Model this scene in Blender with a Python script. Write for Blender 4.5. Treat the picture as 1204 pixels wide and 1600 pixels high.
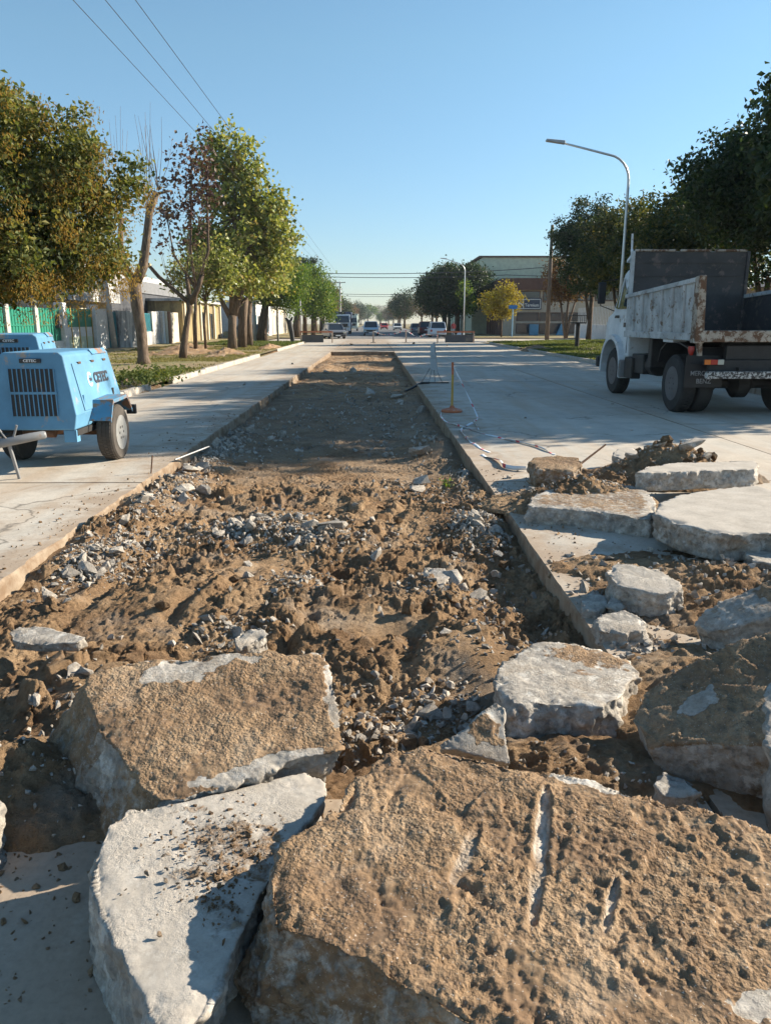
import bpy, bmesh, math, random
import numpy as np
from mathutils import Vector, Matrix, Quaternion

for o in list(bpy.data.objects):
    bpy.data.objects.remove(o)
scene = bpy.context.scene
COL = scene.collection
R = math.radians

# ------------------------------------------------------------------ camera
cam_data = bpy.data.cameras.new('camera')
cam_data.sensor_fit = 'VERTICAL'
cam_data.sensor_height = 36.0
cam_data.lens = 27.07
cam_data.clip_start = 0.05
cam_data.clip_end = 5000.0
cam = bpy.data.objects.new('camera', cam_data)
COL.objects.link(cam)
cam.location = (0, 0, 1.6)
cam.rotation_euler = (R(90 - 13.823), 0, R(-0.879))
scene.camera = cam

# ------------------------------------------------------------------ sky and sun
SUN_EL, SUN_AZ = 26.0, 71.0            # degrees; azimuth clockwise from +Y (down the street)
world = bpy.data.worlds.new('World')
scene.world = world
world.use_nodes = True
wn = world.node_tree
wn.nodes.clear()
sky = wn.nodes.new('ShaderNodeTexSky')
sky.sky_type = 'NISHITA'
sky.sun_disc = False
sky.sun_elevation = R(SUN_EL)
sky.sun_rotation = R(SUN_AZ)
sky.altitude = 50
sky.air_density = 1.3
sky.dust_density = 0.0
sky.ozone_density = 4.0
bg = wn.nodes.new('ShaderNodeBackground')
bg.inputs[1].default_value = 0.08
wo = wn.nodes.new('ShaderNodeOutputWorld')
# the same pale-blue veil all round the horizon
geo = wn.nodes.new('ShaderNodeTexCoord')
sep = wn.nodes.new('ShaderNodeSeparateXYZ')
wn.links.new(geo.outputs['Generated'], sep.inputs[0])
rmp = wn.nodes.new('ShaderNodeValToRGB')
rmp.color_ramp.elements[0].position = 0.0
rmp.color_ramp.elements[0].color = (0.66, 0.76, 1.0, 1)
rmp.color_ramp.elements[1].position = 0.30
rmp.color_ramp.elements[1].color = (0.92, 1.0, 0.95, 1)
wn.links.new(sep.outputs[2], rmp.inputs[0])
tint = wn.nodes.new('ShaderNodeMix')
tint.data_type = 'RGBA'
tint.blend_type = 'MULTIPLY'
tint.inputs[0].default_value = 1.0
wn.links.new(sky.outputs[0], tint.inputs[6])
wn.links.new(rmp.outputs[0], tint.inputs[7])
wn.links.new(tint.outputs[2], bg.inputs[0])
wn.links.new(bg.outputs[0], wo.inputs[0])

sun_data = bpy.data.lights.new('sun', 'SUN')
sun_data.energy = 5.0
sun_data.angle = R(0.53)
sun_data.color = (1.0, 0.90, 0.74)
sun = bpy.data.objects.new('sun', sun_data)
COL.objects.link(sun)
SUN_DIR = Vector((math.sin(R(SUN_AZ)) * math.cos(R(SUN_EL)), math.cos(R(SUN_AZ)) * math.cos(R(SUN_EL)), math.sin(R(SUN_EL))))
sun.rotation_euler = SUN_DIR.to_track_quat('Z', 'Y').to_euler()
sun.location = (30, 10, 30)

scene.cycles.max_bounces = 5
scene.cycles.diffuse_bounces = 3
scene.cycles.glossy_bounces = 2
scene.cycles.transmission_bounces = 2
scene.cycles.volume_bounces = 0
scene.cycles.use_adaptive_sampling = True
scene.cycles.adaptive_threshold = 0.02
scene.view_settings.view_transform = 'Standard'
scene.view_settings.look = 'None'
scene.view_settings.gamma = 1.0
scene.view_settings.exposure = 1.12
scene.view_settings.use_curve_mapping = False

# ------------------------------------------------------------------ numpy noise
def _hash(ix, iy, iz, seed):
    h = (ix.astype(np.int64) * 374761393 + iy.astype(np.int64) * 668265263 + iz.astype(np.int64) * 2147483647 + seed * 974634777) & 0xFFFFFFFF
    h = ((h ^ (h >> 13)) * 1274126177) & 0xFFFFFFFF
    h = ((h ^ (h >> 16)) * 2246822519) & 0xFFFFFFFF
    return ((h ^ (h >> 15)) & 0xFFFFFF) / float(0xFFFFFF)

def vnoise(p, seed=0):
    """value noise in -1..1 for an (N,3) array"""
    i = np.floor(p).astype(np.int64)
    f = p - i
    u = f * f * f * (f * (f * 6 - 15) + 10)
    x, y, z = i[:, 0], i[:, 1], i[:, 2]
    out = 0
    if len(p) > 4 and np.ptp(p[:, 2]) == 0:          # flat sheet: four corners are enough
        for dx in (0, 1):
            wx = u[:, 0] if dx else 1 - u[:, 0]
            for dy in (0, 1):
                out = out + wx * (u[:, 1] if dy else 1 - u[:, 1]) * _hash(x + dx, y + dy, z, seed)
        return out * 2 - 1
    for dx in (0, 1):
        wx = u[:, 0] if dx else 1 - u[:, 0]
        for dy in (0, 1):
            wy = u[:, 1] if dy else 1 - u[:, 1]
            for dz in (0, 1):
                wz = u[:, 2] if dz else 1 - u[:, 2]
                out = out + wx * wy * wz * _hash(x + dx, y + dy, z + dz, seed)
    return out * 2 - 1

def fbm(p, freq, octaves=4, seed=0, gain=0.5):
    a, s, n = 1.0, 0.0, 0.0
    for o in range(octaves):
        s = s + a * vnoise(p * freq + 17.3 * o, seed + o)
        n += a
        a *= gain
        freq *= 2.03
    return s / n

def billow(p, freq, octaves=4, seed=0):
    a, s, n = 1.0, 0.0, 0.0
    for o in range(octaves):
        s = s + a * (1 - np.abs(vnoise(p * freq + 9.1 * o, seed + o)) * 2)
        n += a
        a *= 0.5
        freq *= 2.03
    return s / n

def worley(p, freq, seed=0):
    """distance to the nearest and second nearest jittered cell point"""
    q = p * freq
    i = np.floor(q).astype(np.int64)
    f1 = np.full(len(p), 9.0); f2 = np.full(len(p), 9.0)
    for dx in (-1, 0, 1):
        for dy in (-1, 0, 1):
            for dz in (-1, 0, 1):
                c = i + np.array([dx, dy, dz])
                pt = c + np.stack([_hash(c[:, 0], c[:, 1], c[:, 2], seed + k) for k in (1, 2, 3)], 1)
                d = np.linalg.norm(q - pt, axis=1)
                f2 = np.where(d < f1, f1, np.minimum(f2, d))
                f1 = np.minimum(f1, d)
    return f1, f2

def crust(p, freq, seed=0):
    """2D cells: crack distance, a random value per cell, offset inside the cell"""
    q = p[:, :2] * freq
    i = np.floor(q).astype(np.int64)
    f1 = np.full(len(p), 9.0); f2 = np.full(len(p), 9.0)
    rid = np.zeros(len(p)); ox = np.zeros(len(p)); oy = np.zeros(len(p))
    for dx in (-1, 0, 1):
        for dy in (-1, 0, 1):
            cx, cy = i[:, 0] + dx, i[:, 1] + dy
            z = np.zeros_like(cx)
            px, py = cx + _hash(cx, cy, z, seed), cy + _hash(cx, cy, z, seed + 1)
            ex, ey = q[:, 0] - px, q[:, 1] - py
            d = np.hypot(ex, ey)
            nearer = d < f1
            f2 = np.where(nearer, f1, np.minimum(f2, d))
            rid = np.where(nearer, _hash(cx, cy, z, seed + 2), rid)
            ox = np.where(nearer, ex, ox); oy = np.where(nearer, ey, oy)
            f1 = np.minimum(f1, d)
    return f2 - f1, rid, ox, oy

def sstep(a, b, x):
    t = np.clip((x - a) / (b - a), 0, 1)
    return t * t * (3 - 2 * t)

# ------------------------------------------------------------------ object helpers
def link(o, parent=None):
    COL.objects.link(o)
    if parent is not None:
        o.parent = parent
    return o

def tag(o, label=None, cat=None, group=None, kind=None):
    if label: o['label'] = label
    if cat: o['category'] = cat
    if group: o['group'] = group
    if kind: o['kind'] = kind
    return o

def thing(name, label, cat, loc=(0, 0, 0), rz=0.0, group=None):
    o = bpy.data.objects.new(name, None)
    o.empty_display_size = 0.2
    o.location = loc
    o.rotation_euler = (0, 0, rz)
    link(o)
    return tag(o, label, cat, group)

def mesh_obj(name, verts, faces, mat, parent=None, smooth=False):
    me = bpy.data.meshes.new(name)
    me.from_pydata([tuple(v) for v in verts], [], faces)
    me.update()
    if mat is not None:
        me.materials.append(mat)
    if smooth:
        me.polygons.foreach_set('use_smooth', [True] * len(me.polygons))
    return link(bpy.data.objects.new(name, me), parent)

def fast_mesh(name, V, F, mat, parent=None, smooth=False):
    """V (n,3) array, F (m,k) integer array with one k for all faces"""
    V = np.ascontiguousarray(V, dtype=np.float32)
    F = np.ascontiguousarray(F, dtype=np.int32)
    m, k = F.shape
    me = bpy.data.meshes.new(name)
    me.vertices.add(len(V))
    me.vertices.foreach_set('co', V.ravel())
    me.loops.add(m * k)
    me.loops.foreach_set('vertex_index', F.ravel())
    me.polygons.add(m)
    me.polygons.foreach_set('loop_start', np.arange(0, m * k, k, dtype=np.int32))
    me.polygons.foreach_set('loop_total', np.full(m, k, dtype=np.int32))
    me.polygons.foreach_set('use_smooth', np.full(m, smooth, dtype=bool))
    me.update(calc_edges=True)
    me.validate()
    if mat is not None:
        me.materials.append(mat)
    return link(bpy.data.objects.new(name, me), parent)

def copy_tree(src, parent=None, label=None):
    c = src.copy()
    link(c)
    c.parent = parent
    if label: c['label'] = label
    for ch in src.children:
        copy_tree(ch, c)
    return c

class MB:
    """collects simple solids into one mesh"""
    def __init__(self):
        self.v, self.f = [], []
    def add(self, v, f):
        n = len(self.v)
        self.v += [tuple(q) for q in v]
        self.f += [tuple(i + n for i in q) for q in f]
        return self
    def box(self, x0, x1, y0, y1, z0, z1):
        v = [(x0, y0, z0), (x1, y0, z0), (x1, y1, z0), (x0, y1, z0), (x0, y0, z1), (x1, y0, z1), (x1, y1, z1), (x0, y1, z1)]
        return self.add(v, [(0, 3, 2, 1), (4, 5, 6, 7), (0, 1, 5, 4), (1, 2, 6, 5), (2, 3, 7, 6), (3, 0, 4, 7)])
    def hexa(self, a, b):
        """solid between two quads a and b (4 points each, same order)"""
        return self.add(list(a) + list(b), [(0, 3, 2, 1), (4, 5, 6, 7), (0, 1, 5, 4), (1, 2, 6, 5), (2, 3, 7, 6), (3, 0, 4, 7)])
    def prism(self, pts, d):
        """polygon of 3D points pushed along d"""
        n = len(pts)
        d = Vector(d)
        a = [Vector(p) for p in pts]
        b = [p + d for p in a]
        f = [tuple(reversed(range(n))), tuple(range(n, 2 * n))]
        f += [(i, (i + 1) % n, n + (i + 1) % n, n + i) for i in range(n)]
        return self.add(a + b, f)
    def tube(self, pts, radii, sides=8, cap=True):
        pts = [Vector(p) for p in pts]
        if not hasattr(radii, '__len__'):
            radii = [radii] * len(pts)
        rings = []
        up = None
        for i, p in enumerate(pts):
            t = (pts[min(i + 1, len(pts) - 1)] - pts[max(i - 1, 0)])
            t = t.normalized() if t.length > 1e-9 else Vector((0, 0, 1))
            if up is None:
                up = Vector((1, 0, 0)) if abs(t.x) < 0.8 else Vector((0, 1, 0))
            b = t.cross(up).normalized()
            up = b.cross(t).normalized()
            rings.append([p + (up * math.cos(k * 2 * math.pi / sides) + b * math.sin(k * 2 * math.pi / sides)) * radii[i] for k in range(sides)])
        v = [q for r in rings for q in r]
        f = []
        for i in range(len(pts) - 1):
            for k in range(sides):
                k2 = (k + 1) % sides
                f.append((i * sides + k, (i + 1) * sides + k, (i + 1) * sides + k2, i * sides + k2))
        if cap:
            f.append(tuple(range(sides)))
            f.append(tuple(reversed(range((len(pts) - 1) * sides, len(pts) * sides))))
        return self.add(v, f)
    def lathe(self, origin, axis, prof, sides=24):
        """profile of (radius, distance along axis)"""
        o, ax = Vector(origin), Vector(axis).normalized()
        u = ax.orthogonal().normalized()
        w = ax.cross(u)
        v, f = [], []
        for r, d in prof:
            for k in range(sides):
                a = 2 * math.pi * k / sides
                v.append(o + ax * d + (u * math.cos(a) + w * math.sin(a)) * r)
        m = len(prof)
        for i in range(m - 1):
            for k in range(sides):
                k2 = (k + 1) % sides
                f.append((i * sides + k, i * sides + k2, (i + 1) * sides + k2, (i + 1) * sides + k))
        f.append(tuple(reversed(range(sides))))
        f.append(tuple(range((m - 1) * sides, m * sides)))
        return self.add(v, f)
    def build(self, name, mat, parent=None, smooth=False, bevel=0.0, seg=2):
        o = mesh_obj(name, self.v, self.f, mat, parent, smooth)
        if bevel:
            m = o.modifiers.new('bevel', 'BEVEL')
            m.width = bevel
            m.segments = seg
            m.limit_method = 'ANGLE'
            m.angle_limit = R(35)
        return o

def smooth_by_angle(o, ang=40):
    me = o.data
    me.polygons.foreach_set('use_smooth', [True] * len(me.polygons))
    bm = bmesh.new(); bm.from_mesh(me)
    for e in bm.edges:
        if len(e.link_faces) == 2 and e.calc_face_angle(0) > R(ang):
            e.smooth = False
    bm.to_mesh(me); bm.free()
    return o

def lettering(text, size, mat, parent, loc, rot, name='lettering', depth=0.002, bold=0.0, align='CENTER', xs=1.0):
    cu = bpy.data.curves.new('text', 'FONT')
    cu.body = text
    cu.size = size
    cu.extrude = depth
    cu.offset = bold
    cu.align_x = align
    cu.align_y = 'CENTER'
    t = bpy.data.objects.new('text', cu)
    COL.objects.link(t)
    bpy.context.view_layer.update()
    me = bpy.data.meshes.new_from_object(t.evaluated_get(bpy.context.evaluated_depsgraph_get()))
    bpy.data.objects.remove(t)
    me.materials.clear()
    me.materials.append(mat)
    o = bpy.data.objects.new(name, me)
    link(o, parent)
    o.location = loc
    o.rotation_euler = rot
    o.scale = (xs, 1, 1)
    return o

# ------------------------------------------------------------------ materials
class NT:
    def __init__(self, name):
        self.m = bpy.data.materials.new(name)
        self.m.use_nodes = True
        self.t = self.m.node_tree
        self.t.nodes.clear()
        self.out = self.t.nodes.new('ShaderNodeOutputMaterial')
        self.tc = None
    def n(self, typ, **kw):
        node = self.t.nodes.new(typ)
        for k, v in kw.items():
            setattr(node, k, v)
        return node
    def l(self, a, b):
        self.t.links.new(a, b)
    def coord(self, which='Object', scale=None):
        if self.tc is None:
            self.tc = self.n('ShaderNodeTexCoord')
        o = self.tc.outputs[which]
        if scale:
            mp = self.n('ShaderNodeMapping')
            mp.inputs['Scale'].default_value = scale
            self.l(o, mp.inputs[0])
            o = mp.outputs[0]
        return o
    def noise(self, scale, detail=4, rough=0.55, vec=None, dist=0.0):
        t = self.n('ShaderNodeTexNoise')
        t.inputs['Scale'].default_value = scale
        t.inputs['Detail'].default_value = detail
        t.inputs['Roughness'].default_value = rough
        t.inputs['Distortion'].default_value = dist
        self.l(vec if vec is not None else self.coord(), t.inputs['Vector'])
        return t.outputs['Fac']
    def voro(self, scale, vec=None, feature='F1', out='Distance'):
        t = self.n('ShaderNodeTexVoronoi', feature=feature)
        t.inputs['Scale'].default_value = scale
        self.l(vec if vec is not None else self.coord(), t.inputs['Vector'])
        return t.outputs[out]
    def ramp(self, fac, stops, interp='LINEAR'):
        r = self.n('ShaderNodeValToRGB')
        r.color_ramp.interpolation = interp
        e = r.color_ramp.elements
        while len(e) < len(stops):
            e.new(0.5)
        for el, (p, c) in zip(e, stops):
            el.position = p
            el.color = (c, c, c, 1) if not hasattr(c, '__len__') else (*c, 1)
        self.l(fac, r.inputs[0])
        return r.outputs[0]
    def mix(self, fac, a, b, mode='MIX'):
        m = self.n('ShaderNodeMix', data_type='RGBA', blend_type=mode)
        for s, v in ((m.inputs[0], fac), (m.inputs[6], a), (m.inputs[7], b)):
            if hasattr(v, 'is_linked'):
                self.l(v, s)
            elif hasattr(v, '__len__'):
                s.default_value = (*v, 1)
            else:
                s.default_value = v
        return m.outputs[2]
    def math(self, op, a, b=0.0):
        m = self.n('ShaderNodeMath', operation=op)
        for s, v in ((m.inputs[0], a), (m.inputs[1], b)):
            if hasattr(v, 'is_linked'):
                self.l(v, s)
            else:
                s.default_value = v
        return m.outputs[0]
    def attr(self, name):
        a = self.n('ShaderNodeAttribute', attribute_name=name)
        return a.outputs['Fac']
    def bump(self, h, strength=0.5, dist=0.01, prev=None):
        b = self.n('ShaderNodeBump')
        b.inputs['Strength'].default_value = strength
        b.inputs['Distance'].default_value = dist
        self.l(h, b.inputs['Height'])
        if prev is not None:
            self.l(prev, b.inputs['Normal'])
        return b.outputs[0]
    def principled(self, col, rough=0.8, metal=0.0, normal=None, spec=0.5, trans=0.0):
        p = self.n('ShaderNodeBsdfPrincipled')
        for s, v in ((p.inputs['Base Color'], col), (p.inputs['Roughness'], rough), (p.inputs['Metallic'], metal)):
            if hasattr(v, 'is_linked'):
                self.l(v, s)
            elif hasattr(v, '__len__'):
                s.default_value = (*v, 1)
            else:
                s.default_value = v
        p.inputs['Specular IOR Level'].default_value = spec
        p.inputs['Transmission Weight'].default_value = trans
        if normal is not None:
            self.l(normal, p.inputs['Normal'])
        self.l(p.outputs[0], self.out.inputs[0])
        return self.m

def lerp3(a, b, t):
    return tuple(x + (y - x) * t for x, y in zip(a, b))

def mul3(a, k):
    return tuple(x * k for x in a)

def soil_colour(t, vec=None, rich=False):
    big = t.noise(2.2, 5, 0.6, vec)
    fine = t.noise(28, 5, 0.65, vec)
    c = t.ramp(big, [(0.3, (0.19, 0.125, 0.077)), (0.5, (0.31, 0.22, 0.138)), (0.70, (0.42, 0.32, 0.217))])
    d = t.ramp(fine, [(0.3, 0.66), (0.52, 1.0), (0.75, 1.2)])
    c = t.mix(1.0, c, d, 'MULTIPLY')
    if rich:
        return t.mix(1.0, c, (1.02, 0.92, 0.82), 'MULTIPLY')
    # dry pale patches, dark damp patches and whitish grit of the crust
    mid = t.noise(14, 6, 0.7, vec, 0.3)
    c = t.mix(t.ramp(mid, [(0.52, 0.0), (0.68, 0.6)]), c, (0.47, 0.38, 0.27))
    c = t.mix(t.ramp(t.noise(3.4, 6, 0.65, vec, 0.4), [(0.36, 0.75), (0.50, 0.0)]), c, (0.20, 0.138, 0.092))
    c = t.mix(t.ramp(t.noise(13, 5, 0.7, vec), [(0.34, 0.6), (0.46, 0.0)]), c, (0.21, 0.155, 0.11))
    c = t.mix(t.ramp(t.noise(2.1, 5, 0.6, vec, 0.6), [(0.58, 0.0), (0.70, 0.55)]), c, (0.48, 0.41, 0.32))
    c = t.mix(1.0, c, (0.84, 0.765, 0.695), 'MULTIPLY')
    c = t.mix(t.ramp(t.noise(55, 3, 0.6, vec), [(0.34, 0.45), (0.42, 0.0)]), c, (0.11, 0.08, 0.065))  # fine dark flecks: the shade of small pits put into the colour
    grit = t.ramp(t.noise(150, 2, 0.5, vec), [(0.66, 0.0), (0.72, 0.8)])
    return t.mix(grit, c, (0.50, 0.45, 0.39))

def concrete_colour(t, vec=None):
    big = t.noise(3.0, 5, 0.6, vec)
    mid = t.noise(17, 5, 0.65, vec)
    c = t.ramp(big, [(0.3, (0.25, 0.225, 0.195)), (0.52, (0.39, 0.35, 0.30)), (0.72, (0.54, 0.485, 0.42))])
    d = t.ramp(mid, [(0.28, 0.6), (0.5, 1.0), (0.72, 1.25)])
    c = t.mix(1.0, c, d, 'MULTIPLY')
    v = t.voro(55, vec, out='Color')
    bw = t.n('ShaderNodeRGBToBW'); t.l(v, bw.inputs[0])
    agg = t.ramp(bw.outputs[0], [(0.2, 0.78), (0.6, 1.08)])
    return t.mix(0.7, c, agg, 'MULTIPLY')

def mat_soil():
    t = NT('soil')
    c = soil_colour(t, None, True)
    # pale concrete dust lies on the dirt in patches
    dust = t.ramp(t.noise(1.6, 6, 0.65), [(0.54, 0.0), (0.70, 0.6)])
    c = t.mix(dust, c, (0.38, 0.325, 0.265))
    # the compacted stretch further down is greyer with ground-in concrete
    pos = t.n('ShaderNodeNewGeometry').outputs['Position']
    sy = t.n('ShaderNodeSeparateXYZ'); t.l(pos, sy.inputs[0])
    fy = t.math('ADD', t.math('MULTIPLY', sy.outputs[1], 0.05), t.math('MULTIPLY', t.math('SUBTRACT', t.noise(1.1, 6, 0.65, pos), 0.5), 0.7))
    c = t.mix(t.ramp(fy, [(0.40, 0.0), (0.58, 0.45), (0.95, 0.40), (1.15, 0.05)]), c, (0.24, 0.195, 0.15))
    h = t.noise(48, 8, 0.75)
    h2 = t.voro(130)
    n = t.bump(h, 1.0, 0.032)
    n = t.bump(h2, 0.6, 0.004, n)
    return t.principled(c, 0.95, normal=n, spec=0.15)

def mat_slab():
    """broken concrete; attribute soil = share of caked soil, pale = scraped white"""
    t = NT('broken_concrete_with_soil')
    cc = concrete_colour(t)
    wh = t.ramp(t.noise(13, 6, 0.72), [(0.53, 0.0), (0.62, 0.8)])
    cc = t.mix(wh, cc, (0.60, 0.56, 0.50))
    st = t.ramp(t.noise(4.5, 6, 0.7), [(0.50, 0.0), (0.64, 0.55)])
    cc = t.mix(st, cc, (0.33, 0.26, 0.19))
    dk = t.ramp(t.noise(26, 4, 0.65), [(0.30, 0.65), (0.42, 0.0)])
    cc = t.mix(dk, cc, (0.13, 0.125, 0.12))
    # where the old carriageway surface survives: trowelled, pale and even
    pv = t.attr('pave')
    pc = t.ramp(t.noise(5, 5, 0.6), [(0.3, (0.36, 0.32, 0.27)), (0.55, (0.46, 0.41, 0.35)), (0.75, (0.52, 0.475, 0.41))])
    pc = t.mix(1.0, pc, t.ramp(t.noise(60, 4, 0.65), [(0.3, 0.86), (0.6, 1.05)]), 'MULTIPLY')
    cc = t.mix(pv, cc, pc)
    sc = soil_colour(t)
    s = t.attr('soil')
    nn = t.noise(22, 6, 0.7)
    f = t.math('ADD', s, t.math('MULTIPLY', t.math('SUBTRACT', nn, 0.5), 1.1))
    f = t.ramp(f, [(0.40, 0.0), (0.60, 1.0)])
    c = t.mix(f, cc, sc)
    c = t.mix(t.attr('pale'), c, (0.60, 0.54, 0.46))
    soilh = t.noise(70, 4, 0.62)
    conh = t.noise(85, 6, 0.7)
    cr = t.voro(95, None, 'F1')
    bl = t.mix(f, t.math('MULTIPLY', conh, t.math('SUBTRACT', 0.8, t.math('MULTIPLY', pv, 0.68))), t.math('ADD', soilh, t.math('MULTIPLY', cr, 0.35)))
    rg = t.ramp(t.noise(4.0, 4, 0.6), [(0.38, 0.08), (0.62, 1.0)])
    n = t.bump(t.math('MULTIPLY', bl, rg), 1.0, 0.020)
    return t.principled(c, 0.92, normal=n, spec=0.2)

def mat_fragment():
    t = NT('concrete_fragment')
    c = concrete_colour(t)
    oi = t.n('ShaderNodeNewGeometry').outputs['Random Per Island']
    k = t.ramp(oi, [(0.0, 0.55), (0.5, 0.9), (1.0, 1.1)])
    c = t.mix(1.0, c, k, 'MULTIPLY')
    w = t.ramp(t.noise(7, 4, 0.6), [(0.5, 0.0), (0.75, 0.65)])
    c = t.mix(w, c, (0.30, 0.21, 0.14))
    n = t.bump(t.noise(90, 5, 0.7), 0.7, 0.006)
    return t.principled(c, 0.92, normal=n, spec=0.25)

def mat_pavement():
    t = NT('dusty_concrete_pavement')
    p = t.coord('Object')
    g = t.n('ShaderNodeNewGeometry')
    pos = g.outputs['Position']
    big = t.noise(0.35, 5, 0.6, pos)
    mid = t.noise(2.6, 6, 0.65, pos, 0.4)
    c = t.ramp(big, [(0.3, (0.38, 0.34, 0.29)), (0.5, (0.475, 0.43, 0.365)), (0.7, (0.53, 0.465, 0.38))])
    d = t.ramp(mid, [(0.3, 0.82), (0.5, 1.0), (0.72, 1.10)])
    c = t.mix(1.0, c, d, 'MULTIPLY')
    # tyre-dragged dust lengthwise
    mp = t.n('ShaderNodeMapping'); mp.inputs['Scale'].default_value = (2.2, 0.16, 1)
    t.l(pos, mp.inputs[0])
    drag = t.ramp(t.noise(1.3, 5, 0.6, mp.outputs[0]), [(0.42, 0.0), (0.68, 0.75)])
    c = t.mix(drag, c, (0.43, 0.335, 0.245))
    # mud tracked out of the trench, thickest along its two edges
    sx = t.n('ShaderNodeSeparateXYZ'); t.l(pos, sx.inputs[0])
    dl = t.math('ABSOLUTE', t.math('ADD', sx.outputs[0], 0.6))
    near = t.ramp(t.math('MULTIPLY', dl, 0.2), [(0.34, 0.30), (0.52, 0.10), (0.9, 0.0)])
    mud = t.math('ADD', t.noise(1.7, 7, 0.7, pos, 0.5), near)
    c = t.mix(t.ramp(mud, [(0.64, 0.0), (0.80, 0.7)]), c, (0.30, 0.215, 0.145))
    # hairline cracks
    warp = t.n('ShaderNodeVectorMath', operation='ADD'); t.l(pos, warp.inputs[0])
    nz = t.n('ShaderNodeTexNoise'); nz.inputs['Scale'].default_value = 1.2; nz.inputs['Detail'].default_value = 5; t.l(pos, nz.inputs['Vector'])
    t.l(nz.outputs['Color'], warp.inputs[1])
    ce = t.voro(0.32, warp.outputs[0], 'DISTANCE_TO_EDGE')
    ck = t.math('MULTIPLY', t.ramp(ce, [(0.0, 0.75), (0.006, 0.0)]), t.ramp(t.noise(0.5, 2, 0.5, pos), [(0.48, 0.0), (0.54, 1.0)]))
    c = t.mix(ck, c, (0.10, 0.085, 0.07))
    # dark oil and damp spots
    sp = t.ramp(t.noise(1.1, 3, 0.5, pos, 0.8), [(0.66, 0.0), (0.76, 0.55)])
    c = t.mix(sp, c, (0.20, 0.185, 0.165))
    spk = t.ramp(t.noise(40, 4, 0.7, pos), [(0.3, 0.85), (0.5, 1.0), (0.7, 1.08)])
    c = t.mix(1.0, c, spk, 'MULTIPLY')
    # the broken vertical faces are stained with soil
    sepn = t.n('ShaderNodeSeparateXYZ'); t.l(g.outputs['True Normal'], sepn.inputs[0])
    face = t.ramp(t.math('ABSOLUTE', sepn.outputs[2]), [(0.55, 1.0), (0.75, 0.0)])
    stain = t.mix(t.ramp(t.noise(6, 5, 0.7, pos), [(0.40, 0.0), (0.62, 0.8)]), (0.20, 0.135, 0.085), (0.33, 0.265, 0.195))
    c = t.mix(face, c, stain)
    n = t.bump(t.noise(70, 5, 0.7, pos), 0.35, 0.004)
    n = t.bump(t.noise(4, 4, 0.6, pos), 0.3, 0.02, n)
    return t.principled(c, 0.85, normal=n, spec=0.3)

def mat_asphalt():
    t = NT('asphalt')
    pos = t.n('ShaderNodeNewGeometry').outputs['Position']
    c = t.ramp(t.noise(0.5, 5, 0.6, pos), [(0.3, (0.13, 0.125, 0.12)), (0.7, (0.22, 0.205, 0.19))])
    n = t.bump(t.noise(60, 3, 0.6, pos), 0.3, 0.004)
    return t.principled(c, 0.9, normal=n, spec=0.3)

def mat_verge():
    t = NT('worn_verge_soil')
    pos = t.n('ShaderNodeNewGeometry').outputs['Position']
    a = t.noise(0.45, 5, 0.6, pos)
    c = t.ramp(a, [(0.36, (0.27, 0.195, 0.125)), (0.50, (0.27, 0.22, 0.12)), (0.64, (0.19, 0.175, 0.07)), (0.8, (0.13, 0.14, 0.045))])
    f = t.ramp(t.noise(9, 5, 0.7, pos), [(0.3, 0.7), (0.5, 1.0), (0.7, 1.25)])
    c = t.mix(1.0, c, f, 'MULTIPLY')
    n = t.bump(t.noise(14, 5, 0.7, pos), 0.8, 0.05)
    return t.principled(c, 0.95, normal=n, spec=0.15)

def mat_paint(name, col, rough=0.45, wear=0.0, wearcol=(0.16, 0.085, 0.045), grime=0.25, scale=6.0, spec=0.5, metal=0.0):
    t = NT(name)
    d = t.ramp(t.noise(scale * 0.4, 5, 0.65), [(0.3, 1 - grime), (0.6, 1.0), (0.75, 1 + grime * 0.25)])
    c = t.mix(1.0, col, d, 'MULTIPLY')
    if wear > 0:
        w = t.ramp(t.noise(scale, 7, 0.7, None, 0.3), [(0.62 - wear * 0.28, 0.0), (0.68 - wear * 0.26, 1.0)])
        c = t.mix(w, c, wearcol)
    n = t.bump(t.noise(scale * 6, 4, 0.6), 0.15, 0.003)
    return t.principled(c, rough, metal, normal=n, spec=spec)

def mat_plain(name, col, rough=0.6, metal=0.0, spec=0.5, grime=0.15):
    t = NT(name)
    d = t.ramp(t.noise(5, 5, 0.6), [(0.3, 1 - grime), (0.7, 1 + grime * 0.4)])
    return t.principled(t.mix(1.0, col, d, 'MULTIPLY'), rough, metal, spec=spec)

def mat_wall(name, col, stain=(0.12, 0.11, 0.10), amount=0.5, scale=1.0):
    t = NT(name)
    mp = t.n('ShaderNodeMapping'); mp.inputs['Scale'].default_value = (1, 1, 0.28)
    t.l(t.coord(), mp.inputs[0])
    s = t.ramp(t.noise(1.6 * scale, 6, 0.7, mp.outputs[0], 0.3), [(0.62 - amount * 0.25, 0.0), (0.82 - amount * 0.2, 0.85)])
    k = t.ramp(t.noise(7 * scale, 5, 0.6), [(0.3, 0.85), (0.7, 1.08)])
    c = t.mix(1.0, col, k, 'MULTIPLY')
    c = t.mix(s, c, stain)
    n = t.bump(t.noise(20, 4, 0.6), 0.3, 0.01)
    return t.principled(c, 0.9, normal=n, spec=0.2)

def mat_glass(name='window_glass', col=(0.03, 0.04, 0.05)):
    t = NT(name)
    return t.principled(col, 0.08, 0.0, spec=0.8)

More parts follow.
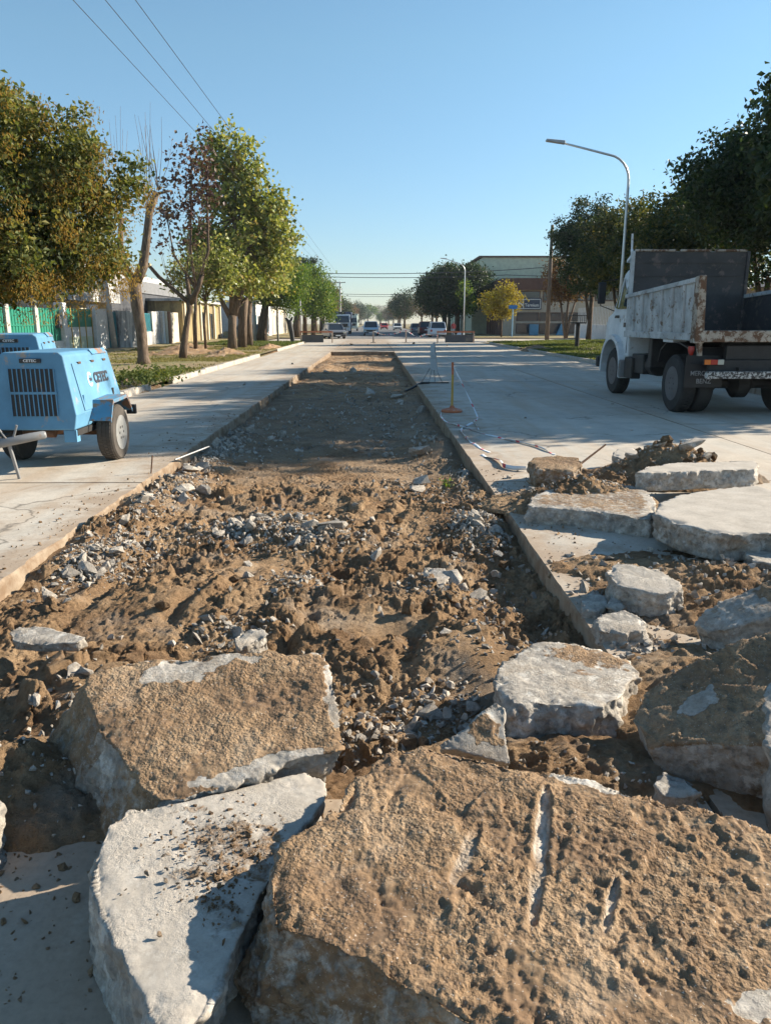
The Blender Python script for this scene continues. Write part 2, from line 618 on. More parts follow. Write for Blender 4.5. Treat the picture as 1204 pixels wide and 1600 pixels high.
def mat_bark(name='bark', a=(0.05, 0.036, 0.026), b=(0.19, 0.135, 0.095), sc=1.0):
    t = NT(name)
    mp = t.n('ShaderNodeMapping'); mp.inputs['Scale'].default_value = (9 * sc, 9 * sc, 1.6 * sc)
    t.l(t.coord(), mp.inputs[0])
    f = t.noise(1.6, 6, 0.7, mp.outputs[0], 0.5)
    c = t.ramp(f, [(0.32, a), (0.68, b)])
    n = t.bump(f, 0.9, 0.05)
    return t.principled(c, 0.95, normal=n, spec=0.15)

def mat_leaf(name, stops, trans=0.35, rough=0.55):
    t = NT(name)
    g = t.n('ShaderNodeNewGeometry')
    ri = g.outputs['Random Per Island']
    big = t.noise(0.9, 3, 0.5)
    f = t.math('ADD', t.math('MULTIPLY', ri, 0.65), t.math('MULTIPLY', t.math('SUBTRACT', big, 0.32), 0.95))
    c = t.ramp(f, stops)
    p = t.n('ShaderNodeBsdfPrincipled')
    t.l(c, p.inputs['Base Color'])
    p.inputs['Roughness'].default_value = rough
    p.inputs['Specular IOR Level'].default_value = 0.3
    tr = t.n('ShaderNodeBsdfTranslucent')
    tc = t.mix(1.0, c, (1.15, 1.1, 0.6), 'MULTIPLY')
    t.l(tc, tr.inputs[0])
    m = t.n('ShaderNodeMixShader')
    m.inputs[0].default_value = trans
    t.l(p.outputs[0], m.inputs[1]); t.l(tr.outputs[0], m.inputs[2])
    t.l(m.outputs[0], t.out.inputs[0])
    return t.m

def mat_wood(name, a, b, sc=1.0):
    t = NT(name)
    mp = t.n('ShaderNodeMapping'); mp.inputs['Scale'].default_value = (14 * sc, 14 * sc, 1.0 * sc)
    t.l(t.coord(), mp.inputs[0])
    f = t.noise(1.5, 6, 0.65, mp.outputs[0])
    return t.principled(t.ramp(f, [(0.3, a), (0.7, b)]), 0.85, normal=t.bump(f, 0.5, 0.01), spec=0.2)

M = dict(
    soil=mat_soil(), slab=mat_slab(), fragment=mat_fragment(), pavement=mat_pavement(), asphalt=mat_asphalt(), verge=mat_verge(),
    kerb=mat_wall('kerb_concrete', (0.44, 0.40, 0.35), (0.20, 0.15, 0.10), 0.5, 3),
    blue=mat_paint('blue_machine_paint', (0.11, 0.285, 0.445), 0.65, 0.12, (0.32, 0.27, 0.22), 0.34, 3.0),
    blue_rust=mat_paint('blue_rusted_paint', (0.09, 0.27, 0.43), 0.6, 0.35, (0.24, 0.14, 0.09), 0.3, 5.0),
    black=mat_plain('black_plastic', (0.015, 0.015, 0.017), 0.5),
    dark=mat_plain('dark_greasy_steel', (0.035, 0.033, 0.032), 0.6, 0.0, 0.4, 0.4),
    rubber=mat_plain('tyre_rubber', (0.045, 0.042, 0.040), 0.85, 0.0, 0.25, 0.35),
    rubber_dusty=mat_plain('dusty_tyre_rubber', (0.095, 0.083, 0.072), 0.9, 0.0, 0.2, 0.35),
    truck_rim=mat_paint('dark_grey_rim', (0.10, 0.10, 0.105), 0.55, 0.12, (0.12, 0.08, 0.06), 0.35, 9),
    rim=mat_paint('grey_rim', (0.30, 0.30, 0.29), 0.5, 0.12, (0.2, 0.15, 0.1), 0.35, 9),
    steel=mat_paint('grey_steel', (0.24, 0.24, 0.24), 0.45, 0.2, (0.2, 0.12, 0.07), 0.3, 6),
    rust=mat_paint('rusty_steel', (0.16, 0.085, 0.05), 0.8, 0.3, (0.06, 0.045, 0.035), 0.4, 6, 0.3),
    white_ink=mat_plain('white_lettering', (0.75, 0.75, 0.74), 0.6), grey_ink=mat_plain('dusty_lettering', (0.36, 0.36, 0.36), 0.8, 0.0, 0.3, 0.5),
    dark_ink=mat_plain('dark_lettering', (0.03, 0.035, 0.05), 0.6),
    truck_white=mat_paint('white_truck_paint', (0.68, 0.70, 0.71), 0.5, 0.06, (0.30, 0.25, 0.20), 0.3, 4.0),
    bed_white=mat_paint('worn_white_bed_paint', (0.52, 0.52, 0.51), 0.7, 0.22, (0.19, 0.14, 0.10), 0.5, 6.0, 0.3),
    bed_rust=mat_paint('rusty_white_beam', (0.44, 0.38, 0.31), 0.7, 0.55, (0.13, 0.07, 0.04), 0.45, 7.0, 0.3),
    bed_dark=mat_paint('dark_scraped_steel', (0.06, 0.055, 0.055), 0.55, 0.25, (0.13, 0.10, 0.085), 0.45, 5.0, 0.4),
    flaky=mat_paint('flaking_white_bumper', (0.62, 0.60, 0.56), 0.7, 0.62, (0.05, 0.042, 0.038), 0.3, 22.0, 0.3),
    glass=mat_glass(), galv=mat_plain('galvanised_steel', (0.55, 0.57, 0.58), 0.4, 0.6),
    lamp_grey=mat_plain('lamp_head_grey', (0.42, 0.43, 0.44), 0.5),
    red=mat_plain('red_lens', (0.42, 0.03, 0.02), 0.25), amber=mat_plain('amber_lens', (0.62, 0.16, 0.02), 0.25), clear=mat_plain('clear_lens', (0.5, 0.5, 0.42), 0.2),
    orange=mat_paint('orange_paint', (0.50, 0.16, 0.07), 0.7, 0.25, (0.4, 0.3, 0.25), 0.35, 8),
    yellow=mat_paint('yellow_paint', (0.52, 0.33, 0.07), 0.7, 0.15, (0.3, 0.2, 0.1), 0.3, 8),
    bark=mat_bark(), bark_pale=mat_bark('pale_bark', (0.07, 0.052, 0.04), (0.25, 0.185, 0.135)), pole_wood=mat_wood('pole_wood', (0.09, 0.07, 0.055), (0.22, 0.17, 0.13)),
    wire=mat_plain('wire', (0.03, 0.03, 0.035), 0.6),
    concrete_pole=mat_wall('concrete_pole', (0.45, 0.43, 0.40), (0.25, 0.23, 0.2), 0.3),
)
M['leaf_tipa'] = mat_leaf('olive_leaves', [(0.1, (0.045, 0.065, 0.02)), (0.45, (0.12, 0.145, 0.04)), (0.7, (0.22, 0.215, 0.065)), (0.95, (0.34, 0.29, 0.08))], 0.45)
M['leaf_seed'] = mat_leaf('ochre_seed_clusters', [(0.1, (0.22, 0.13, 0.035)), (0.5, (0.36, 0.23, 0.055)), (0.9, (0.46, 0.32, 0.09))], 0.5, 0.8)
M['leaf_plane'] = mat_leaf('plane_tree_leaves', [(0.1, (0.07, 0.095, 0.025)), (0.38, (0.20, 0.24, 0.06)), (0.62, (0.36, 0.38, 0.11)), (0.84, (0.42, 0.34, 0.13)), (0.98, (0.28, 0.16, 0.08))], 0.4, 0.4)
M['leaf_dry'] = mat_leaf('dry_purple_brown_leaves', [(0.1, (0.05, 0.025, 0.025)), (0.5, (0.11, 0.055, 0.045)), (0.9, (0.17, 0.12, 0.06))], 0.2, 0.5)
M['leaf_fresh'] = mat_leaf('fresh_green_leaves', [(0.1, (0.04, 0.085, 0.015)), (0.5, (0.10, 0.18, 0.03)), (0.75, (0.20, 0.26, 0.04)), (0.95, (0.32, 0.30, 0.05))], 0.45)
M['leaf_dark'] = mat_leaf('dark_evergreen_leaves', [(0.1, (0.012, 0.028, 0.010)), (0.5, (0.030, 0.055, 0.018)), (0.8, (0.055, 0.085, 0.025)), (0.97, (0.12, 0.13, 0.03))], 0.3, 0.45)
M['leaf_olive'] = mat_leaf('dark_olive_leaves', [(0.1, (0.020, 0.035, 0.012)), (0.45, (0.055, 0.075, 0.022)), (0.75, (0.13, 0.125, 0.03)), (0.97, (0.28, 0.20, 0.05))], 0.35, 0.5)
M['leaf_yellow'] = mat_leaf('golden_autumn_leaves', [(0.1, (0.18, 0.13, 0.02)), (0.5, (0.36, 0.28, 0.035)), (0.9, (0.50, 0.42, 0.06))], 0.4)
M['leaf_rust'] = mat_leaf('rust_brown_leaves', [(0.1, (0.07, 0.035, 0.02)), (0.5, (0.16, 0.085, 0.04)), (0.9, (0.26, 0.17, 0.06))], 0.35)
M['leaf_hazel'] = mat_leaf('brown_grey_twigs', [(0.1, (0.10, 0.075, 0.05)), (0.5, (0.19, 0.145, 0.10)), (0.9, (0.26, 0.21, 0.14))], 0.2, 0.9)
M['grass'] = mat_leaf('grass_blades', [(0.1, (0.08, 0.085, 0.025)), (0.45, (0.17, 0.165, 0.05)), (0.7, (0.26, 0.22, 0.085)), (0.95, (0.36, 0.28, 0.14))], 0.35, 0.7)
M['grass_green'] = mat_leaf('green_grass_blades', [(0.1, (0.05, 0.075, 0.018)), (0.5, (0.11, 0.145, 0.035)), (0.9, (0.20, 0.21, 0.06))], 0.35, 0.7)

# ================================================================== setting
TX0, TX1, TY0, TY1 = -2.36, 1.15, 2.35, 44.2        # the dug-out lane
KL, KR = -5.42, 8.78                                # kerb lines
rng = np.random.default_rng(7)

def sheet(name, quads, mat, parent=None):
    v, f = [], []
    for (x0, x1, y0, y1, z) in quads:
        n = len(v)
        v += [(x0, y0, z), (x1, y0, z), (x1, y1, z), (x0, y1, z)]
        f.append((n, n + 1, n + 2, n + 3))
    return mesh_obj(name, v, f, mat, parent)

hx0, hx1, hy0, hy1 = TX0 - 0.15, TX1 + 0.15, TY0 - 0.15, TY1 + 0.15
tag(sheet('ground', [(-700, hx0, -60, 1000, -0.03), (hx1, 700, -60, 1000, -0.03), (hx0, hx1, -60, hy0, -0.03), (hx0, hx1, hy1, 1000, -0.03)], M['verge']), kind='structure')

road = sheet('road', [(KL, TX0 - 0.12, -6, 65, -0.014), (TX1 + 0.12, KR, -6, 65, -0.014), (TX0 - 0.12, TX1 + 0.12, TY1 + 0.1, 65, -0.014), (TX0 - 0.12, TX1 + 0.12, -6, TY0 - 0.2, -0.014)], M['soil'])
tag(road, kind='structure')
tag(sheet('cross_street', [(-30, 160, 65.0, 80.0, -0.006)], M['pavement']), kind='structure')
tag(sheet('far_road', [(-5.0, 8.6, 80.0, 990, 0.0)], M['asphalt']), kind='structure')

def pavement_slab(x0, x1, y0, y1, rag0=0.0, rag1=0.0, seed=0, thick=0.2, ragy0=0.0):
    """one concrete road panel; rag0 / rag1 = roughness of its broken left / right edge"""
    r = np.random.default_rng(seed)
    n = int((y1 - y0) / 0.07) if (rag0 or rag1) else 1
    ys = np.linspace(y0, y1, n + 1)
    dz = r.normal(0, 0.0025)
    def edge(x, rag, sgn):
        if not rag:
            return np.zeros_like(ys), np.zeros_like(ys)
        p = np.stack([ys * 1.0, np.full_like(ys, x), np.zeros_like(ys)], 1)
        a = fbm(p, 1.3, 3, 5) * 0.6 + fbm(p, 7, 3, 9) * 0.55
        b = fbm(p, 4.0, 3, 31) * 0.8
        return sgn * np.abs(a) * rag, sgn * b * rag * 0.7
    a0, b0 = edge(x0, rag0, 1)
    a1, b1 = edge(x1, rag1, -1)
    rows = [  # across: bottom-left, mid-left, lip-left, top-left, top-right, lip-right, mid-right, bottom-right
        np.stack([x0 + a0 * 0.3 + b0, ys, np.full_like(ys, -thick)], 1),
        np.stack([x0 + a0 * 0.7 - b0 * 0.6, ys, np.full_like(ys, -thick * 0.5)], 1),
        np.stack([x0 + a0 + 0.002, ys, np.full_like(ys, -0.018 + dz)], 1),
        np.stack([x0 + a0 * 1.15 + 0.010, ys, np.full_like(ys, dz)], 1),
        np.stack([x1 + a1 * 1.15 - 0.010, ys, np.full_like(ys, dz)], 1),
        np.stack([x1 + a1 - 0.002, ys, np.full_like(ys, -0.018 + dz)], 1),
        np.stack([x1 + a1 * 0.7 - b1 * 0.6, ys, np.full_like(ys, -thick * 0.5)], 1),
        np.stack([x1 + a1 * 0.3 + b1, ys, np.full_like(ys, -thick)], 1)]
    V = np.concatenate(rows)
    m = n + 1
    F = []
    for k in range(7):
        for i in range(n):
            F.append((k * m + i, (k + 1) * m + i, (k + 1) * m + i + 1, k * m + i + 1))
    F.append(tuple(k * m for k in reversed(range(8))))
    F.append(tuple(k * m + n for k in range(8)))
    return mesh_obj('pavement_slab', V, F, M['pavement'], road)

g = 0.006
y = -6.0
i = 0
while y < 64.9:
    y1 = min(y + 4.6, 65.0)
    pavement_slab(KL, TX0 - 0.0, y + g, y1 - g, 0, 0.055 if y < 14 else 0.11, seed=i)
    rr = 0.014 if y < 9 or y > 14 else 0.05
    pavement_slab(TX1, 4.95, y + g, y1 - g, rr, 0, seed=100 + i)
    pavement_slab(4.95 + g * 2, KR, y + g, y1 - g, 0, 0, seed=200 + i)
    y = y1
    i += 1
y = TY1
for k in range(5):
    pavement_slab(TX0 + g, TX1 - g, y + g, y + 4.16 - g, 0, 0, seed=300 + k)
    y += 4.16
y = TY0
for k in range(2):
    pavement_slab(TX0 + g, TX1 - g, y - 4.2 + g, y - g, 0, 0, seed=320 + k)
    y -= 4.2

# ------------------------------------------------------------------ the dug-out bed: two height fields, fine near the camera
MOUNDS = [(-1.3, 4.6, 0.7, 0.5, 0.10), (-0.2, 4.3, 0.5, 0.35, 0.06), (-1.5, 3.3, 0.5, 0.4, 0.08), (0.35, 6.8, 0.5, 0.5, 0.10), (0.1, 5.5, 0.7, 0.35, 0.06),
          (0.55, 3.75, 0.25, 0.35, 0.08), (-2.15, 5.5, 0.38, 0.7, 0.12), (-2.15, 7.5, 0.32, 1.6, 0.12), (-2.2, 11.5, 0.3, 3.0, 0.09), (1.0, 8.2, 0.22, 1.0, 0.09),
          (-1.0, 6.25, 0.38, 0.30, 0.09), (-0.5, 5.9, 0.28, 0.25, 0.07), (-0.45, 4.8, 0.2, 0.2, 0.05), (0.45, 4.85, 0.22, 0.2, 0.05),
          (0.95, 11.2, 0.35, 1.2, 0.14), (0.88, 6.2, 0.22, 0.4, 0.10), (-0.8, 26.5, 1.3, 1.5, 0.17), (-0.4, 33.5, 1.6, 1.6, 0.19), (0.1, 39.5, 1.4, 1.8, 0.17), (-1.2, 15.5, 0.9, 1.5, 0.06), (0.2, 19.0, 1.0, 1.2, 0.07),
          (-1.9, 21.5, 0.5, 1.6, 0.12), (-2.0, 33, 0.4, 5, 0.10), (0.85, 4.9, 0.35, 1.0, -0.09), (0.7, 3.0, 0.4, 0.4, -0.06), (0.05, 4.15, 0.28, 0.2, -0.05), (-0.35, 5.25, 0.5, 0.18, -0.08), (-1.5, 5.2, 0.4, 0.2, -0.07), (0.3, 5.75, 0.5, 0.2, -0.07), (-0.9, 3.55, 0.4, 0.2, -0.05)]
FURROWS = [(-0.95, 5.3, -1.25, 4.1, 0.05, 0.035), (-0.8, 5.2, -1.05, 4.0, 0.05, 0.05), (-0.3, 4.9, -0.5, 3.7, 0.06, 0.05), (0.35, 4.6, 0.1, 3.4, 0.06, 0.05), (0.1, 7.3, -0.2, 5.9, 0.06, 0.045), (0.3, 7.2, 0.05, 5.9, 0.05, 0.04), (-1.7, 4.9, -1.9, 3.5, 0.06, 0.05)]
STAMPS = []
for k in range(4200):
    cx = rng.uniform(TX0, TX1)
    cy = 2.3 + 6.9 * rng.random() ** 1.25
    r = min(0.008 + rng.exponential(0.015), 0.08)
    st = (cx, cy, r, r * rng.uniform(0.6, 1.15), rng.uniform(0, 6.28), rng.uniform(0.55, 1.0))
    if ((cx - 0.05) / 0.3) ** 2 + ((cy - 4.15) / 0.22) ** 2 > 1:
        STAMPS.append(st)
sd = fbm(np.array([(s[0], s[1], 0.0) for s in STAMPS]), 1.3, 3, 77)
STAMPS = [s for s, d in zip(STAMPS, sd) if d > -0.02]
for k in range(900):
    STAMPS.append((rng.uniform(TX0, TX1), rng.uniform(22, 43), rng.uniform(0.04, 0.11), rng.uniform(0.02, 0.07), rng.uniform(0, 6.28), rng.uniform(0.6, 1)))

def bed_field(gx, gy):
    GX, GY = np.meshgrid(gx, gy)
    P = np.stack([GX.ravel(), GY.ravel(), np.zeros(GX.size)], 1)
    X, Y = P[:, 0], P[:, 1]
    loose = 1 - sstep(7.5, 9.3, Y + 0.9 * fbm(P, 0.9, 2, 8))
    Z = np.full(len(P), -0.205)
    Z += loose * (0.060 + 0.105 * fbm(P, 1.0, 3, 3) + 0.035 * fbm(P, 3.1, 3, 4))
    Z += (1 - loose) * 0.022 * fbm(P, 2.2, 4, 13)
    Z -= (1 - loose) * 0.02 * (np.exp(-((X + 1.1) / 0.22) ** 2) + np.exp(-((X - 0.35) / 0.22) ** 2))      # tyre ruts
    wob = 1 + 0.45 * fbm(P + 3.1, 2.4, 3, 41)
    for (cx, cy, rx, ry, h) in MOUNDS:
        Z = Z + h * np.exp(-(((X - cx) / rx) ** 2 + ((Y - cy) / ry) ** 2) * wob)
    smooth = np.exp(-(((X - 0.05) / 0.33) ** 2 + ((Y - 4.15) / 0.26) ** 2)) + np.exp(-(((X + 0.75) / 0.3) ** 2 + ((Y - 5.35) / 0.2) ** 2))
    WP = P + 0.035 * np.stack([fbm(P, 5, 3, 91), fbm(P, 5, 3, 92), np.zeros(len(P))], 1)
    rough = sstep(-0.25, 0.3, fbm(P, 1.7, 3, 305)) * (1 - np.clip(smooth, 0, 1))
    for (fq, amp, sd, th) in ((5.0, 0.10, 191, 0.10), (10.0, 0.075, 201, 0.0), (19.0, 0.042, 211, -0.12), (36.0, 0.020, 221, -0.25)):
        ed, rid, ox, oy = crust(WP, fq, sd)
        mask = loose * sstep(th, th + 0.2, fbm(P, 1.4, 3, sd + 5)) * (1 - np.clip(smooth, 0, 1))
        far = (1 - loose) * sstep(0.0, 0.3, fbm(P, 0.7, 3, sd + 8)) * 0.5
        lump = np.clip(rid - 0.40, 0, 1) * sstep(0.0, 0.10, ed) + (rid > 0.40) * 0.35 * (ox * np.cos(rid * 40) + oy * np.sin(rid * 40)) * sstep(0.0, 0.10, ed)
        Z += (mask + far) * amp * lump
    Z = Z.reshape(GX.shape)
    for (cx, cy, r, h, ang, el) in STAMPS:
        i0, i1 = np.searchsorted(gy, (cy - 1.5 * r, cy + 1.5 * r))
        j0, j1 = np.searchsorted(gx, (cx - 1.5 * r, cx + 1.5 * r))
        if i1 - i0 < 2 or j1 - j0 < 2:
            continue
        dx, dy = GX[i0:i1, j0:j1] - cx, GY[i0:i1, j0:j1] - cy
        # an angular lump: the lower envelope of a tilted lid and a few steep flanks
        bb = 1 + 0.5 * (dx * math.cos(ang * 3) + dy * math.sin(ang * 3)) / r
        for q in range(5):
            a2 = ang + 6.283 * (q + 0.35 * math.sin(ang * 7 + q * 2.1)) / 5
            off = (0.75 + 0.25 * math.sin(ang * 5 + q * 3.7)) * (el if q % 2 else 1.0)
            bb = np.minimum(bb, (off * 1.25 - (dx * math.cos(a2) + dy * math.sin(a2)) / r) * (2.2 + 0.8 * math.sin(q + ang)))
        bb = np.clip(bb, 0, 1.3) * h
        base = Z[i0:i1, j0:j1]
        Z[i0:i1, j0:j1] = np.where(bb > 0, np.maximum(base, base.mean() + bb * 0.9 - h * 0.25), base)
    nz = (0.6 + 0.8 * fbm(P, 6, 3, 97)).reshape(Z.shape)
    for (ax, ay, bx, by, w, dep) in FURROWS:                 # dragged by bucket teeth
        dx, dy = bx - ax, by - ay
        t = np.clip(((GX - ax) * dx + (GY - ay) * dy) / (dx * dx + dy * dy), 0, 1)
        d = np.hypot(GX - ax - t * dx, GY - ay - t * dy)
        Z -= (dep * np.exp(-(d / w) ** 2) - 0.4 * dep * np.exp(-((d - 1.7 * w) / (0.7 * w)) ** 2)) * nz
    Z += ((0.003 + 0.011 * rough) * fbm(P, 38, 4, 55, 0.68)).reshape(Z.shape)
    return GX, GY, np.minimum(Z, 0.06)

def grid_obj(name, GX, GY, Z, mat):
    ii = np.arange(GX.size).reshape(GX.shape)
    F = np.stack([ii[:-1, :-1], ii[:-1, 1:], ii[1:, 1:], ii[1:, :-1]], -1).reshape(-1, 4)
    return tag(fast_mesh(name, np.stack([GX.ravel(), GY.ravel(), Z.ravel()], 1), F, mat, None, True), kind='structure')
YS = 9.8
nx1, nx2 = np.linspace(TX0 - 0.12, TX1 + 0.12, 500), np.linspace(TX0 - 0.12, TX1 + 0.12, 190)
ny1 = (TY0 - 0.05) * np.exp(np.linspace(0, math.log(YS / (TY0 - 0.05)), 640))
ny2 = YS * np.exp(np.linspace(0, math.log((TY1 + 0.3) / YS), 330))
GX1, GY1, Z1 = bed_field(nx1, ny1)
GX2, GY2, Z2 = bed_field(nx2, ny2)
grid_obj('excavated_ground', GX1, GY1, Z1, M['soil'])
grid_obj('excavated_ground', GX2, GY2, Z2, M['soil'])

def bed_z(x, y):
    if not (TX0 + 0.03 < x < TX1 - 0.03 and TY0 < y < TY1):
        return 0.0
    gx, gy, Z = (nx1, ny1, Z1) if y < YS else (nx2, ny2, Z2)
    return float(Z[min(int(np.searchsorted(gy, y)), len(gy) - 1), min(int(np.searchsorted(gx, x)), len(gx) - 1)])

# ------------------------------------------------------------------ kerbs and verges
def verge(name, x0, x1, y0, y1, z, step, seed, amp=0.05, zrise=0.0, mat='verge'):
    xs = np.arange(x0, x1 + step * 0.5, step); ys = np.arange(y0, y1 + step * 0.5, step)
    A, B = np.meshgrid(xs, ys)
    p = np.stack([A.ravel(), B.ravel(), np.zeros(A.size)], 1)
    e = np.minimum(np.abs(p[:, 0] - x0), np.abs(p[:, 0] - x1))
    zz = z + amp * fbm(p, 0.5, 4, seed) * sstep(0, 1.2, e) + zrise * sstep(0, 6, e)
    n = len(xs)
    ii = np.arange(A.size).reshape(A.shape)
    F = np.stack([ii[:-1, :-1], ii[:-1, 1:], ii[1:, 1:], ii[1:, :-1]], -1).reshape(-1, 4)
    o = fast_mesh(name, np.stack([p[:, 0], p[:, 1], zz], 1), F, M[mat], None, True)
    return tag(o, kind='structure')
verge('grass_verge', -45, KL - 0.16, 2, 64, 0.11, 0.35, 61, 0.10)
verge('grass_verge', -45, -9.6, 64.3, 80.2, 0.09, 0.6, 65, 0.05)
verge('grass_verge', KR + 0.16, 48, 2, 63.5, 0.11, 0.35, 62, 0.06, 0.12)
verge('grass_verge', -60, -5.2, 80.5, 420, 0.08, 2.0, 63, 0.05)
verge('grass_verge', 8.8, 70, 80.5, 420, 0.08, 2.0, 64, 0.05)

def kerb(name, x0, x1, y0, y1, seed, drop=()):
    r = random.Random(seed)
    root = tag(bpy.data.objects.new(name, None), kind='structure')
    link(root)
    y = y0
    while y < y1:
        L = min(r.uniform(0.95, 1.1), y1 - y + 0.01)
        if not any(a < y < b for a, b in drop):
            t = r.gauss(0, 0.008); h = 0.14 + r.gauss(0, 0.008)
            MB().hexa([(x0 + t, y + 0.006, -0.1), (x1 + t, y + 0.006, -0.1), (x1 + t, y + L - 0.006, -0.1), (x0 + t, y + L - 0.006, -0.1)],
                      [(x0 + 0.012 + t, y + 0.006, h), (x1 - 0.012 + t, y + 0.006, h), (x1 - 0.012 + t, y + L - 0.006, h + r.gauss(0, 0.006)), (x0 + 0.012 + t, y + L - 0.006, h)]).build('kerb_stone', M['kerb'], root, bevel=0.015, seg=1)
        y += L
    return root
kerb('kerb', KL - 0.17, KL - 0.01, 6, 62, 1, drop=[(37, 44), (18.5, 20.5)])
kerb('kerb', KR + 0.01, KR + 0.17, 6, 60, 2, drop=[(44, 47)])

# ================================================================== broken slabs, each its own thing
def seg_dist(px, py, ax, ay, bx, by):
    dx, dy = bx - ax, by - ay
    t = np.clip(((px - ax) * dx + (py - ay) * dy) / (dx * dx + dy * dy), 0, 1)
    return np.hypot(px - ax - t * dx, py - ay - t * dy), t

def broken_slab(name, label, outline, thick, shift=(0, 0), flare=1.0, vox=0.012, seed=0, soil=0.0, edge_clean=0.0, rough=1.0, pits=0.0,
                grooves=(), soil_blobs=(), clean_blobs=(), extra=None, side_soil=0.0, pave=0.0, group=None, category='concrete slab'):
    pts = np.array(outline, float)
    c = pts.mean(0)
    q = pts - c
    _, _, vt = np.linalg.svd(q)
    n0 = vt[2] * (1 if vt[2][2] > 0 else -1)
    # subdivide and break up the outline
    r = np.random.default_rng(seed)
    ring = []
    for k in range(len(q)):
        a, b = q[k], q[(k + 1) % len(q)]
        m = max(1, int(np.linalg.norm(b - a) / 0.05))
        for j in range(m):
            ring.append(a + (b - a) * j / m)
    ring = np.array(ring)
    rad = ring / (np.linalg.norm(ring, axis=1)[:, None] + 1e-6)
    ring = ring + rad * (fbm(ring + c, 7, 3, seed + 1) * 0.022 * rough)[:, None]
    bot = ring * np.array([flare, flare, 1]) - n0 * thick + np.array([shift[0], shift[1], 0])
    bot = bot + rad * (fbm(bot + c + 5, 5, 3, seed + 2) * 0.035 * rough)[:, None]
    n = len(ring)
    bm = bmesh.new()
    va = [bm.verts.new(v) for v in ring]; vb = [bm.verts.new(v) for v in bot]
    bm.faces.new(va); bm.faces.new(list(reversed(vb)))
    for k in range(n):
        bm.faces.new((va[k], vb[k], vb[(k + 1) % n], va[(k + 1) % n]))
    bmesh.ops.recalc_face_normals(bm, faces=bm.faces)
    bmesh.ops.triangulate(bm, faces=bm.faces)
    me = bpy.data.meshes.new(name); bm.to_mesh(me); bm.free()
    tmp = bpy.data.objects.new('tmp', me); COL.objects.link(tmp)
    md = tmp.modifiers.new('remesh', 'REMESH'); md.mode = 'VOXEL'; md.voxel_size = vox
    sm = tmp.modifiers.new('smooth', 'SMOOTH'); sm.factor = 0.3; sm.iterations = 1
    bpy.context.view_layer.update()
    me2 = bpy.data.meshes.new_from_object(tmp.evaluated_get(bpy.context.evaluated_depsgraph_get()))
    bpy.data.objects.remove(tmp)
    N = len(me2.vertices)
    V = np.empty(N * 3, np.float32); me2.vertices.foreach_get('co', V); V = V.reshape(-1, 3).astype(float)
    NO = np.empty(N * 3, np.float32); me2.vertex_normals.foreach_get('vector', NO); NO = NO.reshape(-1, 3).astype(float)
    W = V + c
    top = sstep(0.45, 0.85, NO @ n0)
    side = 1 - sstep(0.35, 0.75, np.abs(NO @ n0))
    # distance inside the outline, for the clean broken rim
    de = np.full(N, 9.0)
    ro = ring
    for k in range(0, n):
        a, b = ro[k], ro[(k + 1) % n]
        d, _ = seg_dist(V[:, 0], V[:, 1], a[0], a[1], b[0], b[1])
        de = np.minimum(de, d)
    w1, w2 = worley(W + 0.02 * np.stack([fbm(W, 12, 2, seed + 70 + k) for k in range(3)], 1), 7.5, seed + 3)
    facet = (w2 - w1)
    D = side * (0.022 * fbm(W, 5, 3, seed + 3) + 0.034 * (0.45 - w1) + 0.020 * (0.45 - worley(W, 19, seed + 66)[0]) + 0.012 * fbm(W, 30, 4, seed + 8, 0.6) + 0.006 * fbm(W, 70, 2, seed + 88)) * rough
    D += (1 - side) * (1 - 0.75 * pave) * (0.005 * fbm(W, 7, 4, seed + 5) + 0.0015 * fbm(W, 60, 3, seed + 15)) * rough
    # chipped rim: bites of different size knocked out of the arris
    bite = np.clip(fbm(W, 9, 4, seed + 6, 0.6) + 0.12, 0, 1)
    D -= top * 0.032 * rough * np.exp(-(de / (0.022 + 0.03 * bite)) ** 2) * bite
    tt = sstep(0.30, 0.62, NO @ n0)
    s = tt * soil + (1 - tt) * side_soil
    lowf = fbm(W, 9, 4, seed + 11)
    hif = fbm(W, 30, 3, seed + 44)
    if edge_clean:
        s = s - top * 0.9 * (1 - sstep(0.2 * edge_clean, edge_clean * (1.0), de + 0.06 * lowf + 0.02 * hif))
    for (bx, by, br, amt) in soil_blobs:
        s = s + amt * top * (1 - sstep(0.55 * br, br, np.hypot(W[:, 0] - bx, W[:, 1] - by) + 0.8 * br * lowf + 0.4 * br * hif))
    for (bx, by, rx, ry, ang) in clean_blobs:
        u = (W[:, 0] - bx) * math.cos(ang) + (W[:, 1] - by) * math.sin(ang)
        w = -(W[:, 0] - bx) * math.sin(ang) + (W[:, 1] - by) * math.cos(ang)
        s = s - 1.2 * (1 - sstep(0.75, 1.0, np.sqrt((u / rx) ** 2 + (w / ry) ** 2) + 0.75 * lowf + 0.35 * hif))
    s = np.clip(s + 0.16 * lowf * (soil > 0), 0, 1)
    crs = np.clip(0.35 + 1.7 * fbm(W, 3.5, 4, seed + 19), 0, 1.2)
    c1, c2 = worley(W, 38, seed + 7)
    c3, c4 = worley(W + 0.01, 80, seed + 17)
    crumb = 0.013 * (0.55 - c1) + 0.007 * (0.5 - c3) + 0.010 * fbm(W, 26, 4, seed + 9, 0.65)
    D += top * s * (0.012 * fbm(W, 9, 4, seed + 27) + crumb * (0.12 + 0.8 * crs)) * (1.0 if pits else 0.55)
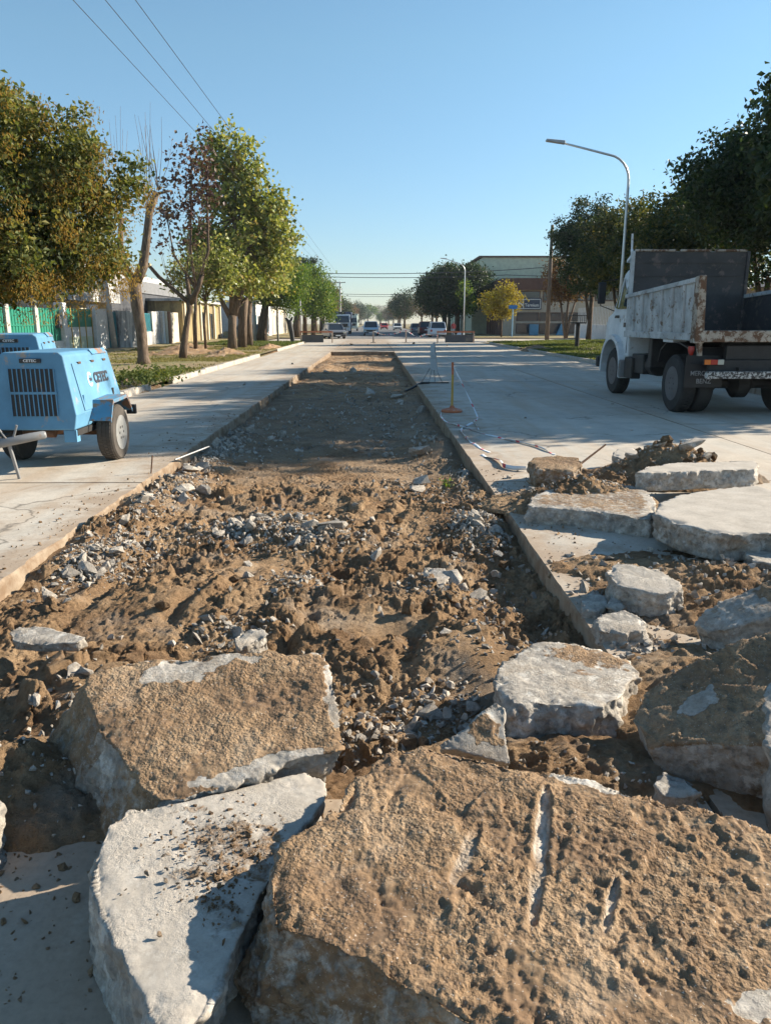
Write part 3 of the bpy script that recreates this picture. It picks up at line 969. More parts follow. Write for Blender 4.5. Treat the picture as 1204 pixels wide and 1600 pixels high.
    for (fq, am, th) in ((6.0, 0.016, 0.0), (14.0, 0.012, -0.1), (30.0, 0.007, -0.2)):       # flaking layers of caked soil
        ed, rid, ox, oy = crust(W + 0.012 * np.stack([fbm(W, 14, 3, seed + 51), fbm(W, 14, 3, seed + 52), 0 * de], 1), fq, seed + int(fq))
        D += top * s * am * (rid - 0.5 + 0.3 * ox) * sstep(0.0, 0.06, ed) * sstep(th, th + 0.25, fbm(W, 3.0, 3, seed + 60 + int(fq))) * (1.0 if pits > 0.5 else 0.4)
    if pits:
        gouge = sstep(0.48, 0.62, fbm(W * np.array([1.0, 0.6, 1.0]), 13, 4, seed + 33, 0.6))
        D -= top * pits * gouge * (0.008 + 0.018 * np.clip(fbm(W, 30, 3, seed + 35), 0, 1))
    pale = np.zeros(N)
    for (ax, ay, bx, by, gw, gd) in grooves:
        d, t = seg_dist(W[:, 0], W[:, 1], ax, ay, bx, by)
        wv = gw * (0.95 + 0.22 * vnoise(W * 22, 5)) * (1 - 0.55 * np.abs(2 * t - 1) ** 4)
        f = (1 - sstep(0.65, 1.0, d / wv)) * top
        D = D * (1 - 0.85 * f) - gd * f + top * 0.5 * gd * np.exp(-((d - 1.45 * wv) / (0.4 * wv)) ** 2)
        st = 0.5 + 0.5 * np.sin((d / wv) * 9 + 3 * vnoise(W * 40, 3))
        pale = np.maximum(pale, f * (0.5 + 0.5 * st) * (0.55 + 0.6 * vnoise(W * 18, 4)) * (1.0 if gd > 0.008 else 0.5))
    V = V + NO * D[:, None]
    me2.vertices.foreach_set('co', V.astype(np.float32).ravel())
    for nm, arr in (('soil', s), ('pale', pale), ('pave', pave * sstep(0.75, 0.93, NO @ n0) * (1 - np.clip(s, 0, 1)))):
        at = me2.attributes.new(nm, 'FLOAT', 'POINT'); at.data.foreach_set('value', arr.astype(np.float32))
    me2.polygons.foreach_set('use_smooth', [True] * len(me2.polygons))
    me2.materials.clear(); me2.materials.append(M['slab'])
    me2.update()
    o = bpy.data.objects.new(name, me2); link(o); o.location = c
    return tag(o, label, category, group)

SL = {
 'S1':([ (-0.22,1.45,0.29),(-0.25,1.55,0.30),(-0.23,1.71,0.30),(-0.12,1.87,0.30),(-0.05,2.01,0.30),(0.04,2.14,0.30),(0.15,2.19,0.30),(0.29,2.14,0.30),(0.42,2.09,0.29),(0.60,2.02,0.29),(0.77,1.92,0.28),(0.92,1.88,0.28),(1.06,1.78,0.28),(1.21,1.67,0.27),(1.18,1.45,0.27),(0.93,1.21,0.27),(0.74,1.04,0.27),(0.46,1.05,0.27),(0.31,1.12,0.28),(0.17,1.22,0.28),(0.02,1.33,0.29),(-0.11,1.41,0.29) ],0.25,(-0.05, -0.02),1.03),
 'S2':([ (-0.69,1.63,0.21),(-0.74,1.79,0.21),(-0.75,1.92,0.22),(-0.72,1.98,0.22),(-0.57,2.04,0.21),(-0.37,2.14,0.20),(-0.21,2.21,0.20),(-0.15,2.16,0.19),(-0.15,2.07,0.19),(-0.26,1.83,0.19),(-0.30,1.62,0.19),(-0.33,1.47,0.19),(-0.36,1.32,0.19),(-0.39,1.27,0.19),(-0.44,1.29,0.19),(-0.52,1.39,0.19),(-0.61,1.51,0.20) ],0.2,(-0.02, 0),1.0),
 'S3':([ (-1.03,2.53,0.32),(-1.05,2.64,0.34),(-0.93,2.70,0.35),(-0.72,2.75,0.36),(-0.39,2.78,0.36),(-0.21,2.77,0.35),(-0.17,2.71,0.34),(-0.13,2.55,0.31),(-0.10,2.33,0.26),(-0.08,2.25,0.25),(-0.22,2.22,0.24),(-0.37,2.14,0.23),(-0.50,2.08,0.22),(-0.64,2.04,0.21),(-0.76,2.17,0.24),(-0.92,2.34,0.28) ],0.26,(-0.15, -0.03),1.0),
 'S4':([ (0.49,2.94,0.12),(0.58,3.22,0.10),(0.76,3.47,0.09),(0.99,3.50,0.08),(1.19,3.29,0.08),(1.16,3.10,0.09),(1.02,2.90,0.11),(0.88,2.77,0.12),(0.71,2.80,0.12),(0.55,2.79,0.13) ],0.26,(0, -0.03),1.06),
 'S5':([ (0.99,2.66,0.13),(1.08,2.78,0.18),(1.20,2.84,0.24),(1.42,2.85,0.35),(1.58,2.82,0.42),(1.76,2.63,0.48),(1.71,2.29,0.42),(1.49,2.14,0.31),(1.31,2.27,0.24),(1.15,2.40,0.18),(0.99,2.49,0.11) ],0.24,(-0.02, -0.03),1.0),
 'S6':([ (1.43,2.55,0.30),(1.56,2.74,0.32),(1.76,2.60,0.34),(1.68,2.16,0.34),(1.36,1.92,0.30),(1.20,2.03,0.28),(1.28,2.25,0.29) ],0.28,(0, 0),1.0),
 'S9':([ (1.60,3.64,0.11),(1.68,3.70,0.15),(1.86,3.72,0.24),(2.04,3.73,0.32),(2.30,3.66,0.43),(2.32,3.29,0.39),(2.07,3.23,0.27),(1.90,3.44,0.22),(1.71,3.49,0.14) ],0.22,(-0.02, -0.02),1.0),
 'S10':([ (2.02,5.36,0.27),(2.18,5.69,0.27),(2.43,5.97,0.27),(2.83,6.17,0.27),(3.22,6.27,0.28),(3.28,6.06,0.28),(3.40,5.52,0.28),(3.17,4.89,0.28),(2.81,4.70,0.27),(2.59,4.80,0.27),(2.35,4.78,0.27),(2.19,4.86,0.27),(2.10,4.99,0.27),(2.03,5.17,0.27) ],0.2,(0, 0),0.97),
 'S11':([ (2.35,6.78,0.29),(2.57,7.10,0.29),(2.95,7.30,0.29),(3.73,7.40,0.29),(3.64,7.12,0.29),(3.50,6.92,0.29),(3.01,6.87,0.29),(2.57,6.78,0.29) ],0.17,(0, -0.02),1.0),
 'S12':([ (1.24,6.09,0.15),(1.33,6.38,0.15),(1.59,6.73,0.15),(1.88,6.99,0.15),(2.26,7.07,0.15),(2.44,6.69,0.15),(2.34,6.19,0.15),(2.10,5.62,0.15),(1.97,5.70,0.15),(1.75,5.89,0.15),(1.52,6.00,0.15) ],0.16,(0, 0),1.0),
 'S8':([ (1.37,4.31,0.17),(1.45,4.44,0.18),(1.55,4.43,0.19),(1.67,4.28,0.18),(1.74,4.13,0.18),(1.72,4.03,0.17),(1.60,3.97,0.16),(1.47,4.00,0.16),(1.36,4.10,0.16) ],0.17,(0, -0.01),1.04),
 'S13':([ (1.58,7.71,0.22),(1.67,7.95,0.23),(1.95,8.07,0.24),(2.14,7.88,0.23),(2.09,7.54,0.21),(1.93,7.32,0.20),(1.73,7.40,0.20),(1.60,7.43,0.21) ],0.23,(0, 0),1.0),
 'S14':([ (2.62,8.33,0.19),(2.77,8.66,0.21),(2.98,8.70,0.21),(2.97,8.45,0.20),(2.84,8.19,0.19),(2.66,8.13,0.18) ],0.2,(0, 0),1.0),
 'S15':([ (2.45,4.87,0.14),(2.58,5.02,0.14),(2.85,4.98,0.14),(2.78,4.69,0.14),(2.49,4.49,0.14),(2.39,4.59,0.14) ],0.15,(0, 0),1.0),
 'S17':([ (1.17,3.80,0.08),(1.24,3.88,0.08),(1.35,3.91,0.09),(1.41,3.77,0.09),(1.37,3.68,0.08),(1.25,3.62,0.07),(1.15,3.67,0.07) ],0.08,(0, 0),1.0),
 'S18':([ (1.29,4.03,0.07),(1.34,4.13,0.08),(1.39,4.11,0.08),(1.39,4.01,0.07),(1.34,3.95,0.06) ],0.07,(0, 0),1.0),
 'S21':([ (-1.96,3.89,-0.00),(-1.93,3.95,0.00),(-1.77,3.91,0.01),(-1.50,3.76,0.01),(-1.53,3.71,-0.00),(-1.73,3.71,-0.01),(-1.88,3.76,-0.01) ],0.05,(0, 0),1.0),
 'S22':([ (-0.75,3.79,-0.02),(-0.72,3.87,-0.01),(-0.61,3.94,-0.00),(-0.57,3.85,-0.02),(-0.64,3.76,-0.03),(-0.71,3.72,-0.04) ],0.1,(0, 0),1.0),
 'S23':([ (0.31,4.97,-0.07),(0.37,5.11,-0.06),(0.49,5.11,-0.06),(0.51,4.94,-0.07),(0.44,4.80,-0.08),(0.34,4.79,-0.08) ],0.1,(0, 0),1.0),
 'S24':([ (-1.21,2.06,0.16),(-1.19,2.14,0.16),(-1.15,2.11,0.16),(-1.12,2.05,0.16),(-1.11,1.99,0.16),(-1.17,1.97,0.16) ],0.16,(0, 0),1.0),
 'S25':([ (0.93,2.27,0.10),(0.99,2.33,0.11),(1.05,2.28,0.10),(1.08,2.22,0.10),(0.99,2.19,0.09),(0.93,2.21,0.10) ],0.14,(0, 0),1.0),
 'S26':([ (1.19,4.15,0.06),(1.25,4.23,0.07),(1.33,4.19,0.07),(1.32,4.07,0.06),(1.22,3.99,0.05),(1.17,4.03,0.05) ],0.06,(0, 0),1.0),
 'S7b':([ (0.22,2.27,0.25),(0.33,2.33,0.30),(0.41,2.38,0.34),(0.44,2.37,0.33),(0.44,2.22,0.21),(0.33,2.24,0.23) ],0.06,(0, 0),1.0),
}
def slab(key, name, label, **kw):
    o, th, sh, fl = SL[key]
    return broken_slab(name, label, o, th, sh, fl, **kw)
CS = 'broken_slab'
slab('S1', CS, 'huge slab caked with brown soil and three pale bucket scratches, nearest the camera', vox=0.0052, seed=11, soil=0.95, edge_clean=0.0, pits=0.8, side_soil=0.56,
     grooves=[(0.497, 1.974, 0.355, 1.464, 0.020, 0.012), (0.279, 1.807, 0.188, 1.589, 0.022, 0.006), (0.586, 1.60, 0.513, 1.442, 0.013, 0.009)],
     clean_blobs=[(0.66, 1.99, 0.16, 0.03, -0.4), (0.80, 1.25, 0.08, 0.05, 0)])
slab('S2', CS, 'pale wedge-shaped slab lying flat in front left, crumbs of soil on its top', pave=0.65, vox=0.0065, seed=23, rough=0.75, soil=0.0, soil_blobs=[(-0.40, 1.84, 0.22, 0.5), (-0.38, 1.62, 0.10, 0.4)], side_soil=0.2)
slab('S3', CS, 'brown soil-faced slab tilted towards the camera behind the pale wedge slab', vox=0.0075, seed=35, soil=0.9, edge_clean=0.0, pits=0.12, side_soil=0.12,
     clean_blobs=[(-0.70, 2.66, 0.22, 0.07, 0.35), (-0.13, 2.50, 0.05, 0.18, 0.1), (-0.33, 2.18, 0.22, 0.04, 0.35)])
slab('S4', CS, 'chunky whitish concrete block at the near right end of the trench', vox=0.010, seed=47, soil=0.12, soil_blobs=[(1.0, 3.3, 0.2, 0.55)], rough=1.35, side_soil=0.25)
slab('S5', CS, 'thick dark slab crusted with soil and gravel beside the whitish block, right edge', vox=0.009, seed=59, soil=0.8, pits=0.7, side_soil=0.4, rough=0.4, clean_blobs=[(1.22, 2.62, 0.09, 0.05, 0.6), (1.5, 2.45, 0.1, 0.07, 0)], soil_blobs=[(1.45, 2.5, 0.3, 0.2)])
slab('S6', CS, 'grey slab edge just entering the picture at the right border', vox=0.014, seed=61, soil=0.2)
slab('S9', CS, 'bluish grey slab propped aslant at right border above the dark crusted slab', vox=0.012, seed=67, soil=0.35, side_soil=0.2, soil_blobs=[(2.2, 3.6, 0.3, 0.4)])
slab('S10', CS, 'wide flat slab with clean pale top, resting raised at the right border', pave=1.0, vox=0.014, seed=71, soil=0.0, rough=1.35, side_soil=0.35)
slab('S11', CS, 'long straight-sided pale slab below the stone heap on the right', pave=1.0, vox=0.014, seed=73, soil=0.05, rough=1.0, side_soil=0.3)
slab('S12', CS, 'long broken slab with rubble strewn on top, left of the wide flat slab', vox=0.014, seed=79, soil=0.55, side_soil=0.1, edge_clean=0.09, rough=1.2)
slab('S8', CS, 'small brick-like block with flat dusty top standing in the dark soil right of the trench', pave=0.6, vox=0.009, seed=83, soil=0.25, side_soil=0.15)
slab('S13', CS, 'brown knobbly block at the pavement edge beside the red and white tape', vox=0.012, seed=89, soil=0.75, side_soil=0.55, rough=1.4)
slab('S14', CS, 'white-topped chunk between the brown block and the stone heap', pave=0.9, vox=0.012, seed=97, soil=0.0, side_soil=0.3, rough=1.3)
slab('S15', CS, 'pale rounded chunk at the right border under the wide flat slab', vox=0.012, seed=101, rough=1.3)
slab('S17', CS, 'flat knobbly pale piece in front of the small brick-like block', vox=0.008, seed=103, rough=1.2)
slab('S18', CS, 'little pale piece leaning on the flat knobbly piece', vox=0.007, seed=107, rough=1.0)
slab('S26', CS, 'thin grey plate leaning at the trench rim left of the small brick-like block', vox=0.007, seed=109, rough=0.8)
slab('S21', CS, 'thin pale plate lying on soil at the left border', vox=0.008, seed=113, rough=0.8)
slab('S22', CS, 'white lump of concrete on soil just above the tilted brown slab', vox=0.008, seed=127, rough=1.2)
slab('S23', CS, 'pale angular lump in the middle of the trench soil', vox=0.008, seed=131, rough=1.3)
slab('S24', CS, 'sliver of pale concrete cut off by the left border', vox=0.01, seed=137)
slab('S25', CS, 'grey wedge of concrete in the dark gap under the crusted slab', vox=0.008, seed=139)
slab('S7b', CS, 'pointed grey concrete splinter standing up behind the huge scratched slab', vox=0.006, seed=149, rough=0.5, soil_blobs=[(0.36, 2.30, 0.07, 0.9)])

# ------------------------------------------------------------------ fragments, clods and chips
def hull_mesh(name, r, npts, mat, squash=(1, 1, 1), noise=0.0, sub=0):
    bm = bmesh.new()
    p = r.normal(size=(npts, 3))
    p /= np.linalg.norm(p, axis=1)[:, None]
    p *= np.array(squash) * r.uniform(0.75, 1.0, (npts, 1))
    for q in p:
        bm.verts.new(q)
    res = bmesh.ops.convex_hull(bm, input=bm.verts)
    loose = [v for v in bm.verts if not v.link_faces]
    bmesh.ops.delete(bm, geom=loose, context='VERTS')
    if sub:
        bmesh.ops.subdivide_edges(bm, edges=bm.edges[:], cuts=sub, use_grid_fill=True)
        bmesh.ops.triangulate(bm, faces=bm.faces)
        co = np.array([v.co[:] for v in bm.verts])
        nn = fbm(co + r.uniform(0, 50), 2.2, 3, 5)
        for v, d in zip(bm.verts, nn):
            v.co *= 1 + noise * d
    me = bpy.data.meshes.new(name); bm.to_mesh(me); bm.free()
    me.materials.append(mat)
    return me

r = np.random.default_rng(21)
FRAG = [hull_mesh('concrete_fragment', r, 13, M['fragment'], (1, r.uniform(0.55, 0.95), r.uniform(0.35, 0.75)), 0.22, 1) for k in range(10)]
CLOD = [hull_mesh('soil_clod', r, 18, M['soil'], (1, r.uniform(0.7, 0.95), r.uniform(0.6, 0.8)), 0.35, 1) for k in range(6)]
CHIP = [hull_mesh('chip', r, 9, None, (1, r.uniform(0.6, 0.95), r.uniform(0.35, 0.7))) for k in range(6)]

def put(me, name, x, y, z, s, rnd, label, cat, group):
    o = bpy.data.objects.new(name, me)
    link(o)
    o.location = (x, y, z + s * 0.22)
    o.scale = (s * rnd.uniform(0.85, 1.25), s * rnd.uniform(0.8, 1.1), s * rnd.uniform(0.8, 1.1))
    o.rotation_euler = (rnd.gauss(0, 0.5), rnd.gauss(0, 0.5), rnd.uniform(0, 6.28))
    return tag(o, label, cat, group)

# clusters of grey rubble in the trench: x, y, spread x, spread y, weight
CL = [(-1.98, 5.4, 0.15, 0.28, 60), (-1.0, 6.25, 0.24, 0.22, 80), (-0.5, 5.92, 0.18, 0.18, 50), (-0.9, 6.9, 0.22, 0.22, 14), (-0.45, 4.8, 0.10, 0.12, 16), (0.88, 6.2, 0.12, 0.25, 50), (0.45, 4.85, 0.13, 0.14, 16), (0.5, 8.2, 0.28, 0.30, 18),
      (1.0, 8.3, 0.08, 0.7, 20), (-2.12, 9.8, 0.10, 1.5, 70), (-2.05, 7.4, 0.14, 0.7, 50), (-1.75, 5.9, 0.15, 0.2, 12), (-0.8, 4.05, 0.11, 0.10, 14), (0.15, 3.2, 0.2, 0.16, 16), (-0.02, 2.95, 0.12, 0.12, 14), (0.4, 3.25, 0.12, 0.15, 12), (-1.3, 2.85, 0.28, 0.25, 20),
      (0.15, 5.9, 0.5, 0.6, 10), (-0.3, 14, 1.1, 2.2, 40), (0.2, 17.5, 0.9, 1.8, 26), (-1.7, 12, 0.4, 2.0, 26), (0.6, 11, 0.3, 1.5, 14), (-0.6, 27, 1.0, 3.0, 12), (0.75, 3.8, 0.16, 0.4, 12), (0.8, 5.0, 0.18, 0.7, 14), (-0.2, 4.6, 1.0, 0.8, 8)]
rnd = random.Random(5)
w = [c[4] for c in CL]
def frag_zone(x, y):
    if y > 20: return 'on the far mounds of the trench'
    if y > 10: return 'in the shaded far half of the trench' if x > -1.6 else 'in the shaded rubble strip along the left trench wall'
    if y < 3.4: return 'right behind the front slabs'
    if x < -1.55: return 'in the sunlit rubble along the left trench wall'
    if x > 0.55: return 'in the hollow along the right trench wall'
    if y > 5.3: return 'in the grey rubble pile across mid trench' if y < 7.4 else 'at the edge of the tree shade across the trench'
    return 'in the brown soil before the tilted slab'
made = 0
while made < 285:
    c = rnd.choices(CL, w)[0]
    x, y = rnd.gauss(c[0], c[2]), rnd.gauss(c[1], c[3])
    if not (TX0 + 0.06 < x < TX1 - 0.06 and 2.45 < y < 34):
        continue
    s = min(0.024 + rnd.expovariate(1 / 0.026), 0.115) * (1.0 if y < 6 else 1.25 if y < 10 else 1.7)
    zone = frag_zone(x, y)
    put(rnd.choice(FRAG), 'concrete_fragment', x, y, bed_z(x, y), s, rnd, '%s grey concrete fragment %s' % ('chunky' if s > 0.05 else 'small', zone), 'concrete fragment', 'grey concrete fragments ' + zone)
    made += 1
made = 0
CR = [(1.32, 4.05, 0.08, 0.25, 14), (1.28, 6.85, 0.08, 0.3, 8), (1.5, 7.2, 0.2, 0.3, 12), (2.25, 7.6, 0.25, 0.3, 14), (1.75, 4.7, 0.35, 0.25, 8), (1.35, 3.5, 0.1, 0.2, 8), (2.2, 4.4, 0.4, 0.4, 12), (1.6, 4.45, 0.2, 0.3, 8), (1.35, 3.7, 0.1, 0.3, 12)]
w = [c[4] for c in CR]
while made < 75:
    c = rnd.choices(CR, w)[0]
    x, y = rnd.gauss(c[0], c[2]), rnd.gauss(c[1], c[3])
    if x < TX1 + 0.05:
        continue
    put(rnd.choice(FRAG), 'concrete_fragment', x, y, 0.0, min(0.02 + rnd.expovariate(1 / 0.016), 0.07), rnd, 'small grey chunk of concrete on the pavement among the dumped slabs', 'concrete fragment', 'grey concrete chunks on the right pavement')
    made += 1
made = 0
while made < 110:
    x = rnd.uniform(TX0 + 0.1, TX1 - 0.1); y = 2.5 + 5.5 * rnd.random() ** 1.4
    s = min(0.02 + rnd.expovariate(1 / 0.016), 0.07)
    put(rnd.choice(CLOD), 'soil_clod', x, y, bed_z(x, y), s, rnd, '%s brown soil clod lying loose %s' % ('big' if s > 0.04 else 'small', frag_zone(x, y)), 'soil clod', 'loose soil clods ' + frag_zone(x, y))
    made += 1

def chip_mesh(name, spots, mat, parent=None):
    """many tiny angular chips joined: spots rows of x, y, z, size"""
    VV, FF, n = [], [], 0
    base = []
    for me in CHIP:
        v = np.array([q.co[:] for q in me.vertices]); f = np.array([p.vertices[:] for p in me.polygons])
        base.append((v, f))
    rr = np.random.default_rng(3)
    for (x, y, z, s) in spots:
        v, f = base[rr.integers(len(base))]
        q = Quaternion(rr.normal(size=4).tolist()); q.normalize()
        m = np.array(q.to_matrix())
        VV.append((v * s * rr.uniform(0.7, 1.2, 3)) @ m.T + np.array([x, y, z]))
        FF.append(f + n); n += len(v)
    o = fast_mesh(name, np.concatenate(VV), np.concatenate(FF), mat, parent)
    return tag(o, kind='stuff')

rr = np.random.default_rng(9)
sp = []
allc = CL + [(c[0], c[1], c[2], c[3], c[4]) for c in CR]
ww = np.array([c[4] for c in allc], float); ww /= ww.sum()
for k in rr.choice(len(allc), 13000, p=ww):
    c = allc[k]
    x, y = rr.normal(c[0], c[2] * 1.1), rr.normal(c[1], c[3] * 1.1)
    if y < 2.45: continue
    if k < len(CL) and not (TX0 + 0.04 < x < TX1 - 0.04): continue
    if k >= len(CL) and x < TX1 + 0.03: continue
    s = min(0.006 + rr.exponential(0.010), 0.036) * (1.0 if y < 10 else 1.8)
    sp.append((x, y, bed_z(x, y) + s * 0.3, s))
tag(chip_mesh('concrete_chips', sp, M['fragment']), 'spilled grey chips of concrete scattered through trench and beside it', 'gravel', kind='stuff')

sp = []
for k in range(4200):                      # crumbs of soil in the trench and on the road beside it
    u = rr.random()
    if u < 0.22:
        x, y = -1.3 + rr.exponential(0.3), 1.1 + 1.3 * rr.random()
    elif u < 0.74:
        x, y = rr.uniform(TX0 + 0.04, TX1 - 0.04), 2.45 + 6.5 * rr.random() ** 1.3
    elif u < 0.88:
        x, y = TX1 + 0.04 + rr.exponential(0.5), rr.uniform(3.0, 8.5)
    else:
        x, y = TX0 - 0.08 - rr.exponential(0.2), rr.uniform(4.3, 14)
    s = min(0.004 + rr.exponential(0.006), 0.024)
    sp.append((x, y, bed_z(x, y) + s * 0.3, s))
tag(chip_mesh('soil_crumbs', sp, M['soil']), 'brown crumbs of soil strewn over trench and pavement edges', 'soil', kind='stuff')

# crumbs lying on the pale wedge slab and on the long broken slab
sp = []
for k in range(420):
    x, y = rr.normal(-0.42, 0.085), rr.normal(1.84, 0.10)
    sp.append((x, y, 0.204 - 0.06 * (x + 0.44), min(0.002 + rr.exponential(0.0035), 0.017)))
for k in range(120):
    x, y = rr.normal(-0.39, 0.04), rr.normal(1.66, 0.05)
    sp.append((x, y, 0.2 - 0.06 * (x + 0.44), min(0.002 + rr.exponential(0.003), 0.012)))
tag(chip_mesh('soil_crumbs', sp, M['soil']), 'fine brown soil crumbs spilled on the pale wedge slab', 'soil', kind='stuff')

def heap(name, label, cx, cy, rx, ry, h, seed, chips, frag, step=0.03, mat='soil'):
    """low mound of loose soil on the pavement"""
    n = 84 if cy > 9 else 170
    a = np.linspace(-1.6, 1.6, n)
    A, B = np.meshgrid(a * rx, a * ry)
    p = np.stack([A.ravel() + cx, B.ravel() + cy, np.zeros(A.size)], 1)
    d = np.sqrt((A.ravel() / rx) ** 2 + (B.ravel() / ry) ** 2) * (1 + 0.4 * fbm(p, 2.2, 3, seed))
    z = h * np.clip(1 - d * 0.85, -0.15, 1) + 0.06 * np.clip(1 - d * 0.7, 0, 1) * billow(p, 9, 4, seed + 2) + 0.01 * fbm(p, 40, 3, seed + 4) * (d < 1.3)
    ed, rid, ox, oy = crust(p + 0.03 * np.stack([fbm(p, 6, 2, seed + 7), fbm(p, 6, 2, seed + 8), 0 * d], 1), 11.0 if rx < 1 else 5.0, seed + 9)
    z = z + (0.045 if rx < 1 else 0.10) * min(1.0, 0.35 + h * 4) * np.clip(1.15 - d, 0, 1) * np.clip(rid - 0.4, 0, 1) * sstep(0.02, 0.2, ed)
    if cy < 9:
        for fq, am in ((22.0, 0.030), (45.0, 0.012)):
            ed, rid, ox, oy = crust(p + 0.015 * np.stack([fbm(p, 12, 2, seed + 17), fbm(p, 12, 2, seed + 18), 0 * d], 1), fq, seed + int(fq))
            z = z + am * np.clip(1.2 - d, 0, 1) * np.clip(rid - 0.45, 0, 1) * sstep(0.0, 0.12, ed)
        z = z + 0.008 * np.clip(1.2 - d, 0, 1) * fbm(p, 45, 4, seed + 31, 0.65)
    z = np.where(d > 1.25, -0.03, z)
    ii = np.arange(n * n).reshape(n, n)
    F = np.stack([ii[:-1, :-1], ii[:-1, 1:], ii[1:, 1:], ii[1:, :-1]], -1).reshape(-1, 4)
    keep = (z[F] > -0.012).any(1)
    o = fast_mesh(name, np.stack([p[:, 0], p[:, 1], z], 1), F[keep], M[mat], None, True)
    tag(o, label, 'soil heap')
    def hz(x, y):
        i = int(np.clip(round((x - cx) / rx / 3.2 * (n - 1) + (n - 1) / 2), 0, n - 1)); j = int(np.clip(round((y - cy) / ry / 3.2 * (n - 1) + (n - 1) / 2), 0, n - 1))
        return max(z.reshape(n, n)[j, i], 0)
    sp = []
    for k in range(chips):
        x, y = rr.normal(cx, rx * 0.5), rr.normal(cy, ry * 0.5)
        s = min(0.006 + rr.exponential(0.012), 0.04) * (0.45 if cy < 2.6 else 1.0)
        sp.append((x, y, hz(x, y) + s * 0.4, s))
    if chips:
        c = chip_mesh('stone_chips', sp, M['fragment'], o)
    for k in range(frag):
        x, y = rr.normal(cx, rx * 0.42), rr.normal(cy, ry * 0.42)
        put(rnd.choice(FRAG[:3] + CLOD), 'concrete_fragment', x, y, hz(x, y) + 0.02, rr.uniform(0.035, 0.09), rnd, 'stone or clod piled on the heap above the long pale slab', 'concrete fragment', 'stones on the far heap')
    return hz
heap('soil_heap', 'heap of soil and stones behind the long straight-sided pale slab', 3.05, 7.8, 0.75, 0.42, 0.40, 5, 300, 26)
heap('soil_heap', 'shaded heap of rubble and soil at the near left end of the trench', -1.32, 2.40, 0.50, 0.28, 0.16, 15, 300, 0)
heap('soil_heap', 'dirt spilling out between the pale wedge slab and the whitish block', 0.55, 2.42, 0.55, 0.22, 0.06, 16, 160, 0)
heap('soil_heap', 'dark soil spread over the pavement around the small brick-like block', 2.15, 4.45, 0.80, 0.75, 0.10, 6, 420, 0)
heap('soil_heap', 'dark rubble-strewn dirt between the wide flat slab and the propped slab', 2.9, 4.2, 0.7, 0.7, 0.10, 18, 260, 0)
heap('soil_heap', 'low mound of rubbly soil on the pavement behind the long broken slab', 1.85, 6.75, 0.62, 0.42, 0.24, 8, 220, 0)
heap('soil_heap', 'loose soil and stones between brown block and long pale slab', 2.35, 7.55, 0.35, 0.30, 0.13, 9, 90, 0)
heap('soil_heap', 'shadowed dirt under the crusted slab at right border', 1.75, 3.05, 0.6, 0.5, 0.12, 12, 260, 0)
o = put(FRAG[2], 'concrete_fragment', 3.22, 7.72, 0.36, 0.20, random.Random(3), 'large pale rounded stone crowning the heap on the right', 'concrete fragment', None); 
put(FRAG[5], 'concrete_fragment', 1.48, 7.05, 0.03, 0.09, random.Random(4), 'upright grey stone with sunlit edge beside the fallen tape end', 'concrete fragment', None)
put(FRAG[1], 'concrete_fragment', 1.42, 7.95, 0.0, 0.06, random.Random(8), 'dark stone holding down the tape near the trench edge', 'concrete fragment', None)
m = MB().tube([(2.05, 7.7, 0.16), (2.42, 7.95, 0.36)], [0.014, 0.010], 6).build('iron_bar', M['rust'])
tag(m, 'short rusty bar sticking up slanted from the rubble by the brown block', 'bar')
m = MB().tube([(-2.43, 8.28, -0.05), (-2.40, 8.30, 0.20)], 0.008, 6).build('iron_stake', M['rust'])
tag(m, 'thin iron stake upright at the left trench edge', 'stake')
m = MB().tube([(-2.34, 9.0, 0.03), (-2.05, 9.55, 0.10)], 0.010, 6).build('iron_bar', M['steel'])
tag(m, 'thin bar leaning out of the rubble at the left trench edge', 'bar')
# dark lumps lying about on the far pavement
for k, (x, y, s) in enumerate([(-1.6, 58, 0.16), (-0.4, 58, 0.09), (3.1, 60.5, 0.17), (1.6, 56, 0.08), (5.2, 55.5, 0.09), (2.6, 13.2, 0.045), (3.9, 11.6, 0.04), (4.8, 15.5, 0.04), (-3.4, 20.5, 0.07), (-3.2, 31, 0.09)]):
    put(FRAG[k % 10] if k > 4 else CLOD[k % 6], 'rubble_lump', x, y, 0, s, rnd, 'dark lump of rubble left lying on the open road surface', 'rubble', 'rubble lumps on the road')

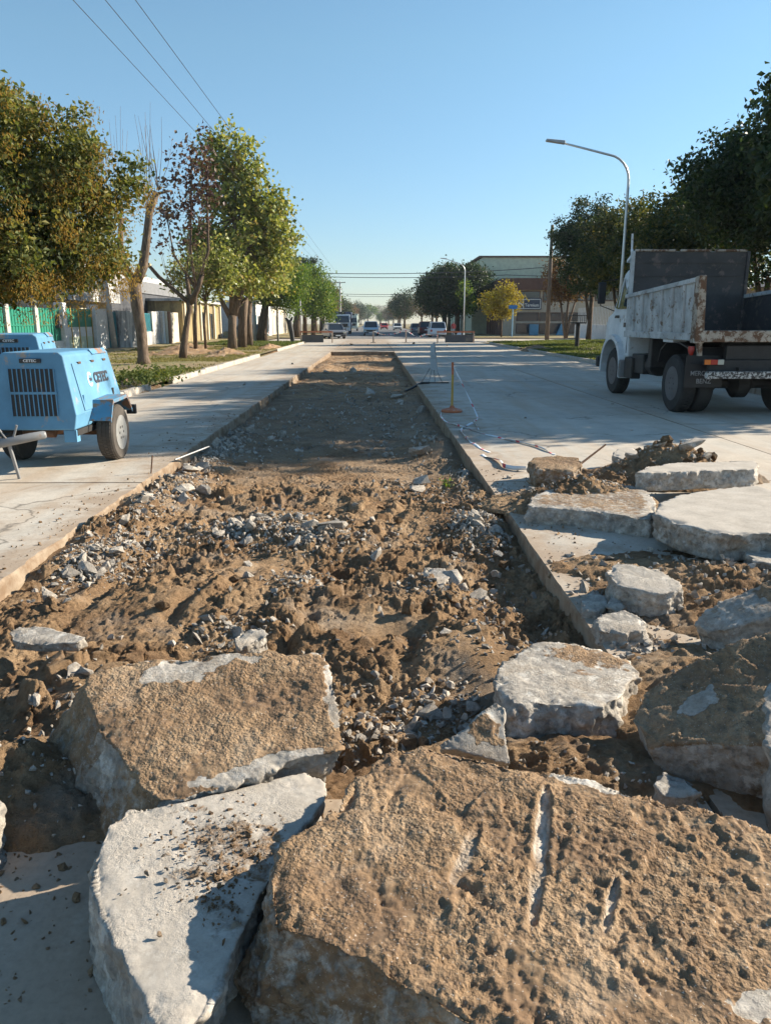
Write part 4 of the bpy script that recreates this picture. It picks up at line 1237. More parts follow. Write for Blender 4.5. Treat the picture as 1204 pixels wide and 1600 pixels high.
# ================================================================== wheels
def wheel(parent, x, y, r, w, side, mt, mr, rim_r=None, name='wheel', tread=True):
    """wheel whose axle runs along local x; side = +1 when the outer face looks to +x"""
    rim_r = rim_r or r * 0.62
    root = MB().lathe((x - w / 2, y, r), (1, 0, 0), [(rim_r, 0), (r * 0.93, 0.0), (r * 0.985, w * 0.10), (r, w * 0.22), (r, w * 0.78), (r * 0.985, w * 0.90), (r * 0.93, w), (rim_r, w)], 36).build(name, mt, parent)
    smooth_by_angle(root, 30)
    m = MB()
    xo = x + side * w / 2
    s = -side
    m.lathe((xo, y, r), (s, 0, 0), [(rim_r * 1.03, -0.004), (rim_r * 0.97, 0.012), (rim_r * 0.9, 0.05), (rim_r * 0.55, 0.045), (rim_r * 0.42, 0.01), (rim_r * 0.30, 0.0), (rim_r * 0.28, w * 0.6)], 28)
    rim = m.build('rim', mr, root)
    smooth_by_angle(rim, 30)
    if tread:
        t = MB()
        n = 44
        for k in range(n):
            a = 2 * math.pi * k / n
            for (u0, u1, off) in ((0.16, 0.36, 0), (0.40, 0.60, 0.5), (0.64, 0.84, 0)):
                aa = a + off * 2 * math.pi / n
                c, s2 = math.cos(aa), math.sin(aa)
                d = 2 * math.pi * r / n * 0.36
                def pt(u, rr, tt):
                    return (x - w / 2 + u * w, y + c * rr - s2 * tt, r + s2 * rr + c * tt)
                t.hexa([pt(u0, r - 0.004, -d), pt(u1, r - 0.004, -d), pt(u1, r - 0.004, d), pt(u0, r - 0.004, d)], [pt(u0, r + 0.007, -d), pt(u1, r + 0.007, -d), pt(u1, r + 0.007, d), pt(u0, r + 0.007, d)])
        t.build('tread', mt, root)
    for k in range(6):
        nb = MB()
        a = 2 * math.pi * k / 6
        nb.lathe((xo - side * 0.012, y + math.cos(a) * rim_r * 0.36, r + math.sin(a) * rim_r * 0.36), (side, 0, 0), [(0.018, 0), (0.018, 0.018), (0.008, 0.02)], 6)
        nb.build('wheel_nut', M['dark'], root)
    return root

# ================================================================== compressor
def compressor(label, loc, rz):
    t = thing('air_compressor', label, 'compressor', loc, rz)
    # cross sections (x half width, z) from front to rear; panels pulled in at the rear top
    def sec(y, yt, k=1.0):
        return [(-0.31 * k, yt, 1.33), (0.31 * k, yt, 1.33), (0.36 * k, yt, 1.29), (0.47 * k, y, 0.64), (0.44 * k, y, 0.47), (-0.44 * k, y, 0.47), (-0.47 * k, y, 0.64), (-0.36 * k, yt, 1.29)]
    a, b = sec(-0.85, -0.80), sec(0.86, 0.70, 0.985)
    m = MB(); n = 8
    m.add(a + b, [tuple(range(n)), tuple(reversed(range(n, 2 * n)))] + [(i, n + i, n + (i + 1) % n, (i + 1) % n) for i in range(n)])
    body = m.build('body', M['blue'], t, bevel=0.018, seg=3)
    # grille: dark recess, frame bars and two rows of blades on the leaning front
    def fy(z):      # front plane y at height z
        return -0.85 + 0.05 * (z - 0.64) / 0.65 if z > 0.64 else -0.85
    gx0, gx1, gz0, gz1, gzm = -0.24, 0.27, 0.63, 1.15, 0.885
    gr = MB().hexa([(gx0, fy(gz0) - 0.006, gz0), (gx1, fy(gz0) - 0.006, gz0), (gx1, fy(gz0) + 0.02, gz0), (gx0, fy(gz0) + 0.02, gz0)], [(gx0 - 0.02, fy(gz1) - 0.006, gz1), (gx1 - 0.02, fy(gz1) - 0.006, gz1), (gx1 - 0.02, fy(gz1) + 0.02, gz1), (gx0 - 0.02, fy(gz1) + 0.02, gz1)]).build('grille', M['black'], t)
    for row, (z0, z1) in enumerate(((gz0, gzm - 0.012), (gzm + 0.012, gz1))):
        for k in range(11):
            def bx(z):
                s = (z - gz0) / (gz1 - gz0)
                return (gx0 - 0.02 * s) + (gx1 - gx0) * k / 10
            xa, xb = bx(z0), bx(z1)
            w2 = 0.0055
            MB().hexa([(xa - w2, fy(z0) - 0.016, z0), (xa + w2, fy(z0) - 0.016, z0), (xa + w2, fy(z0) - 0.004, z0), (xa - w2, fy(z0) - 0.004, z0)],
                      [(xb - w2, fy(z1) - 0.016, z1), (xb + w2, fy(z1) - 0.016, z1), (xb + w2, fy(z1) - 0.004, z1), (xb - w2, fy(z1) - 0.004, z1)]).build('slat', M['blue'], gr)
    MB().box(gx0 - 0.015, gx1 + 0.005, fy(gzm) - 0.018, fy(gzm) - 0.002, gzm - 0.014, gzm + 0.014).build('crossbar', M['blue'], gr)
    pl = MB().box(-0.12, 0.12, -0.826, -0.808, 1.215, 1.262).build('name_plate', M['black'], t, bevel=0.004)
    lettering('CETEC', 0.042, M['white_ink'], pl, (0, -0.8275, 1.238), (R(90), 0, 0), bold=0.001, xs=1.15)
    # right hand side: plane leaning from (0.36,1.29) to (0.47,0.64)
    tilt = math.atan2(0.11, 0.65)
    def sx(z):
        return 0.47 - 0.11 * (z - 0.64) / 0.65
    for sgn, nm in ((1, 'side_door'), (-1, 'side_door')):
        e = 0.006
        d = MB()
        q = [(-0.57, 0.66), (0.66, 0.66), (0.56, 1.20), (-0.62, 1.20)]
        d.hexa([(sgn * (sx(z) + 0.001), yy, z) for yy, z in q], [(sgn * (sx(z) + e + 0.004), yy, z) for yy, z in q])
        door = d.build(nm, M['blue'], t, bevel=0.004, seg=2)
        for yy in (-0.55, 0.47):
            MB().box(sgn * sx(0.80) + (0.002 if sgn > 0 else -0.022), sgn * sx(0.80) + (0.022 if sgn > 0 else -0.002), yy, yy + 0.05, 0.72, 0.84).build('latch', M['dark'] if yy > 0 else M['blue'], door, bevel=0.006)
        for yy in (-0.45, -0.02, 0.4):
            MB().box(sgn * sx(1.2) + (0.0 if sgn > 0 else -0.022), sgn * sx(1.2) + (0.022 if sgn > 0 else 0.0), yy, yy + 0.09, 1.185, 1.21).build('hinge', M['rust'], door, bevel=0.004)
    # logo and lettering on the right door
    xl = sx(0.98) + 0.013
    rot = (R(90) - tilt, 0, R(90))
    lettering('CETEC', 0.165, M['dark_ink'], t, (xl, 0.19, 0.995), rot, bold=0.008, xs=1.0)
    ring = MB()
    for k in range(22):
        a0, a1 = R(40 + 280 * k / 22), R(40 + 280 * (k + 1) / 22)
        q = []
        for aa, rr in ((a0, 0.055), (a1, 0.055), (a1, 0.085), (a0, 0.085)):
            yy, zz = -0.19 + math.cos(aa) * rr * 0.9, 0.995 + math.sin(aa) * rr
            q.append((yy, zz))
        ring.hexa([(sx(z) + 0.010, yy, z) for yy, z in q], [(sx(z) + 0.014, yy, z) for yy, z in q])
    ring.build('logo_ring', M['white_ink'], t)
    MB().hexa([(sx(z) + 0.010, yy, z) for yy, z in ((-0.2, 0.975), (-0.13, 0.975), (-0.13, 1.01), (-0.2, 1.01))], [(sx(z) + 0.014, yy, z) for yy, z in ((-0.2, 0.975), (-0.13, 0.975), (-0.13, 1.01), (-0.2, 1.01))]).build('logo_bar', M['dark_ink'], t)
    MB().hexa([(sx(z) + 0.010, yy, z) for yy, z in ((0.16, 0.70), (0.46, 0.70), (0.46, 0.76), (0.16, 0.76))], [(sx(z) + 0.013, yy, z) for yy, z in ((0.16, 0.70), (0.46, 0.70), (0.46, 0.76), (0.16, 0.76))]).build('white_sticker', M['white_ink'], t)
    # rust patch panel at the rear top edge
    MB().hexa([(0.325, 0.10, 1.335), (0.37, 0.10, 1.275), (0.365, 0.66, 1.275), (0.32, 0.66, 1.335)], [(0.329, 0.10, 1.339), (0.376, 0.10, 1.277), (0.371, 0.66, 1.277), (0.324, 0.66, 1.339)]).build('rusted_edge', M['blue_rust'], t)
    # lower skirt, fenders, axle and chassis
    for sgn in (1, -1):
        f = MB()
        prof = [(-0.40, 0.52), (-0.27, 0.745), (0.26, 0.765), (0.44, 0.56)]
        for (y0, z0), (y1, z1) in zip(prof[:-1], prof[1:]):
            nx = Vector((0, -(z1 - z0), y1 - y0)).normalized() * 0.012
            x0, x1 = sgn * 0.40, sgn * 0.70
            f.hexa([(x0, y0, z0), (x1, y0, z0), (x1, y1, z1), (x0, y1, z1)], [(x0, y0 + nx.y, z0 + nx.z), (x1, y0 + nx.y, z0 + nx.z), (x1, y1 + nx.y, z1 + nx.z), (x0, y1 + nx.y, z1 + nx.z)])
        # outer lip
        f.prism([(sgn * 0.70, -0.40, 0.50), (sgn * 0.70, -0.27, 0.715), (sgn * 0.70, 0.26, 0.735), (sgn * 0.70, 0.44, 0.54), (sgn * 0.70, 0.445, 0.575), (sgn * 0.70, 0.265, 0.779), (sgn * 0.70, -0.275, 0.759), (sgn * 0.70, -0.405, 0.535)], (sgn * 0.008, 0, 0))
        f.build('fender', M['blue_rust'] if sgn > 0 else M['blue'], t)
        wheel(t, sgn * 0.585, 0.0, 0.335, 0.20, sgn, M['rubber_dusty'], M['rim'], 0.205)
        MB().box(sgn * 0.41, sgn * 0.45, -0.80, 0.82, 0.40, 0.468).build('chassis_rail', M['dark'], t)
    MB().tube([(-0.55, 0, 0.335), (0.55, 0, 0.335)], 0.032, 10).build('axle', M['rust'], t)
    MB().tube([(-0.2, -0.7, 0.42), (0.16, -0.72, 0.42)], 0.05, 12).tube([(0.1, -0.55, 0.43), (0.38, -0.2, 0.43)], 0.045, 10).build('exhaust', M['rust'], t)
    MB().box(0.30, 0.44, -0.83, -0.79, 0.33, 0.468).box(0.43, 0.445, -0.83, -0.72, 0.33, 0.468).build('bracket', M['blue'], t, bevel=0.004)
    MB().box(0.60, 0.72, 0.52, 0.58, 0.50, 0.62).build('tail_lamp', M['black'], t, bevel=0.006)
    # drawbar with its prop stand
    db = MB().hexa([(-0.36, -0.8, 0.36), (-0.30, -0.8, 0.36), (-0.30, -0.8, 0.44), (-0.36, -0.8, 0.44)], [(-0.33, -1.55, 0.36), (-0.27, -1.55, 0.36), (-0.27, -1.55, 0.43), (-0.33, -1.55, 0.43)]).build('drawbar', M['dark'], t, bevel=0.006)
    MB().tube([(-0.40, -1.62, 0.37), (0.14, -1.30, 0.46), (0.25, -1.24, 0.475), (0.27, -1.23, 0.478)], [0.05, 0.046, 0.044, 0.03], 14).build('hitch_tube', M['steel'], db, smooth=True)
    MB().tube([(-0.06, -1.42, 0.42), (-0.04, -1.30, 0.0)], [0.022, 0.018], 8).build('prop_stand', M['steel'], db)
    MB().tube([(-0.02, -1.40, 0.44), (0.04, -1.40, 0.60)], 0.013, 8).build('brake_lever', M['steel'], db)
    MB().tube([(-0.26, -1.50, 0.55), (-0.12, -1.46, 0.56), (-0.06, -1.43, 0.44)], 0.012, 8).build('safety_hook', M['steel'], db)
    MB().box(-0.46, -0.22, -1.62, -1.42, 0.30, 0.52).build('coupling_box', M['dark'], db, bevel=0.03)
    return t
compressor('blue towed air compressor with barred grille, wheel and drawbar at the left border', (-3.68, 9.25, 0), 0)
c1 = [q for q in bpy.data.objects if q.get('label', '').startswith('blue towed')][0]
c1.scale = (0.96, 0.96, 0.97)
c2 = compressor('second blue machine hood peeping over the compressor at the left border', (-5.6, 12.6, 0), R(14))
c2.scale = (1.08, 1.08, 1.08)

# ================================================================== dump truck
TR = thing('dump_truck', 'white dump truck with rust-stained open bed, parked facing away on the right', 'truck', (6.7, 16.0, 0))
def tr(mb, name, mat, parent=None, **kw):
    return mb.build(name, M[mat], parent or TR, **kw)
for s in (-1, 1):
    tr(MB().box(s * 0.38 - 0.04, s * 0.38 + 0.04, -2.7, 3.2, 0.72, 0.95), 'chassis_rail', 'dark')
tr(MB().box(-1.0, 1.0, -2.78, -2.68, 0.78, 0.98).box(-0.7, 0.7, -2.72, -2.6, 0.98, 1.22).box(-0.5, 0.5, -2.0, 0.5, 0.95, 1.30), 'subframe', 'dark', bevel=0.01)
for s in (-1, 1):
    wheel(TR, s * 1.10, -1.78, 0.515, 0.27, s, M['rubber'], M['truck_rim'], 0.30)
    wheel(TR, s * 0.79, -1.78, 0.515, 0.27, s, M['rubber'], M['truck_rim'], 0.30, tread=False)
    wheel(TR, s * 1.02, 2.08, 0.515, 0.28, s, M['rubber'], M['truck_rim'], 0.30)
tr(MB().tube([(-0.9, -1.78, 0.515), (0.9, -1.78, 0.515)], 0.09, 12).lathe((-0.22, -1.78, 0.515), (1, 0, 0), [(0.1, 0), (0.26, 0.12), (0.26, 0.32), (0.1, 0.44)], 16), 'rear_axle', 'dark')
tr(MB().tube([(-0.9, 2.08, 0.515), (0.9, 2.08, 0.515)], 0.06, 10), 'front_axle', 'dark')
# bed
bedm = tr(MB().box(-1.19, 1.19, -2.70, 0.98, 1.34, 1.42), 'bed_floor', 'bed_dark')
for s in (-1, 1):
    y0, y1 = -2.78, 1.0
    xo = s * 1.25
    def topz(y):
        return 2.29 + (2.13 - 2.29) * (y - y0) / (y1 - y0)
    panel = MB()
    xi = xo - s * 0.03
    panel.hexa([(xi, y0, 1.36), (xo, y0, 1.36), (xo, y1, 1.36), (xi, y1, 1.36)], [(xi + s * 0.03, y0, topz(y0)), (xo + s * 0.03, y0, topz(y0)), (xo + s * 0.03, y1, topz(y1)), (xi + s * 0.03, y1, topz(y1))])
    sp = tr(panel, 'side_panel', 'bed_white')
    liner = MB().hexa([(xi - s * 0.012, y0 + 0.01, 1.42), (xi - s * 0.004, y0 + 0.01, 1.42), (xi - s * 0.004, y1, 1.42), (xi - s * 0.012, y1, 1.42)], [(xi + s * 0.018, y0 + 0.01, topz(y0) - 0.02), (xi + s * 0.026, y0 + 0.01, topz(y0) - 0.02), (xi + s * 0.026, y1, topz(y1) - 0.02), (xi + s * 0.018, y1, topz(y1) - 0.02)])
    tr(liner, 'liner', 'bed_dark', sp)
    rail = MB().hexa([(xo - s * 0.05, y0, topz(y0) - 0.03), (xo + s * 0.075, y0, topz(y0) - 0.03), (xo + s * 0.075, y1, topz(y1) - 0.03), (xo - s * 0.05, y1, topz(y1) - 0.03)], [(xo - s * 0.05, y0, topz(y0) + 0.05), (xo + s * 0.075, y0, topz(y0) + 0.05), (xo + s * 0.075, y1, topz(y1) + 0.05), (xo - s * 0.05, y1, topz(y1) + 0.05)])
    tr(rail, 'top_rail', 'bed_white', sp, bevel=0.012)
    tr(MB().box(min(xo - s * 0.03, xo + s * 0.05), max(xo - s * 0.03, xo + s * 0.05), y0 + 0.2, y1, 1.30, 1.43), 'bottom_rail', 'bed_white', sp, bevel=0.012)
    for k in range(6):
        yy = y0 + 0.62 + k * 0.53
        w2 = 0.035
        tr(MB().hexa([(xo, yy - w2, 1.43), (xo + s * 0.045, yy - w2, 1.43), (xo + s * 0.045, yy + w2, 1.43), (xo, yy + w2, 1.43)], [(xo + s * 0.03, yy - w2, topz(yy) - 0.03), (xo + s * 0.07, yy - w2, topz(yy) - 0.03), (xo + s * 0.07, yy + w2, topz(yy) - 0.03), (xo + s * 0.03, yy + w2, topz(yy) - 0.03)]), 'stake', 'bed_white', sp, bevel=0.008)
    # heavy rear post, leaning outwards and rusted through
    tr(MB().hexa([(xo - s * 0.10, y0 - 0.06, 1.26), (xo + s * 0.06, y0 - 0.06, 1.26), (xo + s * 0.06, y0 + 0.16, 1.26), (xo - s * 0.10, y0 + 0.16, 1.26)], [(xo - s * 0.03, y0 - 0.10, 2.36), (xo + s * 0.09, y0 - 0.10, 2.36), (xo + s * 0.09, y0 + 0.10, 2.34), (xo - s * 0.03, y0 + 0.10, 2.34)]), 'rear_post', 'bed_rust', sp, bevel=0.015)
    tr(MB().hexa([(xo - s * 0.12, y0 + 0.02, 1.05), (xo - s * 0.06, y0 + 0.02, 1.05), (xo - s * 0.06, y0 + 0.10, 1.05), (xo - s * 0.12, y0 + 0.10, 1.05)], [(xo - s * 0.07, y0 - 0.05, 1.3), (xo + s * 0.0, y0 - 0.05, 1.3), (xo + s * 0.0, y0 + 0.06, 1.3), (xo - s * 0.07, y0 + 0.06, 1.3)]), 'hinge_arm', 'bed_rust', sp)
hb = tr(MB().box(-1.22, 1.22, 0.98, 1.04, 1.42, 3.05), 'headboard', 'bed_dark')
for z in (1.75, 2.15, 2.55, 2.82):
    tr(MB().box(-1.17, 1.17, 0.965, 0.979, z, z + 0.035), 'rib', 'bed_dark', hb)
for s in (-1, 1):
    tr(MB().box(s * 1.22 - 0.035, s * 1.22 + 0.035, 0.94, 1.05, 1.42, 3.06), 'headboard_post', 'bed_white' if s < 0 else 'bed_dark', hb, bevel=0.01)
for x0, x1 in ((-1.18, -0.32), (-0.22, 0.42), (0.52, 1.18)):
    tr(MB().box(x0, x1, 0.95, 1.06, 3.052, 3.10), 'top_edge', 'bed_rust', hb, bevel=0.01)
tr(MB().hexa([(-1.2, 1.04, 3.0), (1.2, 1.04, 3.0), (1.2, 1.04, 3.06), (-1.2, 1.04, 3.06)], [(-1.2, 1.45, 2.86), (1.2, 1.45, 2.86), (1.2, 1.45, 2.92), (-1.2, 1.45, 2.92)]), 'cab_guard', 'truck_white', hb)
tr(MB().tube([(-1.22, 1.10, 3.08), (-1.23, 1.10, 3.42)], 0.022, 8).tube([(-1.22, 1.0, 2.9), (-1.22, 1.10, 3.10)], 0.03, 8), 'guard_pole', 'truck_white', hb)
tr(MB().box(-1.22, 1.22, -2.86, -2.70, 1.28, 1.47), 'rear_beam', 'bed_rust', bevel=0.015)
bp = tr(MB().box(-1.12, 1.2, -3.00, -2.90, 0.68, 0.80), 'rear_bumper', 'flaky', bevel=0.012)
for x in (-0.5, 0.5):
    tr(MB().box(x - 0.04, x + 0.04, -2.9, -2.68, 0.70, 0.86), 'bumper_bracket', 'dark', bp)
for s in (-1, 1):
    tl = tr(MB().box(s * 0.95 - 0.17, s * 0.95 + 0.17, -2.84, -2.78, 0.90, 1.00), 'tail_light', 'black', bevel=0.006)
    xs = s * 0.95
    for k, (a, b, mm) in enumerate(((-0.165, -0.06, 'amber'), (-0.058, 0.06, 'red'), (0.062, 0.165, 'clear'))):
        if s > 0: a, b = -b, -a
        tr(MB().box(xs + a, xs + b, -2.856, -2.838, 0.908, 0.992), 'lens', mm, tl, bevel=0.004)
    fl = tr(MB().box(s * 0.97 - 0.33, s * 0.97 + 0.33, -2.53, -2.515, 0.50, 1.05), 'mudflap', 'black')
    if s < 0:
        lettering('MERCEDES', 0.115, M['grey_ink'], fl, (s * 0.97, -2.536, 0.74), (R(90), 0, 0), bold=0.001, xs=0.88)
        lettering('BENZ', 0.115, M['grey_ink'], fl, (s * 0.97, -2.536, 0.605), (R(90), 0, 0), bold=0.001, xs=0.92)
    # rear mudguard frame above the twin wheels
    g = MB()
    pr = [(-2.52, 0.90), (-2.40, 1.16), (-1.98, 1.24), (-1.40, 1.24), (-1.12, 1.10), (-1.02, 0.86)]
    for (ya, za), (yb, zb) in zip(pr[:-1], pr[1:]):
        nn = Vector((0, -(zb - za), yb - ya)).normalized() * 0.02
        g.hexa([(s * 0.62, ya, za), (s * 1.24, ya, za), (s * 1.24, yb, zb), (s * 0.62, yb, zb)], [(s * 0.62, ya + nn.y, za + nn.z), (s * 1.24, ya + nn.y, za + nn.z), (s * 1.24, yb + nn.y, zb + nn.z), (s * 0.62, yb + nn.y, zb + nn.z)])
    tr(g, 'mudguard', 'black')
tr(MB().box(-1.26, -1.02, -1.75, -1.25, 1.25, 1.335), 'white_box', 'truck_white')
tr(MB().lathe((-1.2, -2.45, 1.20), (0, 0, -1), [(0.05, 0), (0.055, 0.06), (0.03, 0.16)], 10).lathe((-1.2, -2.45, 1.03), (0, 0, -1), [(0.045, 0), (0.045, 0.07), (0.02, 0.1)], 10), 'red_marker_lamp', 'red')
tr(MB().box(-1.18, -0.72, -0.45, -0.25, 0.72, 1.30), 'battery_box', 'dark', bevel=0.02)
tr(MB().box(-1.1, -0.6, 0.2, 0.95, 0.55, 0.95), 'tool_box', 'dark', bevel=0.02)
tr(MB().lathe((-0.85, -0.1, 0.75), (0, 1, 0), [(0.2, 0), (0.22, 0.02), (0.22, 0.78), (0.2, 0.8)], 20), 'air_tank', 'dark')
tr(MB().box(-0.9, 0.9, -0.9, -0.8, 0.45, 0.7), 'underrun_bar', 'dark')
# cab: side profile lofted across with tumblehome
prof = [(1.18, 0.86, 1.0), (1.18, 1.72, 1.0), (1.20, 2.58, 0.93), (1.34, 2.73, 0.88), (1.95, 2.74, 0.88), (2.10, 2.66, 0.90), (2.42, 1.84, 0.99), (2.95, 1.74, 0.95), (3.18, 1.60, 0.92), (3.22, 0.80, 0.92), (2.86, 0.80, 0.98), (2.74, 1.10, 1.0), (2.10, 1.24, 1.0), (1.55, 1.12, 1.0), (1.42, 0.86, 1.0)]
hw = 1.13
v = [(-hw * k, yy, zz) for yy, zz, k in prof] + [(hw * k, yy, zz) for yy, zz, k in prof]
n = len(prof)
cb = MB().add(v, [tuple(range(n)), tuple(reversed(range(n, 2 * n)))] + [(i, n + i, n + (i + 1) % n, (i + 1) % n) for i in range(n)])
cab = tr(cb, 'cab', 'truck_white', bevel=0.04, seg=3)
def kx(z):
    return hw * (1.0 - 0.07 * max(0, z - 1.72) / 0.86)
for s in (-1, 1):
    def pane(q, e, nm, mat):
        return tr(MB().hexa([(s * (kx(z) + 0.001), yy, z) for yy, z in q], [(s * (kx(z) + e), yy, z) for yy, z in q]), nm, mat, cab)
    pane([(1.30, 1.90), (2.10, 1.90), (2.26, 1.92), (2.02, 2.56), (1.34, 2.56)], 0.012, 'side_window', 'glass')
    pane([(2.03, 1.93), (2.07, 1.93), (1.95, 2.55), (1.91, 2.55)], 0.02, 'window_bar', 'truck_white')
    pane([(1.26, 0.95), (1.285, 0.95), (1.285, 1.86), (1.26, 1.86)], 0.006, 'door_gap', 'dark')
    pane([(1.36, 1.50), (1.50, 1.50), (1.50, 1.60), (1.36, 1.60)], 0.03, 'door_handle', 'black')
    pane([(1.95, 1.70), (2.25, 1.70), (2.22, 1.76), (1.95, 1.76)], 0.01, 'badge', 'dark')
    # bulging front fender
    f = MB(); a0 = []
    m2 = 12
    for i in range(m2 + 1):
        a = R(-8 + 200 * i / m2)
        a0.append((2.10 + math.cos(a) * 0.80, 0.56 + math.sin(a) * 0.80))
    for (ya, za), (yb, zb) in zip(a0[:-1], a0[1:]):
        ca, cb2 = Vector((ya - 2.10, za - 0.56)).normalized(), Vector((yb - 2.10, zb - 0.56)).normalized()
        def pt(x, yy, zz, c, d): return (x, yy - c.x * d, zz - c.y * d)
        f.hexa([pt(s * 0.80, ya, za, ca, 0), pt(s * 1.24, ya, za, ca, 0.03), pt(s * 1.24, yb, zb, cb2, 0.03), pt(s * 0.80, yb, zb, cb2, 0)],
               [pt(s * 0.80, ya, za, ca, 0.05), pt(s * 1.24, ya, za, ca, 0.13), pt(s * 1.24, yb, zb, cb2, 0.13), pt(s * 0.80, yb, zb, cb2, 0.05)])
    smooth_by_angle(tr(f, 'front_fender', 'truck_white'), 30)
    tr(MB().box(s * 0.83 if s > 0 else -1.24, 1.24 if s > 0 else -0.83, 1.30, 1.42, 0.42, 0.80), 'step_guard', 'steel', bevel=0.02)
    tr(MB().box(s * 0.95 if s > 0 else -1.16, 1.16 if s > 0 else -0.95, 0.75, 1.25, 0.42, 0.86), 'step', 'dark', bevel=0.02)
    mi = tr(MB().box(s * 1.42 - 0.09, s * 1.42 + 0.09, 2.38, 2.46, 2.02, 2.50), 'mirror', 'black', bevel=0.03, seg=3)
    tr(MB().tube([(s * 1.10, 2.30, 2.56), (s * 1.42, 2.43, 2.53), (s * 1.43, 2.43, 1.98), (s * 1.12, 2.36, 1.86)], 0.014, 6), 'mirror_arm', 'black', mi)
tr(MB().hexa([(-0.95, 2.13, 2.60), (0.95, 2.13, 2.60), (1.02, 2.40, 1.95), (-1.02, 2.40, 1.95)], [(-0.95, 2.145, 2.607), (0.95, 2.145, 2.607), (1.02, 2.415, 1.957), (-1.02, 2.415, 1.957)]), 'windscreen', 'glass', cab)
tr(MB().box(-0.80, 0.80, 1.165, 1.178, 1.95, 2.50), 'rear_window', 'glass', cab)
tr(MB().box(-1.2, 1.2, 3.2, 3.36, 0.55, 0.80), 'front_bumper', 'dark', bevel=0.03)

# ================================================================== signs, posts and tape on the right lane
t = thing('marker_post', 'yellow and orange marker post on a round orange foot beside the trench', 'post', (1.44, 14.2, 0))
MB().lathe((0, 0, 0.0), (0, 0, 1), [(0.19, 0), (0.20, 0.02), (0.19, 0.045), (0.10, 0.07), (0.05, 0.08), (0.03, 0.12)], 24).build('foot', M['orange'], t, smooth=False)
MB().tube([(0, 0, 0.08), (0.0, 0, 0.68)], 0.021, 10).build('shaft', M['yellow'], t)
MB().tube([(0.0, 0, 0.68), (-0.005, 0, 0.90)], 0.022, 10).build('tip', M['orange'], t)

t = thing('folded_trestle', 'pale narrow folded trestle sign standing on thin legs at the trench edge', 'sign stand', (1.62, 21.2, 0))
M['pale_board'] = mat_paint('pale_grey_board', (0.50, 0.52, 0.52), 0.6, 0.15, (0.3, 0.28, 0.25), 0.25, 5)
for s, dx in ((-1, 0.0), (1, 0.04)):
    MB().hexa([(-0.09 + dx, s * 0.13, 0.38), (0.09 + dx, s * 0.13, 0.34), (0.09 + dx, s * 0.13 + 0.02, 0.34), (-0.09 + dx, s * 0.13 + 0.02, 0.38)], [(-0.07 + dx - 0.02, s * 0.03, 1.02), (0.0 + dx, s * 0.03, 1.08), (0.0 + dx, s * 0.03 + 0.02, 1.08), (-0.07 + dx - 0.02, s * 0.03 + 0.02, 1.02)]).build('board', M['pale_board'], t)
for k, x in enumerate((-0.30, -0.12, 0.06, 0.24)):
    MB().tube([(x * 0.25, 0, 0.42), (x, (-1) ** k * 0.12, 0.02)], 0.010, 6).build('leg', M['steel'], t)
MB().box(-0.36, 0.42, -0.14, -0.11, 0.0, 0.03).build('base_bar', M['dark'], t)

def mat_tape():
    t = NT('red_white_tape')
    a = t.attr('along')
    f = t.math('FRACT', t.math('MULTIPLY', a, 2.2))
    s = t.ramp(f, [(0.0, 0.0), (0.80, 0.0), (0.81, 1.0)], 'CONSTANT')
    c = t.mix(s, (0.66, 0.68, 0.70), (0.62, 0.05, 0.07))
    return t.principled(c, 0.35, spec=0.5)
M['tape'] = mat_tape()
def tape(name, label, pts, w=0.035, seed=0):
    """twisted plastic ribbon along a smoothed path"""
    pts = [Vector(p) for p in pts]
    path = []
    for i in range(len(pts) - 1):
        p0, p1, p2, p3 = pts[max(i - 1, 0)], pts[i], pts[i + 1], pts[min(i + 2, len(pts) - 1)]
        for k in range(10):
            u = k / 10
            path.append(0.5 * ((2 * p1) + (p2 - p0) * u + (2 * p0 - 5 * p1 + 4 * p2 - p3) * u * u + (3 * p1 - p0 - 3 * p2 + p3) * u ** 3))
    path.append(pts[-1])
    r = random.Random(seed)
    v, f, al = [], [], []
    L = 0.0
    for i, p in enumerate(path):
        d = (path[min(i + 1, len(path) - 1)] - path[max(i - 1, 0)]).normalized()
        if i: L += (p - path[i - 1]).length
        sd = d.cross(Vector((0, 0, 1))).normalized()
        upv = sd.cross(d)
        a = 0.5 + 0.9 * math.sin(L * 3.1 + seed) + 0.4 * math.sin(L * 7.7)
        e = (sd * math.cos(a) + upv * math.sin(a)) * w
        lift = abs(math.sin(a)) * w
        q = p + Vector((0, 0, lift + 0.006))
        v += [q - e, q + e]
        al += [L, L]
        if i:
            n = 2 * i
            f.append((n - 2, n - 1, n + 1, n))
    o = mesh_obj(name, v, f, M['tape'], None, True)
    at = o.data.attributes.new('along', 'FLOAT', 'POINT'); at.data.foreach_set('value', al)
    sm = o.modifiers.new('solid', 'SOLIDIFY'); sm.thickness = 0.002
    return tag(o, label, 'barrier tape')
tape('barrier_tape', 'red and white tape hanging from the yellow post down to the pavement', [(1.45, 14.18, 0.80), (1.60, 14.0, 0.50), (1.73, 13.75, 0.22), (1.80, 13.4, 0.01), (1.72, 12.9, 0), (1.65, 12.6, 0), (1.61, 11.75, 0)], 0.014, 1)
tape('barrier_tape', 'long red and white tape trailing across the shaded right lane', [(1.22, 13.9, 0.0), (1.17, 13.3, 0), (1.22, 12.6, 0), (1.38, 12.03, 0), (1.65, 11.2, 0), (1.92, 10.55, 0), (2.15, 10.0, 0), (2.24, 9.4, 0)], 0.014, 2)
tape('barrier_tape', 'loop of tape running from the tangle towards the trench rim into sunlight', [(1.62, 12.5, 0), (1.40, 12.0, 0), (1.31, 11.5, 0), (1.31, 10.7, 0), (1.38, 10.0, 0), (1.46, 9.6, 0)], 0.02, 3)
